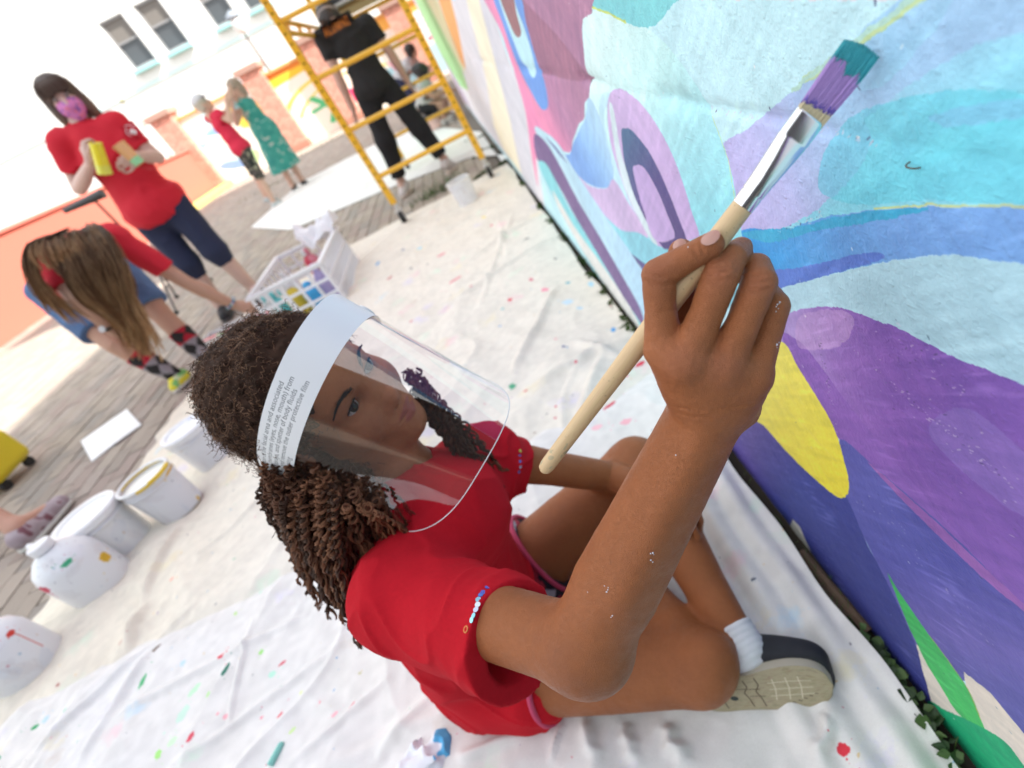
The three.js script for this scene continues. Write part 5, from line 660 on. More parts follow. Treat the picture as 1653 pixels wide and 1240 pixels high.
  obj('foam_band', world(gridGeo(80, 4, (u, v) => { const tt = mix(-0.8, 1.15, u), p = sheet(tt, -0.004 - v * 0.03, -0.004 - 0.012 * Math.sin(v * 3.14) * 1); return [p.x, p.y, p.z]; })), mat(lin(0.75, 0.74, 0.68), 0.9, { side: THREE.DoubleSide }), fs);
  for (const [tt, v] of [[-0.955, -0.026], [1.2, -0.024]]) { const p = sheet(tt, v, 0.002), n = p.clone().sub(sheet(tt, v, 0)).normalize(), g = new THREE.CylinderGeometry(0.009, 0.0095, 0.004, 24); g.applyQuaternion(new THREE.Quaternion().setFromUnitVectors(V3(0, 1, 0), n)); g.translate(p.x, p.y, p.z); obj('button', world(g), mat(lin(0.8, 0.8, 0.78), 0.4), fs); }
  obj('strap', world(gridGeo(30, 2, (u, v) => { const a = sheet(-0.99, -0.015), b = sheet(1.24, -0.015), th = mix(-1, 1, u), p = lerp(a, b, u).addScaledVector(hz, -0.075 * Math.cos(th * 1.5707)).addScaledVector(hy, (v - 0.5) * 0.012); return [p.x, p.y, p.z]; })), mat(lin(0.75, 0.75, 0.72), 0.8, { side: THREE.DoubleSide }), fs);

  // ---------------------------------------------------------------- paintbrush
  const pb = thing('paintbrush', 'long wooden flat paintbrush with teal and violet paint on its bristles, held against the wall', 'paintbrush', [brushTip.x, brushTip.y, brushTip.z]);
  const BD = butt.clone().sub(brushTip), BL = BD.length(); BD.normalize(); const bn = camF.clone().negate().addScaledVector(BD, camF.dot(BD)).normalize(); const bs = BD.clone().cross(bn).normalize(); const bn2 = bn.clone().multiplyScalar(0.98).addScaledVector(bs, -0.2).normalize(), bw = BD.clone().cross(bn2).normalize();
  const BP = (l, w, d) => brushTip.clone().addScaledVector(BD, l).addScaledVector(bw, w).addScaledVector(bn2, d);
  const sweep = (rows, n = 28) => gridGeo(n, rows.length - 1, (u, v) => { const [l, a, b, e = 2] = rows[Math.round(v * (rows.length - 1))], th = u * 6.28319, c = Math.cos(th), s = Math.sin(th), p = BP(l, a * Math.sign(c) * Math.pow(Math.abs(c), 2 / e), b * Math.sign(s) * Math.pow(Math.abs(s), 2 / e)); return [p.x, p.y, p.z, u, l]; });
  const l0 = 0.0365, l1 = 0.0745, l2 = 0.091;
  const woodT = canvasTex(256, 1024, (c, W, H) => { c.fillStyle = '#d6b88c'; c.fillRect(0, 0, W, H); seed = 8; for (let i = 0; i < 500; i++) { c.fillStyle = `rgba(${rr(120, 180) | 0},${rr(85, 130) | 0},${rr(50, 80) | 0},0.07)`; c.fillRect(rr(0, W), rr(0, H), rr(1, 3), rr(40, 300)); } for (let i = 0; i < 26; i++) splat(c, rr(0, W), rr(H * 0.84, H), rr(3, 12), '#5f7268', rnd() * 3, 1.5, 0.25); for (let i = 0; i < 70; i++) splat(c, rr(0, W), rr(0, H), rr(1, 3), '#7a6a50', 0, 1.6, 0.4); });
  { const g = sweep([[l2 - 0.002, 0.0062, 0.0060], [l2 + 0.03, 0.0068, 0.0067], [l2 + 0.06, 0.0071, 0.0071], [l2 + 0.1, 0.0068, 0.0068], [l2 + 0.15, 0.0062, 0.0062], [BL - 0.02, 0.0058, 0.0058], [BL - 0.006, 0.0056, 0.0056], [BL - 0.002, 0.0048, 0.0048], [BL, 0.003, 0.003], [BL + 0.0008, 0.0002, 0.0002]]); const uv = g.attributes.uv; for (let i = 0; i < uv.count; i++) uv.setY(i, 1 - (uv.getY(i) - l2) / (BL - l2)); obj('handle', world(g), mat(0xffffff, 0.5, { map: woodT }), pb); }
  obj('ferrule', world(sweep([[l0, 0.0085, 0.0030, 3.2], [l0 + 0.001, 0.0087, 0.0034, 3.2], [l0 + 0.0125, 0.0087, 0.0038, 3], [l0 + 0.0132, 0.0084, 0.0036, 3], [l0 + 0.0142, 0.0087, 0.0039, 2.8], [l0 + 0.026, 0.0078, 0.0056, 2.3], [l1, 0.0069, 0.0065], [l2 - 0.009, 0.0066, 0.0064], [l2 - 0.0082, 0.0062, 0.006], [l2 - 0.0072, 0.0066, 0.0064], [l2, 0.0064, 0.0062]], 48)), phys(lin(0.82, 0.82, 0.83), 0.16, { metalness: 1 }), pb);
  const bristles = [[], [], [], []]; seed = 61;
  for (let i = 0; i < 900; i++) { const w = rr(-1, 1), d = rr(-1, 1), tp = rr(-0.0015, 0.001) + 0.003 * (w > 0 ? w : 0), sp = 1.0 + 0.06 * rnd(); const P0 = BP(l0 + 0.002, w * 0.0078, d * 0.0024), P1 = BP(l0 * 0.5, w * 0.0087 * sp, d * 0.0026), P2 = BP(0.008, w * 0.0092 * sp, d * 0.0019), P3 = BP(tp, w * 0.0092 * sp + rr(-0.0004, 0.0004), d * 0.0009);
    const cut = 0.0115 + 0.003 * noise(w * 3, 1) + rr(-0.0045, 0.0045) * rnd(), low = l0 - 0.0042 + 0.0012 * w + rr(-0.001, 0.001); const cv = new THREE.CatmullRomCurve3([P0, P1, P2, P3]), seg = (a, b) => { const q = []; for (let k = 0; k <= 4; k++) q.push(cv.getPoint(mix(a, b, k / 4))); return strandTube(q, 0.00034, 4); }; const U = (l) => l > l0 * 0.5 ? (l0 + 0.002 - l) / (l0 * 0.5 + 0.002) / 3 : l > 0.008 ? 1 / 3 + (l0 * 0.5 - l) / (l0 * 0.5 - 0.008) / 3 : 2 / 3 + (0.008 - Math.max(0, l)) / 0.024;
    bristles[0].push(seg(0, U(low))); bristles[3].push(seg(U(low), U(low - 0.003 * rr(0.3, 1.2)))); bristles[1].push(seg(U(low - 0.001), U(cut))); bristles[2].push(seg(U(cut), 1)); }
  [['bristles', [0.62, 0.52, 0.33]], ['violet_paint', [0.42, 0.26, 0.6]], ['teal_paint', [0.03, 0.34, 0.4]], ['purple_paint', [0.13, 0.08, 0.42]]].forEach(([n, c], i) => { const m = obj(n, joinStrands(bristles[i]), phys(lin(...c), 0.45), pb); m.userData.kind = 'stuff'; });
}
// ---------------------------------------------------------------- other people
function person(o) {
  const J = {}, s = o.s ?? 1, F = o.F;
  for (const [k, v] of Object.entries(o.J)) J[k] = v instanceof THREE.Vector3 ? v : onZ(v[0], v[1], -(F - (v[2] ?? 0)));
  const t = thing('person', o.label, 'person', [(J.anR.x + J.anL.x) / 2, 0, (J.anR.z + J.anL.z) / 2]), cell = o.cell ?? 0.008;
  const hs = o.head ?? s, H = J.head, ax = ORI(o.f, o.u ?? V3(0, 1, 0)), hp = (x, y, z) => H.clone().addScaledVector(ax[0], x * hs).addScaledVector(ax[1], y * hs).addScaledVector(ax[2], z * hs);
  const b = new Blob(0.025 * s);
  b.ell(hp(0, 0.025, -0.012), [0.074 * hs, 0.088 * hs, 0.092 * hs], ax, 0.02).ell(hp(0, -0.045, 0.018), [0.057 * hs, 0.072 * hs, 0.064 * hs], ax, 0.03).cone(hp(0, 0.0, 0.082), hp(0, -0.038, 0.097), 0.009 * hs, 0.013 * hs, 0.012).ball(hp(0, -0.095, 0.062), 0.016 * hs, 0.02).cone(hp(-0.025, -0.065, 0.07), hp(0.025, -0.065, 0.07), 0.009 * hs, 0.009 * hs, 0.012);
  for (const q of [-1, 1]) { b.ell(hp(q * 0.076, -0.005, -0.01), [0.009 * hs, 0.032 * hs, 0.02 * hs], ax, 0.008); b.ell(hp(q * 0.031, 0.004, 0.088), [0.017 * hs, 0.01 * hs, 0.012 * hs], ax, 0.012, 's'); }
  const mS = lerp(J.shR, J.shL, 0.5), mH = lerp(J.hipR, J.hipL, 0.5);
  b.cone(hp(0, -0.06, -0.02), J.neck, 0.05 * s, 0.055 * s);
  const arm = (a, e, h) => b.chain([[a, 0.05 * s], [lerp(a, e, 0.5), 0.045 * s], [e, 0.037 * s], [lerp(e, h, 0.35), 0.04 * s], [h, 0.025 * s]]), leg = (a, k, n) => b.chain([[a, 0.085 * s], [lerp(a, k, 0.5), 0.07 * s], [k, 0.053 * s], [lerp(k, n, 0.3), 0.055 * s], [n, 0.035 * s]]);
  arm(J.shR, J.elR, J.haR); arm(J.shL, J.elL, J.haL); leg(J.hipR, J.knR, J.anR); leg(J.hipL, J.knL, J.anL);
  for (const S of ['R', 'L']) { const d = J['ha' + S].clone().sub(J['el' + S]).normalize(), h = o.hands?.[S] ?? {}; hand(b, J['ha' + S], h.dir ?? d, h.back ?? V3(S === 'R' ? -1 : 1, 0.3, 0), (h.size ?? 0.175) * s, { curl: h.curl ?? 0.5, side: h.side ?? (S === 'R' ? 1 : -1) }); b.chain([[J['an' + S], 0.036 * s], [J['to' + S], 0.028 * s]]); }
  b.chain([[mH, 0.11 * s], [lerp(mH, mS, 0.6), 0.1 * s], [J.neck, 0.055 * s]]);
  const sk = o.skin ?? [0.55, 0.36, 0.28];
  obj('body', b.mesh(cell, { color: (x, y, z) => { const n = 1 + 0.06 * fbm(x * 20, y * 20, z * 20, 2); let c = sk; if (o.skinFn) c = o.skinFn(x, y, z) || sk; return [c[0] * n, c[1] * n, c[2] * n]; } }), vc(0.55), t);
  // top
  const up = mS.clone().sub(mH).normalize(), side = J.shL.clone().sub(J.shR).normalize(), fr = side.clone().cross(up).normalize(), bx3 = [side, up, fr], c = new Blob(0.05 * s), w = (o.girth ?? 1) * s, sw = J.shR.distanceTo(J.shL) / 2;
  const sl = o.sleeve ?? 0.62, cutTo = (B, e, d, r) => B.put((x, y, z) => { const px = x - e.x, py = y - e.y, pz = z - e.z; return Math.max(-(px * d.x + py * d.y + pz * d.z), Math.sqrt(px * px + py * py + pz * pz) - r); }, null, null, 's', 0.003);
  c.ell(lerp(mH, mS, 0.72), [Math.max(0.15 * w, sw * 0.92), 0.17 * s, 0.115 * w], bx3).ell(lerp(mH, mS, 0.38), [0.15 * w, 0.17 * s, 0.12 * w], bx3).ell(lerp(mH, mS, 0.06), [0.186 * w, 0.15 * s, 0.15 * w], bx3).cone(J.shR, J.shL, 0.058 * s, 0.058 * s).cone(mS, J.neck, 0.075 * s, 0.06 * s);
  for (const [a, e] of [[J.shR, J.elR], [J.shL, J.elL]]) if (sl > 0) c.cone(a, lerp(a, e, sl + 0.12), 0.062 * s, 0.06 * s, 0.05 * s);
  if (o.topExtra) o.topExtra(c, J);
  for (const [a, e] of [[J.shR, J.elR], [J.shL, J.elL]]) if (sl > 0) { const d = e.clone().sub(a).normalize(); cutTo(c, lerp(a, e, sl), d, 0.13 * s); }
  const hemP = lerp(mH, mS, o.hem ?? -0.12); if (!o.dress) c.put((x, y, z) => (x - hemP.x) * up.x + (y - hemP.y) * up.y + (z - hemP.z) * up.z, null, null, 's', 0.004);
  c.cone(J.neck, hp(0, -0.05, 0), 0.052 * s, 0.07 * s, 0.006, 's');
  c.margin = 0.012; c.disp = (x, y, z) => -0.01 * Math.pow(1 - Math.abs(noise(x * 9 + y * 5, y * 6 - x * 4, z * 8 + 2.5)), 4) - 0.006 * fbm(x * 12, y * 12, z * 12, 2) + 0.004;
  const colF = (q) => typeof q === 'function' ? q : (x, y, z) => { const n = 1 + 0.06 * fbm(x * 14, y * 14, z * 14, 2); return [q[0] * n, q[1] * n, q[2] * n]; };
  const top = obj(o.dress ? 'dress' : 'shirt', c.mesh(cell, { color: colF(o.top) }), vc(0.85), t);
  // trousers or shorts
  if (o.pants) {
    const p = new Blob(0.04 * s), L = o.pantLen ?? 0.6, pt = (a, k, n, u) => u <= 1 ? lerp(a, k, u) : lerp(k, n, u - 1), lw = o.loose ?? 1.15;
    p.ell(mH, [0.16 * w, 0.12 * s, 0.115 * w], bx3);
    for (const S of ['R', 'L']) { const a = J['hip' + S], k = J['kn' + S], n = J['an' + S]; p.cone(a, pt(a, k, n, Math.min(1, L)), 0.09 * s * Math.max(1, w / s), 0.064 * s * lw); if (L > 1) p.cone(k, pt(a, k, n, L), 0.064 * s * lw, 0.05 * s * lw); const e = pt(a, k, n, L - 0.02), d = (L > 1 ? n.clone().sub(k) : k.clone().sub(a)).normalize(); cutTo(p, e, d, 0.14 * s); }
    const tp = lerp(mH, mS, 0.22); if (!o.bent) p.put((x, y, z) => -((x - tp.x) * up.x + (y - tp.y) * up.y + (z - tp.z) * up.z), null, null, 's', 0.004); if (!o.bent) p.items[p.items.length - 1].d = (x, y, z) => -((x - tp.x) * up.x + (y - tp.y) * up.y + (z - tp.z) * up.z);
    p.margin = 0.01; p.disp = (x, y, z) => -0.006 * Math.pow(1 - Math.abs(noise(x * 12, y * 9, z * 12 + 7.5)), 4) - 0.004 * fbm(x * 14, y * 14, z * 14, 2) + 0.003;
    obj(L > 0.9 ? 'trousers' : 'shorts', p.mesh(cell, { color: colF(o.pants) }), vc(0.9), t);
  }
  // socks, shoes
  for (const S of ['R', 'L']) {
    const a = J['an' + S], k = J['kn' + S], q = J['to' + S];
    if (o.sock) { const sb = new Blob(0.02); const h = lerp(k, a, o.sock[0]); sb.chain([[h, 0.061 * s], [lerp(h, a, 0.5), 0.054 * s], [a, 0.042 * s], [lerp(a, q, 0.5), 0.04 * s]]); const d = a.clone().sub(k).normalize(); sb.put((x, y, z) => (x - h.x) * d.x + (y - h.y) * d.y + (z - h.z) * d.z, null, null, 's', 0.003); obj('sock', sb.mesh(cell * 0.8, { color: o.sock[1](k, a) }), vc(0.9), t); }
    if (o.shoe) { const sh = new Blob(0.02), g = V3(0, -1, 0), dir = q.clone().sub(a).setY(0).normalize(), he = a.clone().addScaledVector(dir, -0.03 * s); he.y = Math.max(0.045 * s, a.y - 0.035); const tq = q.clone(); tq.y = Math.max(0.034 * s, q.y); sh.chain([[he, 0.046 * s], [lerp(he, tq, 0.5), 0.046 * s], [tq, 0.036 * s]]); if (!o.lowShoe) sh.ball(a.clone().addScaledVector(g, 0.02), 0.047 * s); const fl = o.floor ?? 0.003; sh.put((x, y) => y - fl, null, null, 's', 0.006); const sm_ = obj('shoe', sh.mesh(cell * 0.8, { color: colF(o.shoe) }), vc(0.75), t); const so = new Blob(0.02); so.chain([[he.clone().setY(fl + 0.012), 0.046 * s], [lerp(he, tq, 0.5).setY(fl + 0.012), 0.047 * s], [tq.clone().setY(fl + 0.012), 0.038 * s]]); so.put((x, y) => Math.max(fl - y, y - fl - 0.022), null, null, 's', 0.003); so.items[so.items.length - 1].d = (x, y) => Math.min(y - fl, fl + 0.022 - y); obj('sole', so.mesh(cell * 0.8), mat(lin(...(o.sole ?? [0.6, 0.58, 0.55])), 0.8), sm_); }
  }
  return { t, J, hp, ax, H, body: b, shirt: c, top, hs };
}
const dyed = (geos, c0, c1) => { const g = mergeGeometries(geos), P = g.attributes.position, n = P.count, col = new Float32Array(n * 3), U = g.attributes.uv; for (let i = 0; i < n; i++) { const u = Math.pow(U.getX(i), 1.3); for (let k = 0; k < 3; k++) col[3 * i + k] = mix(c0[k], c1[k], u); } g.setAttribute('color', new THREE.BufferAttribute(col, 3)); return world(g); };
const hairTubes = (paths, r, c, parent, nm = 'hair_strands') => { const g = paths.map((p) => tube(p, r, 12, 3)); const m = obj(nm, world(mergeGeometries(g)), c, parent); m.userData.kind = 'stuff'; return m; };
const eyesOn = (P, col = [0.03, 0.02, 0.015]) => { for (const q of [-1, 1]) { const e = P.hp(q * 0.031, 0.003, 0.071), g = new THREE.SphereGeometry(0.0125 * P.hs, 16, 12).translate(e.x, e.y, e.z); const m = obj('eye', world(g), phys(lin(0.4, 0.36, 0.33), 0.3), P.t); const p = P.hp(q * 0.031, 0.002, 0.0775), g2 = new THREE.SphereGeometry(0.0075 * P.hs, 12, 8).translate(p.x, p.y, p.z); obj('iris', world(g2), phys(lin(...col), 0.15), m); const br = [0, 0.5, 1].map((u) => P.hp(q * (0.014 + 0.036 * u), 0.022 + 0.004 * Math.sin(u * 2.5), 0.088 - 0.012 * u)); obj('eyebrow', world(tube(br, 0.0035 * P.hs, 8, 5)), mat(lin(0.08, 0.05, 0.035), 0.9), P.t); } };

{ // woman with the mask
  const P = person({ label: 'woman in red T-shirt, pink patterned mask and navy shorts, holding two cups', F: 4.15, s: 1, head: 1.02, f: V3(0.42, -0.12, 1), u: V3(-0.05, 1, 0), girth: 1.08, sleeve: 0.66,
    J: { head: [101, 158], neck: [130, 202], shR: [99, 228], shL: [186, 200], elR: [128, 305, 0.02], haR: [147, 262, 0.26], elL: [254, 254, 0.02], haL: [222, 252, 0.2], hipR: [236, 348], hipL: [279, 330], knR: [302, 425, 0.03], knL: [347, 404, 0.04], anR: [362, 500], anL: [412, 468], toR: [367, 516, 0.17], toL: [424, 476, 0.16] },
    hands: { R: { dir: V3(0.45, 0.75, 0.35), back: V3(-0.5, 0.2, 0.8), curl: 0.9 }, L: { dir: V3(-0.85, 0.1, 0.3), back: V3(0.2, 0.5, 0.8), curl: 0.9 } }, skin: [0.6, 0.42, 0.35], top: [0.58, 0.012, 0.03], pants: [0.018, 0.026, 0.062], pantLen: 1.3, loose: 1.2, shoe: [0.015, 0.015, 0.018], lowShoe: true, sole: [0.08, 0.08, 0.08], hem: -0.14 });
  eyesOn(P);
  const m = new Blob(0.01); m.ell(P.hp(0, -0.05, 0.024), [0.065, 0.072, 0.075], P.ax).ball(P.hp(0, -0.045, 0.088), 0.018, 0.03).ball(P.hp(0, -0.1, 0.06), 0.024, 0.03); const mc = P.hp(0, -0.008, 0.08); m.put((x, y, z) => -((x - mc.x) * P.ax[1].x + (y - mc.y) * P.ax[1].y + (z - mc.z) * P.ax[1].z), null, null, 's', 0.003); m.items[m.items.length - 1].d = (x, y, z) => -((x - mc.x) * P.ax[1].x + (y - mc.y) * P.ax[1].y + (z - mc.z) * P.ax[1].z); const m2 = P.hp(0, 0, 0.012); m.put((x, y, z) => (x - m2.x) * P.ax[2].x + (y - m2.y) * P.ax[2].y + (z - m2.z) * P.ax[2].z, null, null, 's', 0.003);
  const mask = obj('face_mask', m.mesh(0.005, { color: (x, y, z) => { const n = noise(x * 70, y * 70, z * 70); return n > 0.45 ? [0.16, 0.1, 0.4] : n < -0.5 ? [0.7, 0.2, 0.25] : [0.62, 0.22, 0.5]; } }), vc(0.85), P.t);
  obj('ear_loop', [-1, 1].map((q) => tube([P.hp(q * 0.062, -0.02, 0.025), P.hp(q * 0.078, 0.012, 0), P.hp(q * 0.078, -0.02, -0.015), P.hp(q * 0.062, -0.06, 0.02)], 0.002, 16, 5)).map(world), mat(lin(0.7, 0.7, 0.7), 0.8), mask);
  const h = new Blob(0.03); h.ell(P.hp(0, 0.035, -0.02), [0.094, 0.096, 0.108], P.ax).ell(P.hp(0, -0.05, -0.045), [0.098, 0.1, 0.08], P.ax).ell(P.hp(0.075, -0.085, 0.0), [0.028, 0.095, 0.045], P.ax).ell(P.hp(-0.078, -0.08, 0), [0.026, 0.085, 0.045], P.ax).ell(P.hp(0, 0.052, 0.065), [0.075, 0.034, 0.03], P.ax, 0.02); h.ell(P.hp(0, -0.055, 0.1), [0.06, 0.085, 0.1], P.ax, 0.015, 's').ell(P.hp(0, -0.16, 0.02), [0.055, 0.07, 0.09], P.ax, 0.015, 's'); h.margin = 0.01; h.disp = (x, y, z) => -0.004 * noise(x * 130, y * 12, z * 130) - 0.002 * noise(x * 260, y * 20, z * 260);
  obj('hair', h.mesh(0.006, { color: (x, y, z) => { const n = 0.85 + 0.5 * noise(x * 150, y * 10, z * 150), k = ss(0.02, -0.14, y - P.H.y); return [mix(0.07, 0.17, k) * n, mix(0.045, 0.11, k) * n, mix(0.035, 0.07, k) * n]; } }), vc(0.55), P.t);
  { const fr = []; for (let i = 0; i < 130; i++) { const x = rr(-0.075, 0.075), l = rr(0.045, 0.06); fr.push([P.hp(x * 0.7, 0.1, 0.06), P.hp(x, 0.075, 0.092 - x * x * 4), P.hp(x * 1.02, 0.08 - l, 0.1 - x * x * 5)]); } hairTubes(fr, 0.0022, hairM(0.085, 0.055, 0.042), P.t, 'fringe'); }
  { const tex = canvasTex(128, 128, (c) => { c.fillStyle = '#b8142a'; c.fillRect(0, 0, 128, 128); c.strokeStyle = '#f4e8e8'; c.lineWidth = 5; c.beginPath(); c.arc(64, 64, 50, 2.6, 6); c.stroke(); c.fillStyle = '#f4eeee'; c.beginPath(); c.ellipse(64, 70, 36, 24, 0.3, 0, 7); c.fill(); c.fillStyle = '#403038'; c.beginPath(); c.ellipse(78, 80, 10, 4, 0.4, 0, 7); c.fill(); });
    const a = onZ(199, 216, -3.95); const g = gridGeo(10, 10, (u, v) => { const x = a.x + (u - 0.5) * 0.1, y = a.y + (v - 0.5) * 0.09; const o = V3(x, y, a.z + 0.3), t = trace(P.shirt, o, V3(0, 0, -1), 1) ?? 0.4; return [x, y, o.z - t + 0.003, u, v]; }); obj('print', world(g), mat(0xffffff, 0.85, { map: tex }), P.top); }
  const cup = (name, label, cat, A, Bq, z, r1, r2, c1, c2) => { const a = onZ(...A, z), b2 = onZ(...Bq, z), t = thing(name, label, cat, [b2.x, b2.y, b2.z]), d = a.clone().sub(b2), L = d.length(); const q = new THREE.Quaternion().setFromUnitVectors(V3(0, 1, 0), d.normalize()); const put = (g) => { g.applyQuaternion(q); g.translate(b2.x, b2.y, b2.z); return world(g); };
    obj('cup', put(lathe([[0, 0], [r2 * 0.94, 0], [r2, 0.006], [mix(r2, r1, 0.5), L * 0.5], [r1, L - 0.004], [r1 + 0.003, L], [r1 - 0.001, L + 0.002], [r1 - 0.004, L - 0.01], [r2 - 0.003, 0.01], [0, 0.008]])), phys(lin(...c1), 0.35, { side: THREE.DoubleSide }), t); obj('band', put(new THREE.CylinderGeometry(mix(r2, r1, 0.35) + 0.0012, r2 + 0.0014, L * 0.3, 32, 1, true).translate(0, L * 0.16, 0)), phys(lin(...c2), 0.4, { side: THREE.DoubleSide }), t); return t; };
  cup('paint_cup', 'tall yellow plastic cup in the right hand of the woman with the mask', 'cup', [154, 231], [170, 281], -3.84, 0.029, 0.034, [0.8, 0.72, 0.03], [0.72, 0.75, 0.1]);
  cup('paint_cup', 'tilted clear cup of orange and green drink in the left hand of the masked woman', 'cup', [191, 233], [227, 265], -3.9, 0.038, 0.026, [0.75, 0.45, 0.2], [0.3, 0.7, 0.36]);
}
{ // bending girl with long hair
  const sc = (k, a) => { const d = a.clone().sub(k); const L = d.length(); d.normalize(); const e1 = d.clone().cross(V3(0, 0, 1)).normalize(), e2 = d.clone().cross(e1); return (x, y, z) => { const px = x - k.x, py = y - k.y, pz = z - k.z, h = (px * d.x + py * d.y + pz * d.z) / 0.085, th = Math.atan2(px * e1.x + py * e1.y + pz * e1.z, px * e2.x + py * e2.y + pz * e2.z) / 1.5708; const A = Math.abs(((th + 40 + h) % 2) - 1), B = Math.abs(((th + 40.5 - h * 1 + 80) % 2) - 1); const i = Math.floor(th + h + 40) + Math.floor(th - h + 40); const row = ((Math.floor(h) % 3) + 3) % 3; return (i % 2) ? [0.018, 0.016, 0.016] : row === 0 ? [0.3, 0.28, 0.3] : row === 1 ? [0.42, 0.012, 0.03] : [0.28, 0.26, 0.28]; }; };
  const P = person({ label: 'bending girl with long light brown hair, red shirt, denim shorts and argyle socks', F: 3.1, s: 0.95, bent: true, f: V3(0.55, -0.75, 0.35), u: V3(0.35, 0.5, 0.75), sleeve: 0.7, girth: 0.95,
    J: { head: [143, 432, 0.2], neck: [118, 408, 0.08], shR: [72, 420, 0.1], shL: [182, 384, -0.02], elR: [122, 482, 0.22], haR: [185, 535, 0.2], elL: [300, 456, -0.05], haL: [378, 492, -0.12], hipR: [76, 470, -0.26], hipL: [184, 430, -0.26], knR: [186, 556, -0.02], knL: [265, 512, -0.1], anR: [283, 606, 0], anL: [338, 582, -0.02], toR: [303, 640, 0.06], toL: [372, 604, 0.0] },
    hands: { L: { dir: V3(0.7, -0.6, 0.1), back: V3(0, 0.8, 0.5), curl: 0.6 }, R: { dir: V3(0.5, -0.8, 0.2), back: V3(-0.4, 0.3, 0.8), curl: 0.8 } }, skin: [0.5, 0.29, 0.2], top: [0.56, 0.012, 0.03], pants: (x, y, z) => { const n = 1 + 0.3 * fbm(x * 30, y * 30, z * 30, 3); return [0.085 * n, 0.16 * n, 0.31 * n]; }, pantLen: 0.78, loose: 1.45, sock: [0.3, sc], shoe: (x, y, z) => noise(x * 28, y * 28, z * 28) > 0.1 ? [0.75, 0.68, 0.05] : noise(x * 40 + 3, y * 40, z * 40) > 0 ? [0.2, 0.5, 0.15] : [0.6, 0.65, 0.4] });
  const h = new Blob(0.03); h.ell(P.hp(0, 0.035, -0.03), [0.09, 0.085, 0.1], P.ax).ell(P.hp(0, -0.02, -0.06), [0.085, 0.09, 0.07], P.ax); h.ell(P.hp(0, -0.06, 0.09), [0.05, 0.08, 0.09], P.ax, 0.015, 's'); h.margin = 0.01; h.disp = (x, y, z) => -0.004 * noise(x * 60, y * 60, z * 60);
  const hm = obj('hair', h.mesh(0.007, { color: (x, y, z) => { const n = 0.8 + 0.5 * noise(x * 90, y * 30, z * 90); return [0.12 * n, 0.066 * n, 0.036 * n]; } }), vc(0.9, { specularIntensity: 0.2 }), P.t);
  seed = 15; const groups = [[], [], [], []], C = (x, y, d) => onZ(x, y, -3.1 + d);
  const clump = (path, n, spread, c0, c1) => { const gs = []; for (let q = 0; q < n; q++) { const o = V3(rr(-1, 1), rr(-1, 1), rr(-1, 1)), ph = rnd() * 6, am = rr(0.006, 0.018), end = rr(0.82, 1.02); const pts = path.map((p, k) => { const u = k / (path.length - 1); return p.clone().addScaledVector(o, spread * (0.55 + 0.5 * Math.sin(u * 2.6)) * (1 - 0.45 * u)).add(V3(am * Math.sin(ph + u * 9), 0, am * Math.cos(ph + u * 7)).multiplyScalar(u)); }); const cv = new THREE.CatmullRomCurve3(pts), cut = []; for (let k = 0; k <= 9; k++) cut.push(cv.getPoint(Math.min(1, end * k / 9))); gs.push(tube(cut, rr(0.0009, 0.0017), 14, 3)); } groups.push(dyed(gs, c0, c1)); };
  groups.length = 0; const tones = [[[0.06, 0.036, 0.022], [0.26, 0.13, 0.055]], [[0.11, 0.066, 0.038], [0.48, 0.28, 0.13]], [[0.17, 0.105, 0.06], [0.6, 0.38, 0.19]], [[0.05, 0.03, 0.019], [0.3, 0.15, 0.06]]];
  for (let i = 0; i < 62; i++) { const u = (i + rnd()) / 62, v = cl(u * 0.62 + rr(-0.04, 0.4)), jt = () => rr(-3, 3); clump([C(mix(92, 160, u) + jt(), mix(398, 366, u) + jt(), 0.16), C(mix(96, 178, u) + jt(), mix(418, 384, u) + jt(), 0.3), C(mix(104, 200, u) + jt(), mix(446, 424, u) + jt(), 0.35), C(mix(136, 214, u) + jt() * 2, mix(486, 462, u) + jt() * 2, 0.34 + rr(-0.04, 0.02)), C(mix(178, 236, v) + jt() * 2, mix(528, 506, v) + jt() * 2, 0.29 + rr(-0.05, 0.03)), C(mix(205, 262, v) + rr(-9, 9), mix(562, 566, v) + rr(-26, 22), 0.25 + rr(-0.05, 0.04))], 17, 0.016, ...tones[(rnd() * 4) | 0]); }
  for (let i = 0; i < 16; i++) { const u = (i + rnd()) / 16, jt = () => rr(-3, 3); clump([C(mix(70, 112, u) + jt(), mix(392, 372, u) + jt(), 0.15), C(mix(44, 66, u) + jt(), mix(398, 392, u) + jt(), 0.23), C(mix(38, 62, u) + jt(), mix(430, 440, u) + jt(), 0.27), C(mix(58, 92, u) + jt(), mix(478, 476, u) + jt(), 0.27), C(mix(86, 150, u) + rr(-8, 8), mix(508, 526, u) + rr(-12, 10), 0.26)], 15, 0.013, ...tones[(rnd() * 4) | 0]); }
  for (let i = 0; i < 30; i++) { const u = (i + rnd()) / 30, jt = () => rr(-4, 4); clump([C(mix(70, 150, u) + jt(), mix(400, 362, u) + jt(), 0.12), C(mix(58, 160, u) + jt(), mix(396, 370, u) + jt(), 0.22), C(mix(56, 182, u) + jt(), mix(416, 396, u) + jt(), 0.31), C(mix(70, 196, u) + jt(), mix(436, 420, u) + jt(), 0.33)], 16, 0.014, ...tones[(rnd() * 4) | 0]); }
  groups.forEach((g) => { const m = obj('hair_lock', g, vc(0.5, { specularIntensity: 0.5 }), hm); });
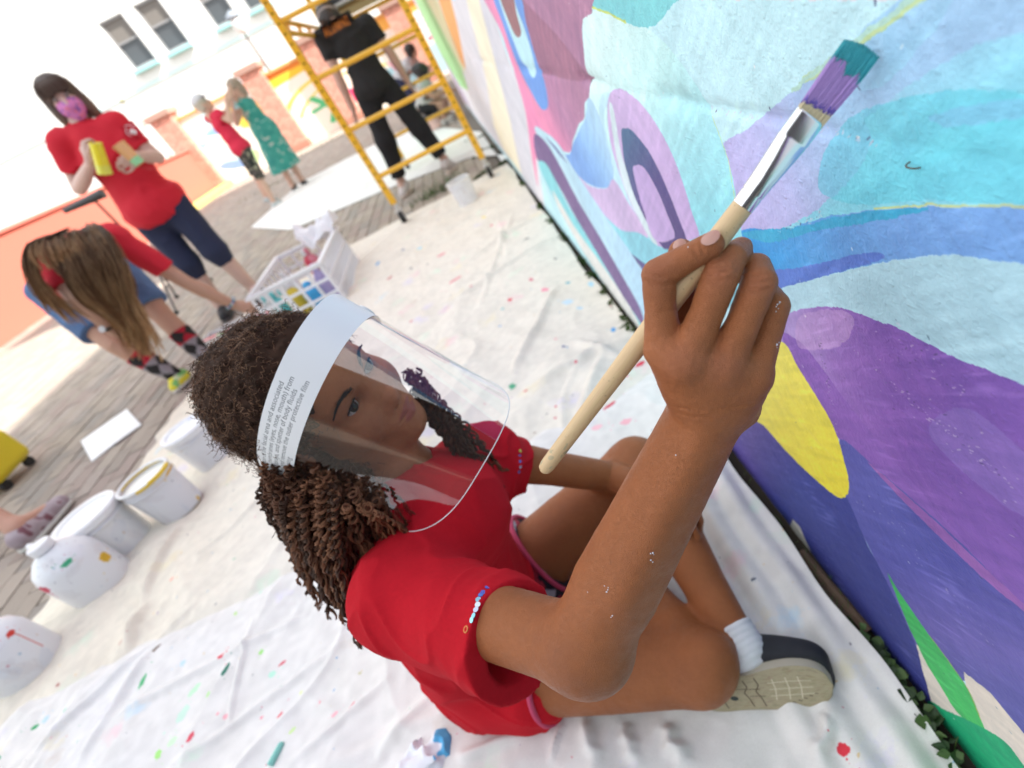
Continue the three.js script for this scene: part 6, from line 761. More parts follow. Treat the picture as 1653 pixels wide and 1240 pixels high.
  { const w = P.J.haL, d = P.J.haL.clone().sub(P.J.elL).normalize(), q = new THREE.Quaternion().setFromUnitVectors(V3(0, 0, 1), d), cols = [[0.08, 0.12, 0.4], [0.6, 0.6, 0.6], [0.1, 0.4, 0.4]]; const t = thing('bracelet', 'blue beaded bracelet on the outstretched wrist of the bending girl', 'bracelet', [w.x, w.y, w.z]); for (let i = 0; i < 18; i++) { const a = i / 18 * 6.283, p = V3(Math.cos(a) * 0.032, Math.sin(a) * 0.032, -0.02).applyQuaternion(q); const m = obj('bead', new THREE.SphereGeometry(0.007, 10, 8).translate(p.x, p.y, p.z), mat(lin(...cols[i % 3]), 0.35), t); } }
  { const w = P.J.haR, d = P.J.haR.clone().sub(P.J.elR).normalize(), g = new THREE.TorusGeometry(0.031, 0.007, 8, 30); g.applyQuaternion(new THREE.Quaternion().setFromUnitVectors(V3(0, 0, 1), d)); const t = thing('wristwatch', 'dark strap watch on the hanging wrist of the bending girl', 'watch', [w.x, w.y, w.z]); const off = d.clone().multiplyScalar(-0.03); obj('strap', g.clone().translate(off.x, off.y, off.z), mat(lin(0.03, 0.025, 0.02), 0.6), t); const g2 = new THREE.CylinderGeometry(0.016, 0.016, 0.008, 20).rotateX(1.2).translate(off.x - 0.01, off.y + 0.01, off.z + 0.034); obj('dial', g2, phys(lin(0.6, 0.6, 0.6), 0.2), t); }
}
{ // person in black under the scaffold
  const P = person({ label: 'person in black shirt and black trousers, back turned, inside the yellow scaffold', F: 5.15, s: 0.93, f: V3(-0.35, -0.8, -0.6), u: V3(-0.1, 0.75, -0.8), sleeve: 0.6, girth: 0.98,
    J: { head: [533, 34, -0.16], neck: [548, 42, -0.04], shL: [522, 62], shR: [592, 38], elL: [545, 122, 0.02], haL: [566, 170, 0.02], elR: [628, 82, 0.0], haR: [656, 128, -0.02], hipL: [590, 152], hipR: [622, 136], knL: [622, 226, 0.04], knR: [676, 206, 0.02], anL: [648, 294], anR: [718, 258, 0.04], toL: [652, 316, 0.1], toR: [734, 270, -0.02] },
    hands: { R: { side: 1, curl: 0.3 }, L: { side: -1, curl: 0.3 } }, skin: [0.5, 0.31, 0.24], top: [0.012, 0.012, 0.013], pants: [0.01, 0.01, 0.012], pantLen: 1.88, loose: 1.35, shoe: [0.55, 0.5, 0.48], sole: [0.6, 0.5, 0.42] });
  const h = new Blob(0.03); h.ell(P.hp(0, 0.03, -0.02), [0.086, 0.09, 0.1], P.ax).ell(P.hp(0, -0.02, -0.045), [0.078, 0.08, 0.06], P.ax); h.ell(P.hp(0, -0.06, 0.09), [0.05, 0.08, 0.09], P.ax, 0.015, 's'); h.disp = (x, y, z) => -0.004 * noise(x * 90, y * 40, z * 90); h.margin = 0.006;
  obj('hair', h.mesh(0.008, { color: () => [0.025, 0.018, 0.015] }), vc(0.5), P.t);
  obj('headband', world(tube([-1, -0.5, 0, 0.5, 1].map((a) => P.hp(0.09 * Math.sin(a * 1.4), 0.02 - 0.03, -0.02 - 0.096 * Math.cos(a * 1.4))), 0.012, 24, 8)), mat(lin(0.35, 0.3, 0.28), 0.8), P.t);
  const tex = canvasTex(512, 128, (c) => { c.fillStyle = '#1c1612'; c.fillRect(0, 0, 512, 128); c.fillStyle = '#b4640f'; c.font = 'bold 104px sans-serif'; c.fillText('ALUMNI', 20, 102); }), A = onZ(516, 52, -5.0), B = onZ(566, 24, -5.0), yd = V3(0.0, 1, 0);
  const g = gridGeo(24, 8, (u, v) => { const p = lerp(A, B, u).addScaledVector(yd, (v - 0.6) * 0.1); p.z += 0.3; const t = trace(P.shirt, p, V3(0, 0, -1), 1.2) ?? 0.4; return [p.x, p.y, p.z - t + 0.004, u, v]; }); obj('print', world(g), mat(0xffffff, 0.85, { map: tex }), P.top);
}
{ // woman in the green dress
  const P = person({ label: 'woman in a long green sleeveless dress, facing the child in the cap, far behind', F: 9.55, s: 1, cell: 0.012, f: V3(-0.8, -0.1, 0.5), sleeve: 0, dress: true, girth: 0.92, topExtra: (c, J) => { const m = lerp(J.hipL, J.hipR, 0.5), k = lerp(J.anL, J.anR, 0.5).setY(0.34); c.cone(m, k, 0.17, 0.23, 0.08); c.put((x, y) => y - 0.33, null, null, 's', 0.005); },
    J: { head: [379, 143], neck: [392, 160], shR: [388, 172, 0.12], shL: [405, 164, -0.1], elR: [382, 200, 0.2], haR: [376, 172, 0.25], elL: [400, 192, 0.0], haL: [380, 160, 0.1], hipR: [424, 212, 0.06], hipL: [433, 207, -0.08], knR: [448, 256, 0.05], knL: [462, 250, -0.05], anR: [471, 297, 0.02], anL: [487, 290, -0.05], toR: [476, 307, 0.1], toL: [496, 299, 0.05] },
    skin: [0.55, 0.34, 0.26], top: (x, y, z) => { const n = noise(x * 24, y * 24, z * 24); return n > 0.5 ? [0.45, 0.5, 0.45] : [0.05 + 0.03 * n, 0.32 + 0.08 * n, 0.27 + 0.06 * n]; }, shoe: [0.03, 0.03, 0.035], lowShoe: true, sole: [0.03, 0.03, 0.03] });
  const h = new Blob(0.03); h.ell(P.hp(0, 0.035, -0.025), [0.092, 0.095, 0.105], P.ax).ell(P.hp(0, -0.05, -0.06), [0.085, 0.1, 0.06], P.ax); h.ell(P.hp(0, -0.05, 0.09), [0.06, 0.09, 0.09], P.ax, 0.015, 's'); obj('hair', h.mesh(0.012), mat(lin(0.3, 0.24, 0.18), 0.6), P.t); eyesOn(P);
  const p = onZ(377, 167, -9.3), c = thing('phone', 'pale blue phone held up by the woman in the green dress', 'phone', [p.x, p.y, p.z]); const ph = obj('case', bx(0.075, 0.15, 0.012, 0, 0, 0, 0.005), phys(lin(0.4, 0.6, 0.66), 0.4), c); obj('screen', bx(0.066, 0.135, 0.002, 0, 0, -0.0072), phys(lin(0.02, 0.02, 0.025), 0.1), c); c.rotation.set(-0.3, 0.7, 0.2);
}
{ // child in the cap
  const P = person({ label: 'fair child in a red T-shirt, pale cap and camouflage shorts, standing before the garden wall', F: 8.85, s: 0.86, head: 1, cell: 0.012, f: V3(0.75, 0.25, -0.35), sleeve: 0.4,
    J: { head: [327, 168], neck: [338, 185], shR: [352, 184, 0.1], shL: [338, 192, -0.12], elR: [372, 196, 0.12], haR: [366, 166, 0.12], elL: [366, 180, -0.18], haL: [372, 152, -0.2], hipR: [394, 240, 0.05], hipL: [388, 243, -0.06], knR: [422, 292, 0.04], knL: [414, 284, -0.06], anR: [442, 326, 0.02], anL: [430, 318, -0.1], toR: [456, 330, 0.02], toL: [446, 322, -0.1] },
    skin: [0.6, 0.4, 0.3], top: [0.6, 0.02, 0.06], pants: (x, y, z) => { const n = noise(x * 30, y * 30, z * 30); return n > 0.35 ? [0.4, 0.42, 0.28] : n < -0.2 ? [0.02, 0.025, 0.02] : [0.09, 0.08, 0.07]; }, pantLen: 0.95, loose: 1.3, hem: -0.1, shoe: [0.45, 0.5, 0.5] });
  const h = new Blob(0.02); h.ell(P.hp(0, 0.03, -0.015), [0.085, 0.09, 0.1], P.ax).ell(P.hp(0, -0.03, -0.05), [0.07, 0.06, 0.05], P.ax); h.ell(P.hp(0, -0.06, 0.09), [0.06, 0.08, 0.09], P.ax, 0.015, 's'); obj('hair', h.mesh(0.011), mat(lin(0.5, 0.46, 0.38), 0.7), P.t); eyesOn(P);
  const c = thing('cap', 'pale cap with a dark peak on the head of the child in red', 'cap', [P.H.x, P.H.y, P.H.z]); const cb = new Blob(0.02); cb.ell(P.hp(0, 0.05, -0.005), [0.09, 0.082, 0.104], P.ax); const q = P.hp(0, 0.045, 0); cb.put((x, y, z) => (x - q.x) * P.ax[1].x + (y - q.y) * P.ax[1].y + (z - q.z) * P.ax[1].z, null, null, 's', 0.004); obj('crown', cb.mesh(0.011), mat(lin(0.6, 0.6, 0.62), 0.8), c); obj('peak', world(gridGeo(12, 4, (u, v) => { const a = (u - 0.5) * 2.4, r = 0.1 + 0.07 * v * Math.cos(a * 0.6), p = P.hp(Math.sin(a) * r * 0.9, 0.05 - 0.012 * v, Math.cos(a) * r); return [p.x, p.y, p.z]; })), mat(lin(0.05, 0.05, 0.1), 0.8, { side: THREE.DoubleSide }), c);
}
{ // seated far painter
  const P = person({ label: 'dark haired person in grey shirt and black shorts crouching behind the scaffold', F: 8.4, s: 0.9, cell: 0.012, f: V3(1, -0.2, -0.2), sleeve: 0.5,
    J: { head: [683, 117], neck: [684, 132], shR: [682, 140, 0.14], shL: [690, 136, -0.14], elR: [700, 156, 0.16], haR: [716, 150, 0.1], elL: [706, 150, -0.2], haL: [722, 146, -0.2], hipR: [684, 174, 0.08], hipL: [692, 170, -0.1], knR: [712, 168, 0.12], knL: [718, 162, -0.14], anR: [716, 192, 0.1], anL: [722, 186, -0.14], toR: [728, 190, 0.1], toL: [734, 184, -0.14] },
    skin: [0.42, 0.25, 0.17], top: [0.42, 0.42, 0.4], pants: [0.012, 0.012, 0.014], pantLen: 0.75, loose: 1.3, shoe: [0.5, 0.48, 0.45] });
  const h = new Blob(0.03); h.ell(P.hp(0, 0.03, -0.02), [0.092, 0.095, 0.105], P.ax).ball(P.hp(0, 0.06, -0.11), 0.045, 0.03); h.ell(P.hp(0, -0.06, 0.09), [0.05, 0.08, 0.09], P.ax, 0.015, 's'); obj('hair', h.mesh(0.012), mat(lin(0.015, 0.012, 0.012), 0.5), P.t);
  const st = thing('step_stool', 'small dark step stool under the crouching person by the wall', 'stool', [(P.J.hipR.x + P.J.hipL.x) / 2, 0, (P.J.hipR.z + P.J.hipL.z) / 2]), hy = Math.max(0.12, P.J.hipR.y - 0.12); obj('seat', bx(0.34, 0.04, 0.34, 0, hy, 0, 0.01), mat(lin(0.03, 0.03, 0.04), 0.6), st); for (const [x, z] of [[-1, -1], [1, -1], [-1, 1], [1, 1]]) obj('leg', cyl(V3(x * 0.15, 0, z * 0.15), V3(x * 0.12, hy - 0.02, z * 0.12), 0.015), mat(lin(0.03, 0.03, 0.04), 0.6), st);
}
{ // standing helper beyond
  const P = person({ label: 'dark haired person in a pale grey top standing far beyond the scaffold', F: 11.5, s: 0.95, cell: 0.014, f: V3(1, -0.2, -0.3), sleeve: 0.5,
    J: { head: [664, 82], neck: [664, 94], shR: [656, 102, 0.14], shL: [668, 98, -0.14], elR: [672, 120, 0.14], haR: [686, 116, 0.1], elL: [682, 112, -0.16], haL: [692, 108, -0.2], hipR: V3(-0.62, 0.62, -11.4), hipL: V3(-0.62, 0.62, -11.6), knR: V3(-0.55, 0.38, -11.4), knL: V3(-0.55, 0.38, -11.62), anR: V3(-0.62, 0.08, -11.4), anL: V3(-0.62, 0.08, -11.62), toR: V3(-0.44, 0.04, -11.4), toL: V3(-0.44, 0.04, -11.62) },
    skin: [0.5, 0.32, 0.24], top: [0.5, 0.5, 0.52], pants: [0.03, 0.035, 0.08], pantLen: 1.85, loose: 1.3, shoe: [0.1, 0.1, 0.1] });
  const h = new Blob(0.03); h.ell(P.hp(0, 0.03, -0.02), [0.09, 0.095, 0.105], P.ax).ell(P.hp(0, -0.05, -0.06), [0.07, 0.09, 0.05], P.ax); h.ell(P.hp(0, -0.06, 0.09), [0.05, 0.08, 0.09], P.ax, 0.015, 's'); obj('hair', h.mesh(0.014), mat(lin(0.02, 0.016, 0.014), 0.5), P.t);
}
{ // passer-by at the left edge
  const ax = onY(28, 852, 0.09), P = person({ label: 'person at the left edge, only a leg and pinkish grey shoe in view', F: 2.2, s: 0.95, f: V3(0.3, 0, 1), sleeve: 0.5,
    J: { head: V3(-3.0, 1.5, -2.5), neck: V3(-3.0, 1.36, -2.5), shR: V3(-3.1, 1.28, -2.36), shL: V3(-2.9, 1.28, -2.64), elR: V3(-3.12, 1.02, -2.3), haR: V3(-3.08, 0.8, -2.2), elL: V3(-2.86, 1.02, -2.72), haL: V3(-2.8, 0.8, -2.7), hipR: V3(-3.0, 0.8, -2.32), hipL: V3(-2.9, 0.8, -2.5), knR: V3(-2.85, 0.45, -2.1), knL: V3(-2.74, 0.45, -2.36), anR: V3(-2.62, 0.085, -1.9), anL: ax.clone(), toR: V3(-2.5, 0.035, -1.84), toL: onY(97, 812, 0.035) },
    skin: [0.5, 0.27, 0.19], top: [0.5, 0.02, 0.04], pants: [0.05, 0.07, 0.12], pantLen: 0.8, loose: 1.3, shoe: (x, y, z) => { const n = noise(x * 40, y * 40, z * 40); return n > 0.4 ? [0.2, 0.08, 0.1] : [0.42 + 0.1 * n, 0.35 + 0.1 * n, 0.37 + 0.1 * n]; }, sole: [0.62, 0.62, 0.56] });
  const h = new Blob(0.03); h.ell(P.hp(0, 0.03, -0.02), [0.09, 0.095, 0.105], P.ax); h.ell(P.hp(0, -0.06, 0.09), [0.06, 0.09, 0.09], P.ax, 0.015, 's'); obj('hair', h.mesh(0.012), mat(lin(0.06, 0.04, 0.03), 0.6), P.t); eyesOn(P);
}
// ---------------------------------------------------------------- yellow scaffold and the painter on it
const yel = phys(lin(0.82, 0.45, 0.018), 0.38, { clearcoat: 0.3 }), steel = phys(lin(0.6, 0.6, 0.6), 0.35, { metalness: 0.8 }), rubber = mat(lin(0.02, 0.02, 0.02), 0.7);
{
  const zf = -4.13, zr = -6.08, xl = -0.685, xr = 0.025, HT = 2.9, t = thing('scaffold', 'yellow steel rolling scaffold with rungs and castors, standing beside the mural wall', 'scaffold', [(xl + xr) / 2, 0, (zf + zr) / 2]);
  for (const z of [zf, zr]) for (const x of [xl, xr]) {
    const p = obj('post', world(bx(0.044, HT - 0.16, 0.044, x, 0.16 + (HT - 0.16) / 2, z, 0.006)), yel, t);
    const holes = []; for (let i = 0; i < 46; i++) holes.push(new THREE.CylinderGeometry(0.0065, 0.0065, 0.003, 10).rotateX(Math.PI / 2).translate(x, 0.28 + i * 0.055, z + 0.0215)); const hm = obj('pin_hole', holes.map(world), mat(lin(0.03, 0.018, 0.004), 0.9), p); hm.userData.kind = 'stuff';
    const c = obj('castor', world(cyl(V3(x, 0.2, z), V3(x, 0.1, z), 0.018, 0.018)), steel, t); obj('fork', [bx(0.006, 0.07, 0.03, x - 0.02, 0.075, z + 0.012), bx(0.006, 0.07, 0.03, x + 0.02, 0.075, z + 0.012), bx(0.05, 0.012, 0.05, x, 0.108, z)].map(world), steel, c); obj('wheel', world(new THREE.CylinderGeometry(0.05, 0.05, 0.028, 28).rotateZ(Math.PI / 2).translate(x, 0.052, z + 0.022)), rubber, c);
  }
  for (const z of [zf, zr]) for (let i = 0; i < 8; i++) { const y = 0.36 + i * 0.325; if (i === 3 && z === zf) { obj('rung', world(cyl(V3(xl + 0.02, y, z), V3(xr - 0.02, y, z), 0.0145, 0.0145, 14)), yel, t); continue; } obj('rung', world(cyl(V3(xl + 0.02, y, z), V3(xr - 0.02, y, z), 0.0165, 0.0165, 14)), yel, t); }
  for (const x of [xl, xr]) for (const y of [1.28, 1.345]) obj('side_rail', world(cyl(V3(x, y, zf), V3(x, y, zr), 0.018, 0.018, 12)), yel, t);
  for (const x of [xl, xr]) for (let i = 0; i < 5; i++) obj('rail_strut', world(bx(0.02, 0.08, 0.02, x, 1.312, zf - 0.2 - i * 0.385)), yel, t);
  obj('platform', world(bx(0.6, 0.03, 0.62, (xl + xr) / 2, 1.37, -5.74, 0.004)), mat(lin(0.45, 0.3, 0.14), 0.8), t);
  const S = V3(-0.3, 1.42, -5.2), A = onZ(548, 0, -5.02), B = onZ(600, 16, -5.02), f = 1.387;
  const P = person({ label: 'painter on the scaffold platform, only a dark grey shoe in view', F: 5.5, s: 0.95, cell: 0.01, f: V3(1, 0, -0.3), sleeve: 0.6, floor: f,
    J: { head: V3(-0.4, 2.93, -5.65), neck: V3(-0.4, 2.78, -5.65), shR: V3(-0.4, 2.7, -5.5), shL: V3(-0.4, 2.7, -5.82), elR: V3(-0.3, 2.48, -5.45), haR: V3(-0.1, 2.57, -5.48), elL: V3(-0.38, 2.44, -5.88), haL: V3(-0.3, 2.23, -5.86), hipR: V3(-0.42, 2.22, -5.56), hipL: V3(-0.42, 2.22, -5.74), knR: V3(-0.42, 1.84, -5.5), knL: V3(-0.4, 1.84, -5.8), anR: V3(-0.47, 1.47, -5.43), anL: V3(-0.45, 1.47, -5.82), toR: V3(-0.26, 1.42, -5.38), toL: V3(-0.25, 1.42, -5.85) },
    skin: [0.45, 0.28, 0.2], top: [0.5, 0.02, 0.04], pants: [0.06, 0.06, 0.07], pantLen: 1.8, loose: 1.3, shoe: [0.05, 0.055, 0.06], sole: [0.6, 0.58, 0.55] });
  const h = new Blob(0.03); h.ell(P.hp(0, 0.03, -0.02), [0.09, 0.095, 0.105], P.ax); h.ell(P.hp(0, -0.06, 0.09), [0.06, 0.09, 0.09], P.ax, 0.015, 's'); obj('hair', h.mesh(0.014), mat(lin(0.05, 0.035, 0.025), 0.6), P.t);
}
// ---------------------------------------------------------------- buckets, crate and small things
const vertTop = (b, px, py) => { const r = rayOf(px, py), k = (b.x * r.x + b.z * r.z) / (r.x * r.x + r.z * r.z); return Math.max(0.06, CAM_H + r.y * k); };
const dirtTex = (cols, base, sd) => canvasTex(512, 256, (c) => { c.fillStyle = base; c.fillRect(0, 0, 512, 256); seed = sd; for (const [x, y, r, col, a, st] of cols) { splat(c, x, y, r, col, a, st); if (rnd() < 0.5) { c.fillStyle = col; c.globalAlpha = 0.8; c.fillRect(x, y, rr(1.5, 3), rr(20, 90)); c.globalAlpha = 1; } } for (let i = 0; i < 40; i++) { c.fillStyle = ['rgba(120,110,100,0.12)', 'rgba(90,120,170,0.12)', 'rgba(180,120,110,0.1)'][i % 3]; splat(c, rnd() * 512, rnd() * 256, rr(4, 16), c.fillStyle, rnd() * 3, rr(1, 3), 0.5); } for (let i = 0; i < 26; i++) { c.strokeStyle = 'rgba(110,110,115,0.25)'; c.lineWidth = 0.8; c.beginPath(); const x = rnd() * 512, y = rnd() * 256; c.moveTo(x, y); c.lineTo(x + rr(-30, 30), y + rr(-12, 12)); c.stroke(); } for (let i = 0; i < 60; i++) splat(c, rnd() * 512, rnd() * 256, rr(0.8, 2.4), ['#556', '#b85', '#58a', '#a45'][(rnd() * 4) | 0], 0, 1.5, 0.5); });
const plasticM = (o) => phys(0xffffff, 0.36, { ...o });
function bucket(label, bpx, tpx, R, o = {}) {
  const b = onY(...bpx, 0.02), h = o.h ?? vertTop(b, ...tpx), t = thing('bucket', label, 'bucket', [b.x, 0.014, b.z]), r0 = R * (o.taper ?? 0.88);
  const m = o.tex ? plasticM({ map: o.tex, side: THREE.DoubleSide }) : phys(lin(0.78, 0.78, 0.77), 0.36, { side: THREE.DoubleSide });
  const body = obj('body', lathe([[0, 0], [r0 * 0.95, 0], [r0, 0.006], [mix(r0, R, 0.5), h * 0.5], [mix(r0, R, 0.8), h * 0.8], [R * 0.985, h - 0.04], [R * 1.03, h - 0.038], [R * 1.03, h - 0.03], [R * 0.99, h - 0.028], [R, h - 0.006]], 64), m, t); if (o.rot) body.rotation.y = o.rot;
  const rim = obj('rim', new THREE.TorusGeometry(R, 0.006, 10, 64).rotateX(Math.PI / 2).translate(0, h - 0.004, 0), phys(lin(...(o.rim ?? [0.78, 0.78, 0.77])), 0.4), t);
  if (o.lid) obj('lid', lathe([[0, h - 0.002], [R * 0.8, h - 0.002], [R * 0.84, h + 0.004], [R * 1.02, h + 0.005], [R * 1.05, h], [R * 1.05, h - 0.018], [R * 1.03, h - 0.02]], 64), o.lidTex ? plasticM({ map: o.lidTex, side: THREE.DoubleSide }) : phys(lin(0.82, 0.82, 0.82), 0.4, { side: THREE.DoubleSide }), t); else { obj('inside', lathe([[0, 0.01], [r0 * 0.94, 0.01], [R * 0.96, h - 0.01]], 48), phys(lin(0.72, 0.72, 0.7), 0.5, { side: THREE.DoubleSide }), t); obj('paint', lathe([[0, h * (o.fill ?? 0.6)], [mix(r0, R, o.fill ?? 0.6) * 0.95, h * (o.fill ?? 0.6)]], 40), phys(lin(...(o.paint ?? [0.8, 0.8, 0.8])), 0.2), t); }
  if (o.smear) for (const [a0, l, tt] of [[0.2, 1.1, 0.0075], [1.9, 0.7, 0.007], [3.3, 1.5, 0.0078], [5.4, 0.5, 0.007]]) obj('paint_smear', new THREE.TorusGeometry(R + 0.001, tt, 8, 40, l).rotateX(Math.PI / 2).rotateY(a0).translate(0, h - 0.005 - 0.002 * a0 / 6, 0), phys(lin(0.72, 0.5, 0.03), 0.3), t);
  if (o.handle) { const a = o.handle, q = []; for (let i = 0; i <= 20; i++) { const u = i / 20 * Math.PI, x = Math.cos(u) * R * 1.04, d = Math.sin(u) * R * 0.95; q.push(V3(Math.cos(a) * x - Math.sin(a) * d * 0.75, h - 0.05 - Math.sin(u) * 0.05, Math.sin(a) * x + Math.cos(a) * d)); } obj('handle', tube(q, 0.0022, 40, 6), steel, t); for (const sg of [-1, 1]) obj('lug', new THREE.SphereGeometry(0.014, 14, 10).scale(1, 1, 0.8).translate(Math.cos(a) * R * 1.01 * sg, h - 0.05, Math.sin(a) * R * 1.01 * sg), phys(lin(0.76, 0.76, 0.75), 0.4), t); }
  return t;
}
bucket('white bucket with yellow paint smeared over its rim and side', [293, 818], [238, 771], 0.084, { tex: dirtTex([[150, 30, 10, '#d8a80c', 0.1, 5], [180, 60, 7, '#d8a80c', 0.5, 4], [260, 40, 8, '#d8a80c', 0, 4], [330, 30, 9, '#d8b010', 0, 5], [210, 100, 6, '#5a3038', 0.5, 1.6], [90, 40, 8, '#d8a80c', 0.2, 5], [400, 36, 9, '#d8a80c', 0, 4], [120, 200, 6, '#d8a80c', 0, 1.4]], '#d9dade', 31), smear: true, fill: 0.9, paint: [0.85, 0.85, 0.82] });
bucket('large plain white bucket between the spattered pail and the yellow-rimmed bucket', [206, 880], [140, 838], 0.1, { lid: true, tex: dirtTex([[60, 60, 6, '#c8ccd8', 0, 2]], '#e0e0de', 44), lidTex: dirtTex([], '#e8e8e6', 45) });
function jug(label, bpx, tpx, R, tex, rot) {
  const b = onY(...bpx, 0.02), h = vertTop(b, ...tpx), t = thing('plastic_jug', label, 'jug', [b.x, 0.014, b.z]);
  const body = obj('body', lathe([[0, 0], [R * 0.92, 0], [R, 0.012], [R * 1.01, h * 0.3], [R, h * 0.58], [R * 0.9, h * 0.7], [R * 0.6, h * 0.82], [R * 0.34, h * 0.88], [R * 0.3, h * 0.93]], 56), plasticM({ map: tex, side: THREE.DoubleSide }), t); body.rotation.y = rot;
  obj('screw_cap', lathe([[R * 0.36, h * 0.9], [R * 0.37, h * 0.99], [R * 0.33, h], [0, h]], 28), phys(lin(0.8, 0.8, 0.8), 0.4, { side: THREE.DoubleSide }), t);
  obj('handle', tube([V3(R * 0.3, h * 0.9, 0), V3(R * 0.75, h * 0.96, 0), V3(R * 1.02, h * 0.84, 0), V3(R * 0.97, h * 0.6, 0)], R * 0.11, 24, 10).rotateY(2.6), phys(lin(0.79, 0.79, 0.79), 0.36), t);
}
jug('squat white jug with red, yellow and green paint marks, beside the plain white bucket', [168, 942], [66, 884], 0.088, dirtTex([[120, 110, 12, '#c0142c', 2.4, 2.2], [70, 130, 9, '#e0b010', 2.2, 2.4], [90, 80, 12, '#2e9a70', 0.5, 1.5], [130, 70, 7, '#7a9ad0', 0, 1.5], [150, 60, 6, '#333', 0.4, 2], [210, 190, 8, '#88b8e0', 0.4, 1.5], [160, 150, 3, '#60b0a8', 0.8, 9], [300, 130, 10, '#c03050', 0, 2], [400, 100, 9, '#3aa070', 0, 2], [460, 150, 9, '#d8a810', 0, 2]], '#e2e3e4', 32), 2.2);
jug('white jug with red spots, cut off by the lower left edge of the view', [52, 1076], [-46, 1010], 0.088, dirtTex([[110, 120, 10, '#c83020', 0, 1.5], [140, 100, 12, '#e89080', 0, 1.5], [80, 110, 9, '#a02020', 0, 1.3], [200, 120, 5, '#905050', 0, 1.6], [330, 120, 9, '#c83020', 0, 1.5], [440, 110, 9, '#c83020', 0, 1.5]], '#e2e3e4', 33), 2.4);
bucket('lidded white bucket half hidden behind the curly hair of the seated child', [352, 738], [300, 697], 0.086, { lid: true, tex: dirtTex([[200, 60, 10, '#d8b810', 0, 5], [300, 80, 10, '#d8b810', 0, 5], [420, 60, 9, '#d8b810', 0, 5]], '#dedfe2', 34), lidTex: dirtTex([[260, 200, 8, '#b8b8e0', 0, 2]], '#e8e9ea', 35) });
bucket('small translucent white paint tub standing by the right castor of the scaffold', [757, 325], [741, 293], 0.08, { tex: dirtTex([[90, 120, 16, '#b8c0d8', 0.4, 2], [200, 100, 12, '#d8c0c8', 0.4, 2], [320, 110, 14, '#c0b8d0', 0.4, 2]], '#e4e6ea', 37), fill: 0.7, paint: [0.75, 0.76, 0.78] });
bucket('pale pink bucket on the far cloth beside the crouching person', [704, 206], [696, 190], 0.15, { tex: dirtTex([], '#e8c4ba', 38), lid: true });
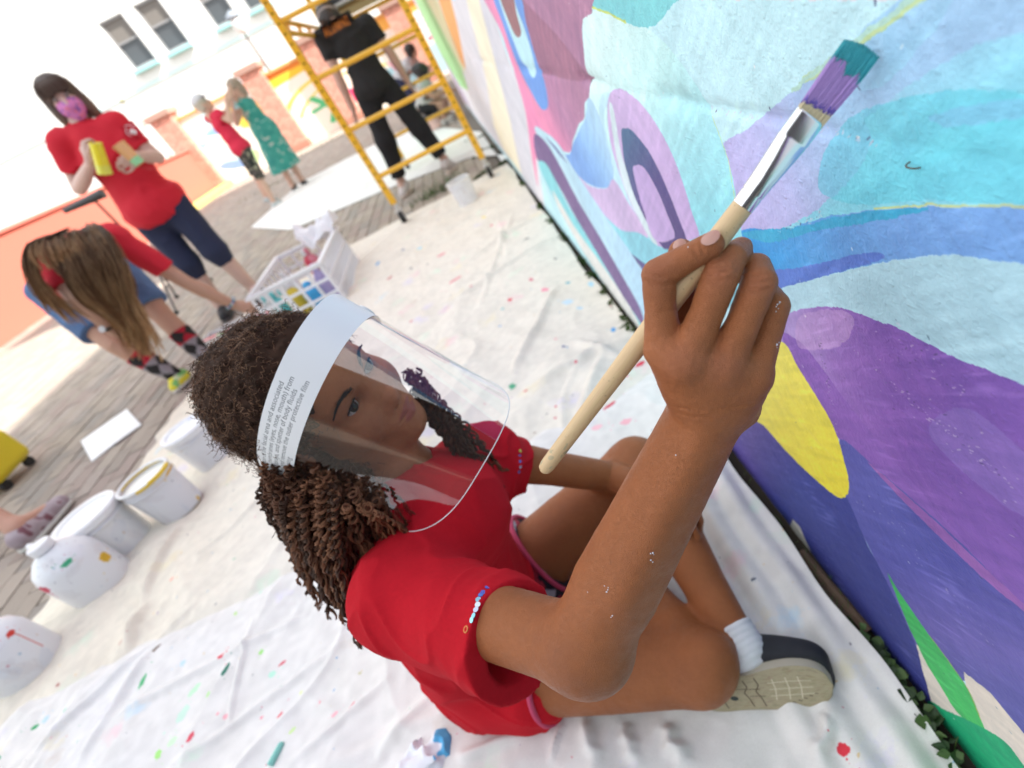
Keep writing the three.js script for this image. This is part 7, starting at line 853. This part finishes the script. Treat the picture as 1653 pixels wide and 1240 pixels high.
{ // crate with paint bottles
  const t = thing('plastic_crate', 'white slatted plastic crate full of paint bottles on the cream drop cloth', 'crate', [-1.22, 0, -3.35]), W = 0.42, D = 0.68, Hc = 0.25, wm = phys(lin(0.78, 0.79, 0.82), 0.35);
  const face = (w, h, nx, ny, bar) => { const s = new THREE.Shape([[-w / 2, 0], [w / 2, 0], [w / 2, h], [-w / 2, h]].map((p) => new THREE.Vector2(...p))), cw = (w - bar * (nx + 1)) / nx, ch = (h - bar * (ny + 1)) / ny; for (let i = 0; i < nx; i++) for (let j = 0; j < ny; j++) { const x0 = -w / 2 + bar + i * (cw + bar), y0 = bar + j * (ch + bar); s.holes.push(new THREE.Path([[x0, y0], [x0, y0 + ch], [x0 + cw, y0 + ch], [x0 + cw, y0]].map((p) => new THREE.Vector2(...p)))); } return new THREE.ExtrudeGeometry(s, { depth: 0.008, bevelEnabled: true, bevelSize: 0.0015, bevelThickness: 0.0015, bevelSegments: 1 }); };
  obj('side_panel', face(W, Hc, 5, 3, 0.012).translate(0, 0.015, D / 2 - 0.008), wm, t); obj('side_panel', face(W, Hc, 5, 3, 0.012).translate(0, 0.015, -D / 2), wm, t); obj('side_panel', face(D - 0.02, Hc, 14, 3, 0.009).rotateY(Math.PI / 2).translate(W / 2 - 0.008, 0.015, 0), wm, t); obj('side_panel', face(D - 0.02, Hc, 9, 3, 0.012).rotateY(Math.PI / 2).translate(-W / 2, 0.015, 0), wm, t); obj('floor', bx(W - 0.02, 0.01, D - 0.02, 0, 0.022, 0), wm, t);
  obj('rim', [bx(W + 0.03, 0.014, 0.024, 0, Hc + 0.021, D / 2), bx(W + 0.03, 0.014, 0.024, 0, Hc + 0.021, -D / 2), bx(0.024, 0.014, D - 0.026, W / 2 + 0.003, Hc + 0.021, 0), bx(0.024, 0.014, D - 0.026, -W / 2 - 0.003, Hc + 0.021, 0)], wm, t);
  const cols = [[[0.05, 0.4, 0.75], 'bright blue', 0.05], [[0.75, 0.55, 0.04], 'yellow', -0.06], [[0.42, 0.36, 0.62], 'lilac', 0.14], [[0.22, 0.12, 0.02], 'brown', 0.16], [[0.1, 0.5, 0.5], 'teal', -0.14], [[0.62, 0.06, 0.1], 'red', -0.02], [[0.03, 0.03, 0.035], 'black', 0.1], [[0.7, 0.7, 0.72], 'white', -0.16], [[0.65, 0.2, 0.25], 'coral', 0.0], [[0.1, 0.3, 0.14], 'green', 0.06]];
  cols.forEach(([c, nm, x], i) => { const z = i < 5 ? 0.25 - (i % 2) * 0.05 : 0.02 - (i % 3) * 0.13, h = 0.15 + 0.03 * (i % 3), r = i === 0 ? 0.052 : 0.036, b = thing('paint_bottle', nm + ' paint bottle standing inside the white plastic crate', 'bottle', [-1.22 + x, 0.03, -3.35 + z]); obj('bottle', lathe([[0, 0], [r, 0], [r, h * 0.72], [r * 0.8, h * 0.84], [r * 0.4, h * 0.9], [r * 0.4, h]], 24), phys(lin(...c), 0.3), b); obj('bottle_cap', lathe([[r * 0.46, h * 0.93], [r * 0.46, h * 1.06], [r * 0.2, h * 1.12], [0, h * 1.12]], 16), phys(lin(...(i % 2 ? [0.7, 0.7, 0.7] : c)), 0.4), b); });
  const pc = thing('paper_towel', 'white paper towel hanging over the back corner of the plastic crate', 'paper', [-1.1, 0.27, -3.68]); obj('sheet', gridGeo(24, 24, (u, v) => { const a = u * 2 - 1, b = v * 2 - 1; return [a * 0.12, 0.05 + 0.07 * Math.abs(noise(u * 3, v * 3, 1.5)) + 0.05 * a * a - 0.06 * b * b + 0.05 * noise(u * 5, v * 5, 2.5), b * 0.1 + 0.03 * noise(u * 4, v * 4, 3.5)]; }), mat(lin(0.82, 0.82, 0.84), 0.9, { side: THREE.DoubleSide }), pc);
}
{ // tray, teal bottle behind the head
  const a = onY(335, 555, 0.03), b = onY(452, 500, 0.03), m = lerp(a, b, 0.5), L = a.distanceTo(b), t = thing('paint_tray', 'long white paint tray streaked with red between the bending girl and the crate', 'tray', [m.x, 0.015, m.z]); t.rotation.y = -Math.atan2(b.z - a.z, b.x - a.x);
  const wm = phys(lin(0.76, 0.76, 0.76), 0.4), red = phys(lin(0.62, 0.02, 0.05), 0.35); obj('base', bx(L, 0.008, 0.16, 0, 0.004, 0), wm, t); for (const z of [-0.08, 0.08]) obj('side', bx(L, 0.05, 0.006, 0, 0.03, z, 0.002), wm, t); for (const x of [-L / 2, L / 2]) obj('end', bx(0.006, 0.05, 0.154, x, 0.03, 0, 0.002), wm, t); for (let i = 0; i < 9; i++) obj('paint_smear', bx(rr(0.03, 0.1), 0.008, rr(0.03, 0.05), -L / 2 + 0.06 + i * L / 10, 0.052, rr(0.05, 0.078), 0.003), i % 4 === 2 ? phys(lin(0.15, 0.4, 0.1), 0.4) : red, t);
  const p = onY(430, 492, 0.02), q = thing('paint_bottle', 'teal paint bottle with a black cap lying beside the front of the plastic crate', 'bottle', [p.x + 0.05, 0.05, p.z]); q.rotation.set(0, 0.3, 1.35); obj('bottle', lathe([[0, -0.08], [0.038, -0.08], [0.04, 0.02], [0.03, 0.05], [0.016, 0.06], [0.016, 0.08]], 24), phys(lin(0.1, 0.5, 0.52), 0.3), q); obj('bottle_cap', lathe([[0.03, 0.06], [0.03, 0.12], [0, 0.125]], 20), phys(lin(0.015, 0.015, 0.015), 0.4), q);
}
{ // sheet of paper on the pavers
  const q = [[130, 712], [148, 745], [228, 686], [204, 660]].map((p) => onY(...p, 0.006)), t = thing('paper_sheet', 'blank white rectangular card lying on the brick pavers', 'card', [(q[0].x + q[2].x) / 2, 0, (q[0].z + q[2].z) / 2]);
  obj('sheet', world(gridGeo(8, 8, (u, v) => { const p = lerp(lerp(q[0], q[1], u), lerp(q[3], q[2], u), v); return [p.x, 0.006 + 0.004 * Math.sin(v * 3) * u, p.z]; })), mat(lin(0.85, 0.85, 0.84), 0.7, { side: THREE.DoubleSide }), t);
  const e = q.map((p) => p.clone().setY(0.004)); obj('edge', [0, 1, 2, 3].map((i) => cyl(e[i], e[(i + 1) % 4], 0.0015, 0.0015, 5)).map(world), mat(lin(0.8, 0.8, 0.79), 0.7), t);
}
{ // yellow plastic bucket at the left edge
  const p = onY(4, 775, 0.03), t = thing('mop_bucket', 'yellow plastic mop bucket with a grey label, cut off by the left edge', 'bucket', [p.x - 0.03, 0, p.z]), ym = phys(lin(0.78, 0.62, 0.02), 0.35);
  obj('tub', new RoundedBoxGeometry(0.34, 0.22, 0.3, 4, 0.05).translate(0, 0.16, 0), ym, t); obj('wringer', new RoundedBoxGeometry(0.2, 0.12, 0.22, 3, 0.03).translate(-0.02, 0.33, 0), ym, t); obj('label', bx(0.16, 0.1, 0.004, 0.04, 0.17, 0.151, 0.001), mat(lin(0.42, 0.44, 0.46), 0.6), t); obj('spout', cyl(V3(0.14, 0.25, 0), V3(0.21, 0.29, 0.02), 0.035, 0.025), ym, t); for (const [x, z] of [[-0.12, -0.1], [0.12, -0.1], [-0.12, 0.1], [0.12, 0.1]]) obj('wheel', new THREE.CylinderGeometry(0.028, 0.028, 0.02, 16).rotateZ(Math.PI / 2).translate(x, 0.028, z), rubber, t);
}
{ // black tripod stand behind the two women
  const feet = [[340, 452], [285, 479], [285, 505]].map((q) => onY(...q, 0.01)), c = feet[0].clone().add(feet[1]).add(feet[2]).divideScalar(3), hub = c.clone().setY(0.42), top = c.clone().setY(1.02), t = thing('tripod_stand', 'black tripod stand with a horizontal bar, behind the woman with the mask', 'stand', [c.x, 0, c.z]), bm = phys(lin(0.02, 0.02, 0.022), 0.4);
  obj('pole', world(cyl(c.clone().setY(0.2), top, 0.012, 0.01)), bm, t); feet.forEach((f) => { const l = obj('leg', world(cyl(hub, f, 0.009, 0.008)), bm, t); obj('rubber_foot', world(new THREE.SphereGeometry(0.02, 12, 8).translate(f.x, 0.012, f.z)), rubber, l); const m = lerp(hub, f, 0.6); obj('brace', world(cyl(m, c.clone().setY(0.24), 0.005)), bm, t); });
  const a = onZ(104, 341, top.z), b = onZ(166, 312, top.z); obj('bar', world(cyl(a, b, 0.02, 0.038, 16)), bm, t); obj('clamp', world(bx(0.05, 0.06, 0.05, top.x, top.y, top.z, 0.008)), bm, t);
}
{ // chalk and crumpled paper in front
  const a = onY(436, 1236, 0.022), b = onY(454, 1202, 0.022), t = thing('chalk_stick', 'short mint green chalk stick lying on the white cloth near the lower edge', 'chalk', [a.x, 0, a.z]); obj('stick', world(cyl(a, b, 0.0068, 0.006, 20)), mat(lin(0.25, 0.6, 0.52), 0.85), t); const d = b.clone().sub(a).normalize(); obj('tip', world(cyl(b, b.clone().addScaledVector(d, 0.004), 0.006, 0.0035, 20)), mat(lin(0.22, 0.55, 0.48), 0.85), t);
  const p = onY(692, 1236, 0.02), k = new Blob(0.02); k.ell(p.clone().add(V3(0, 0.012, 0.012)), [0.05, 0.026, 0.036], null).ball(p.clone().add(V3(0.03, 0.012, -0.008)), 0.02, 0.03); k.margin = 0.02; k.disp = (x, y, z) => -0.012 * Math.pow(1 - Math.abs(noise(x * 40, y * 40, z * 40)), 2) + 0.006 * noise(x * 70, y * 70, z * 70) + 0.004; const c = thing('paper_wad', 'crumpled white paper with blue paint at the lower edge of the cloth', 'paper', [p.x, 0, p.z]);
  obj('paper', k.mesh(0.002, { color: (x, y, z) => x - p.x > 0.04 + 0.01 * noise(y * 90, z * 90) ? [0.1, 0.42, 0.72] : [0.76, 0.78, 0.83] }), vc(0.85), c);
}
renderer.render(scene, camera);
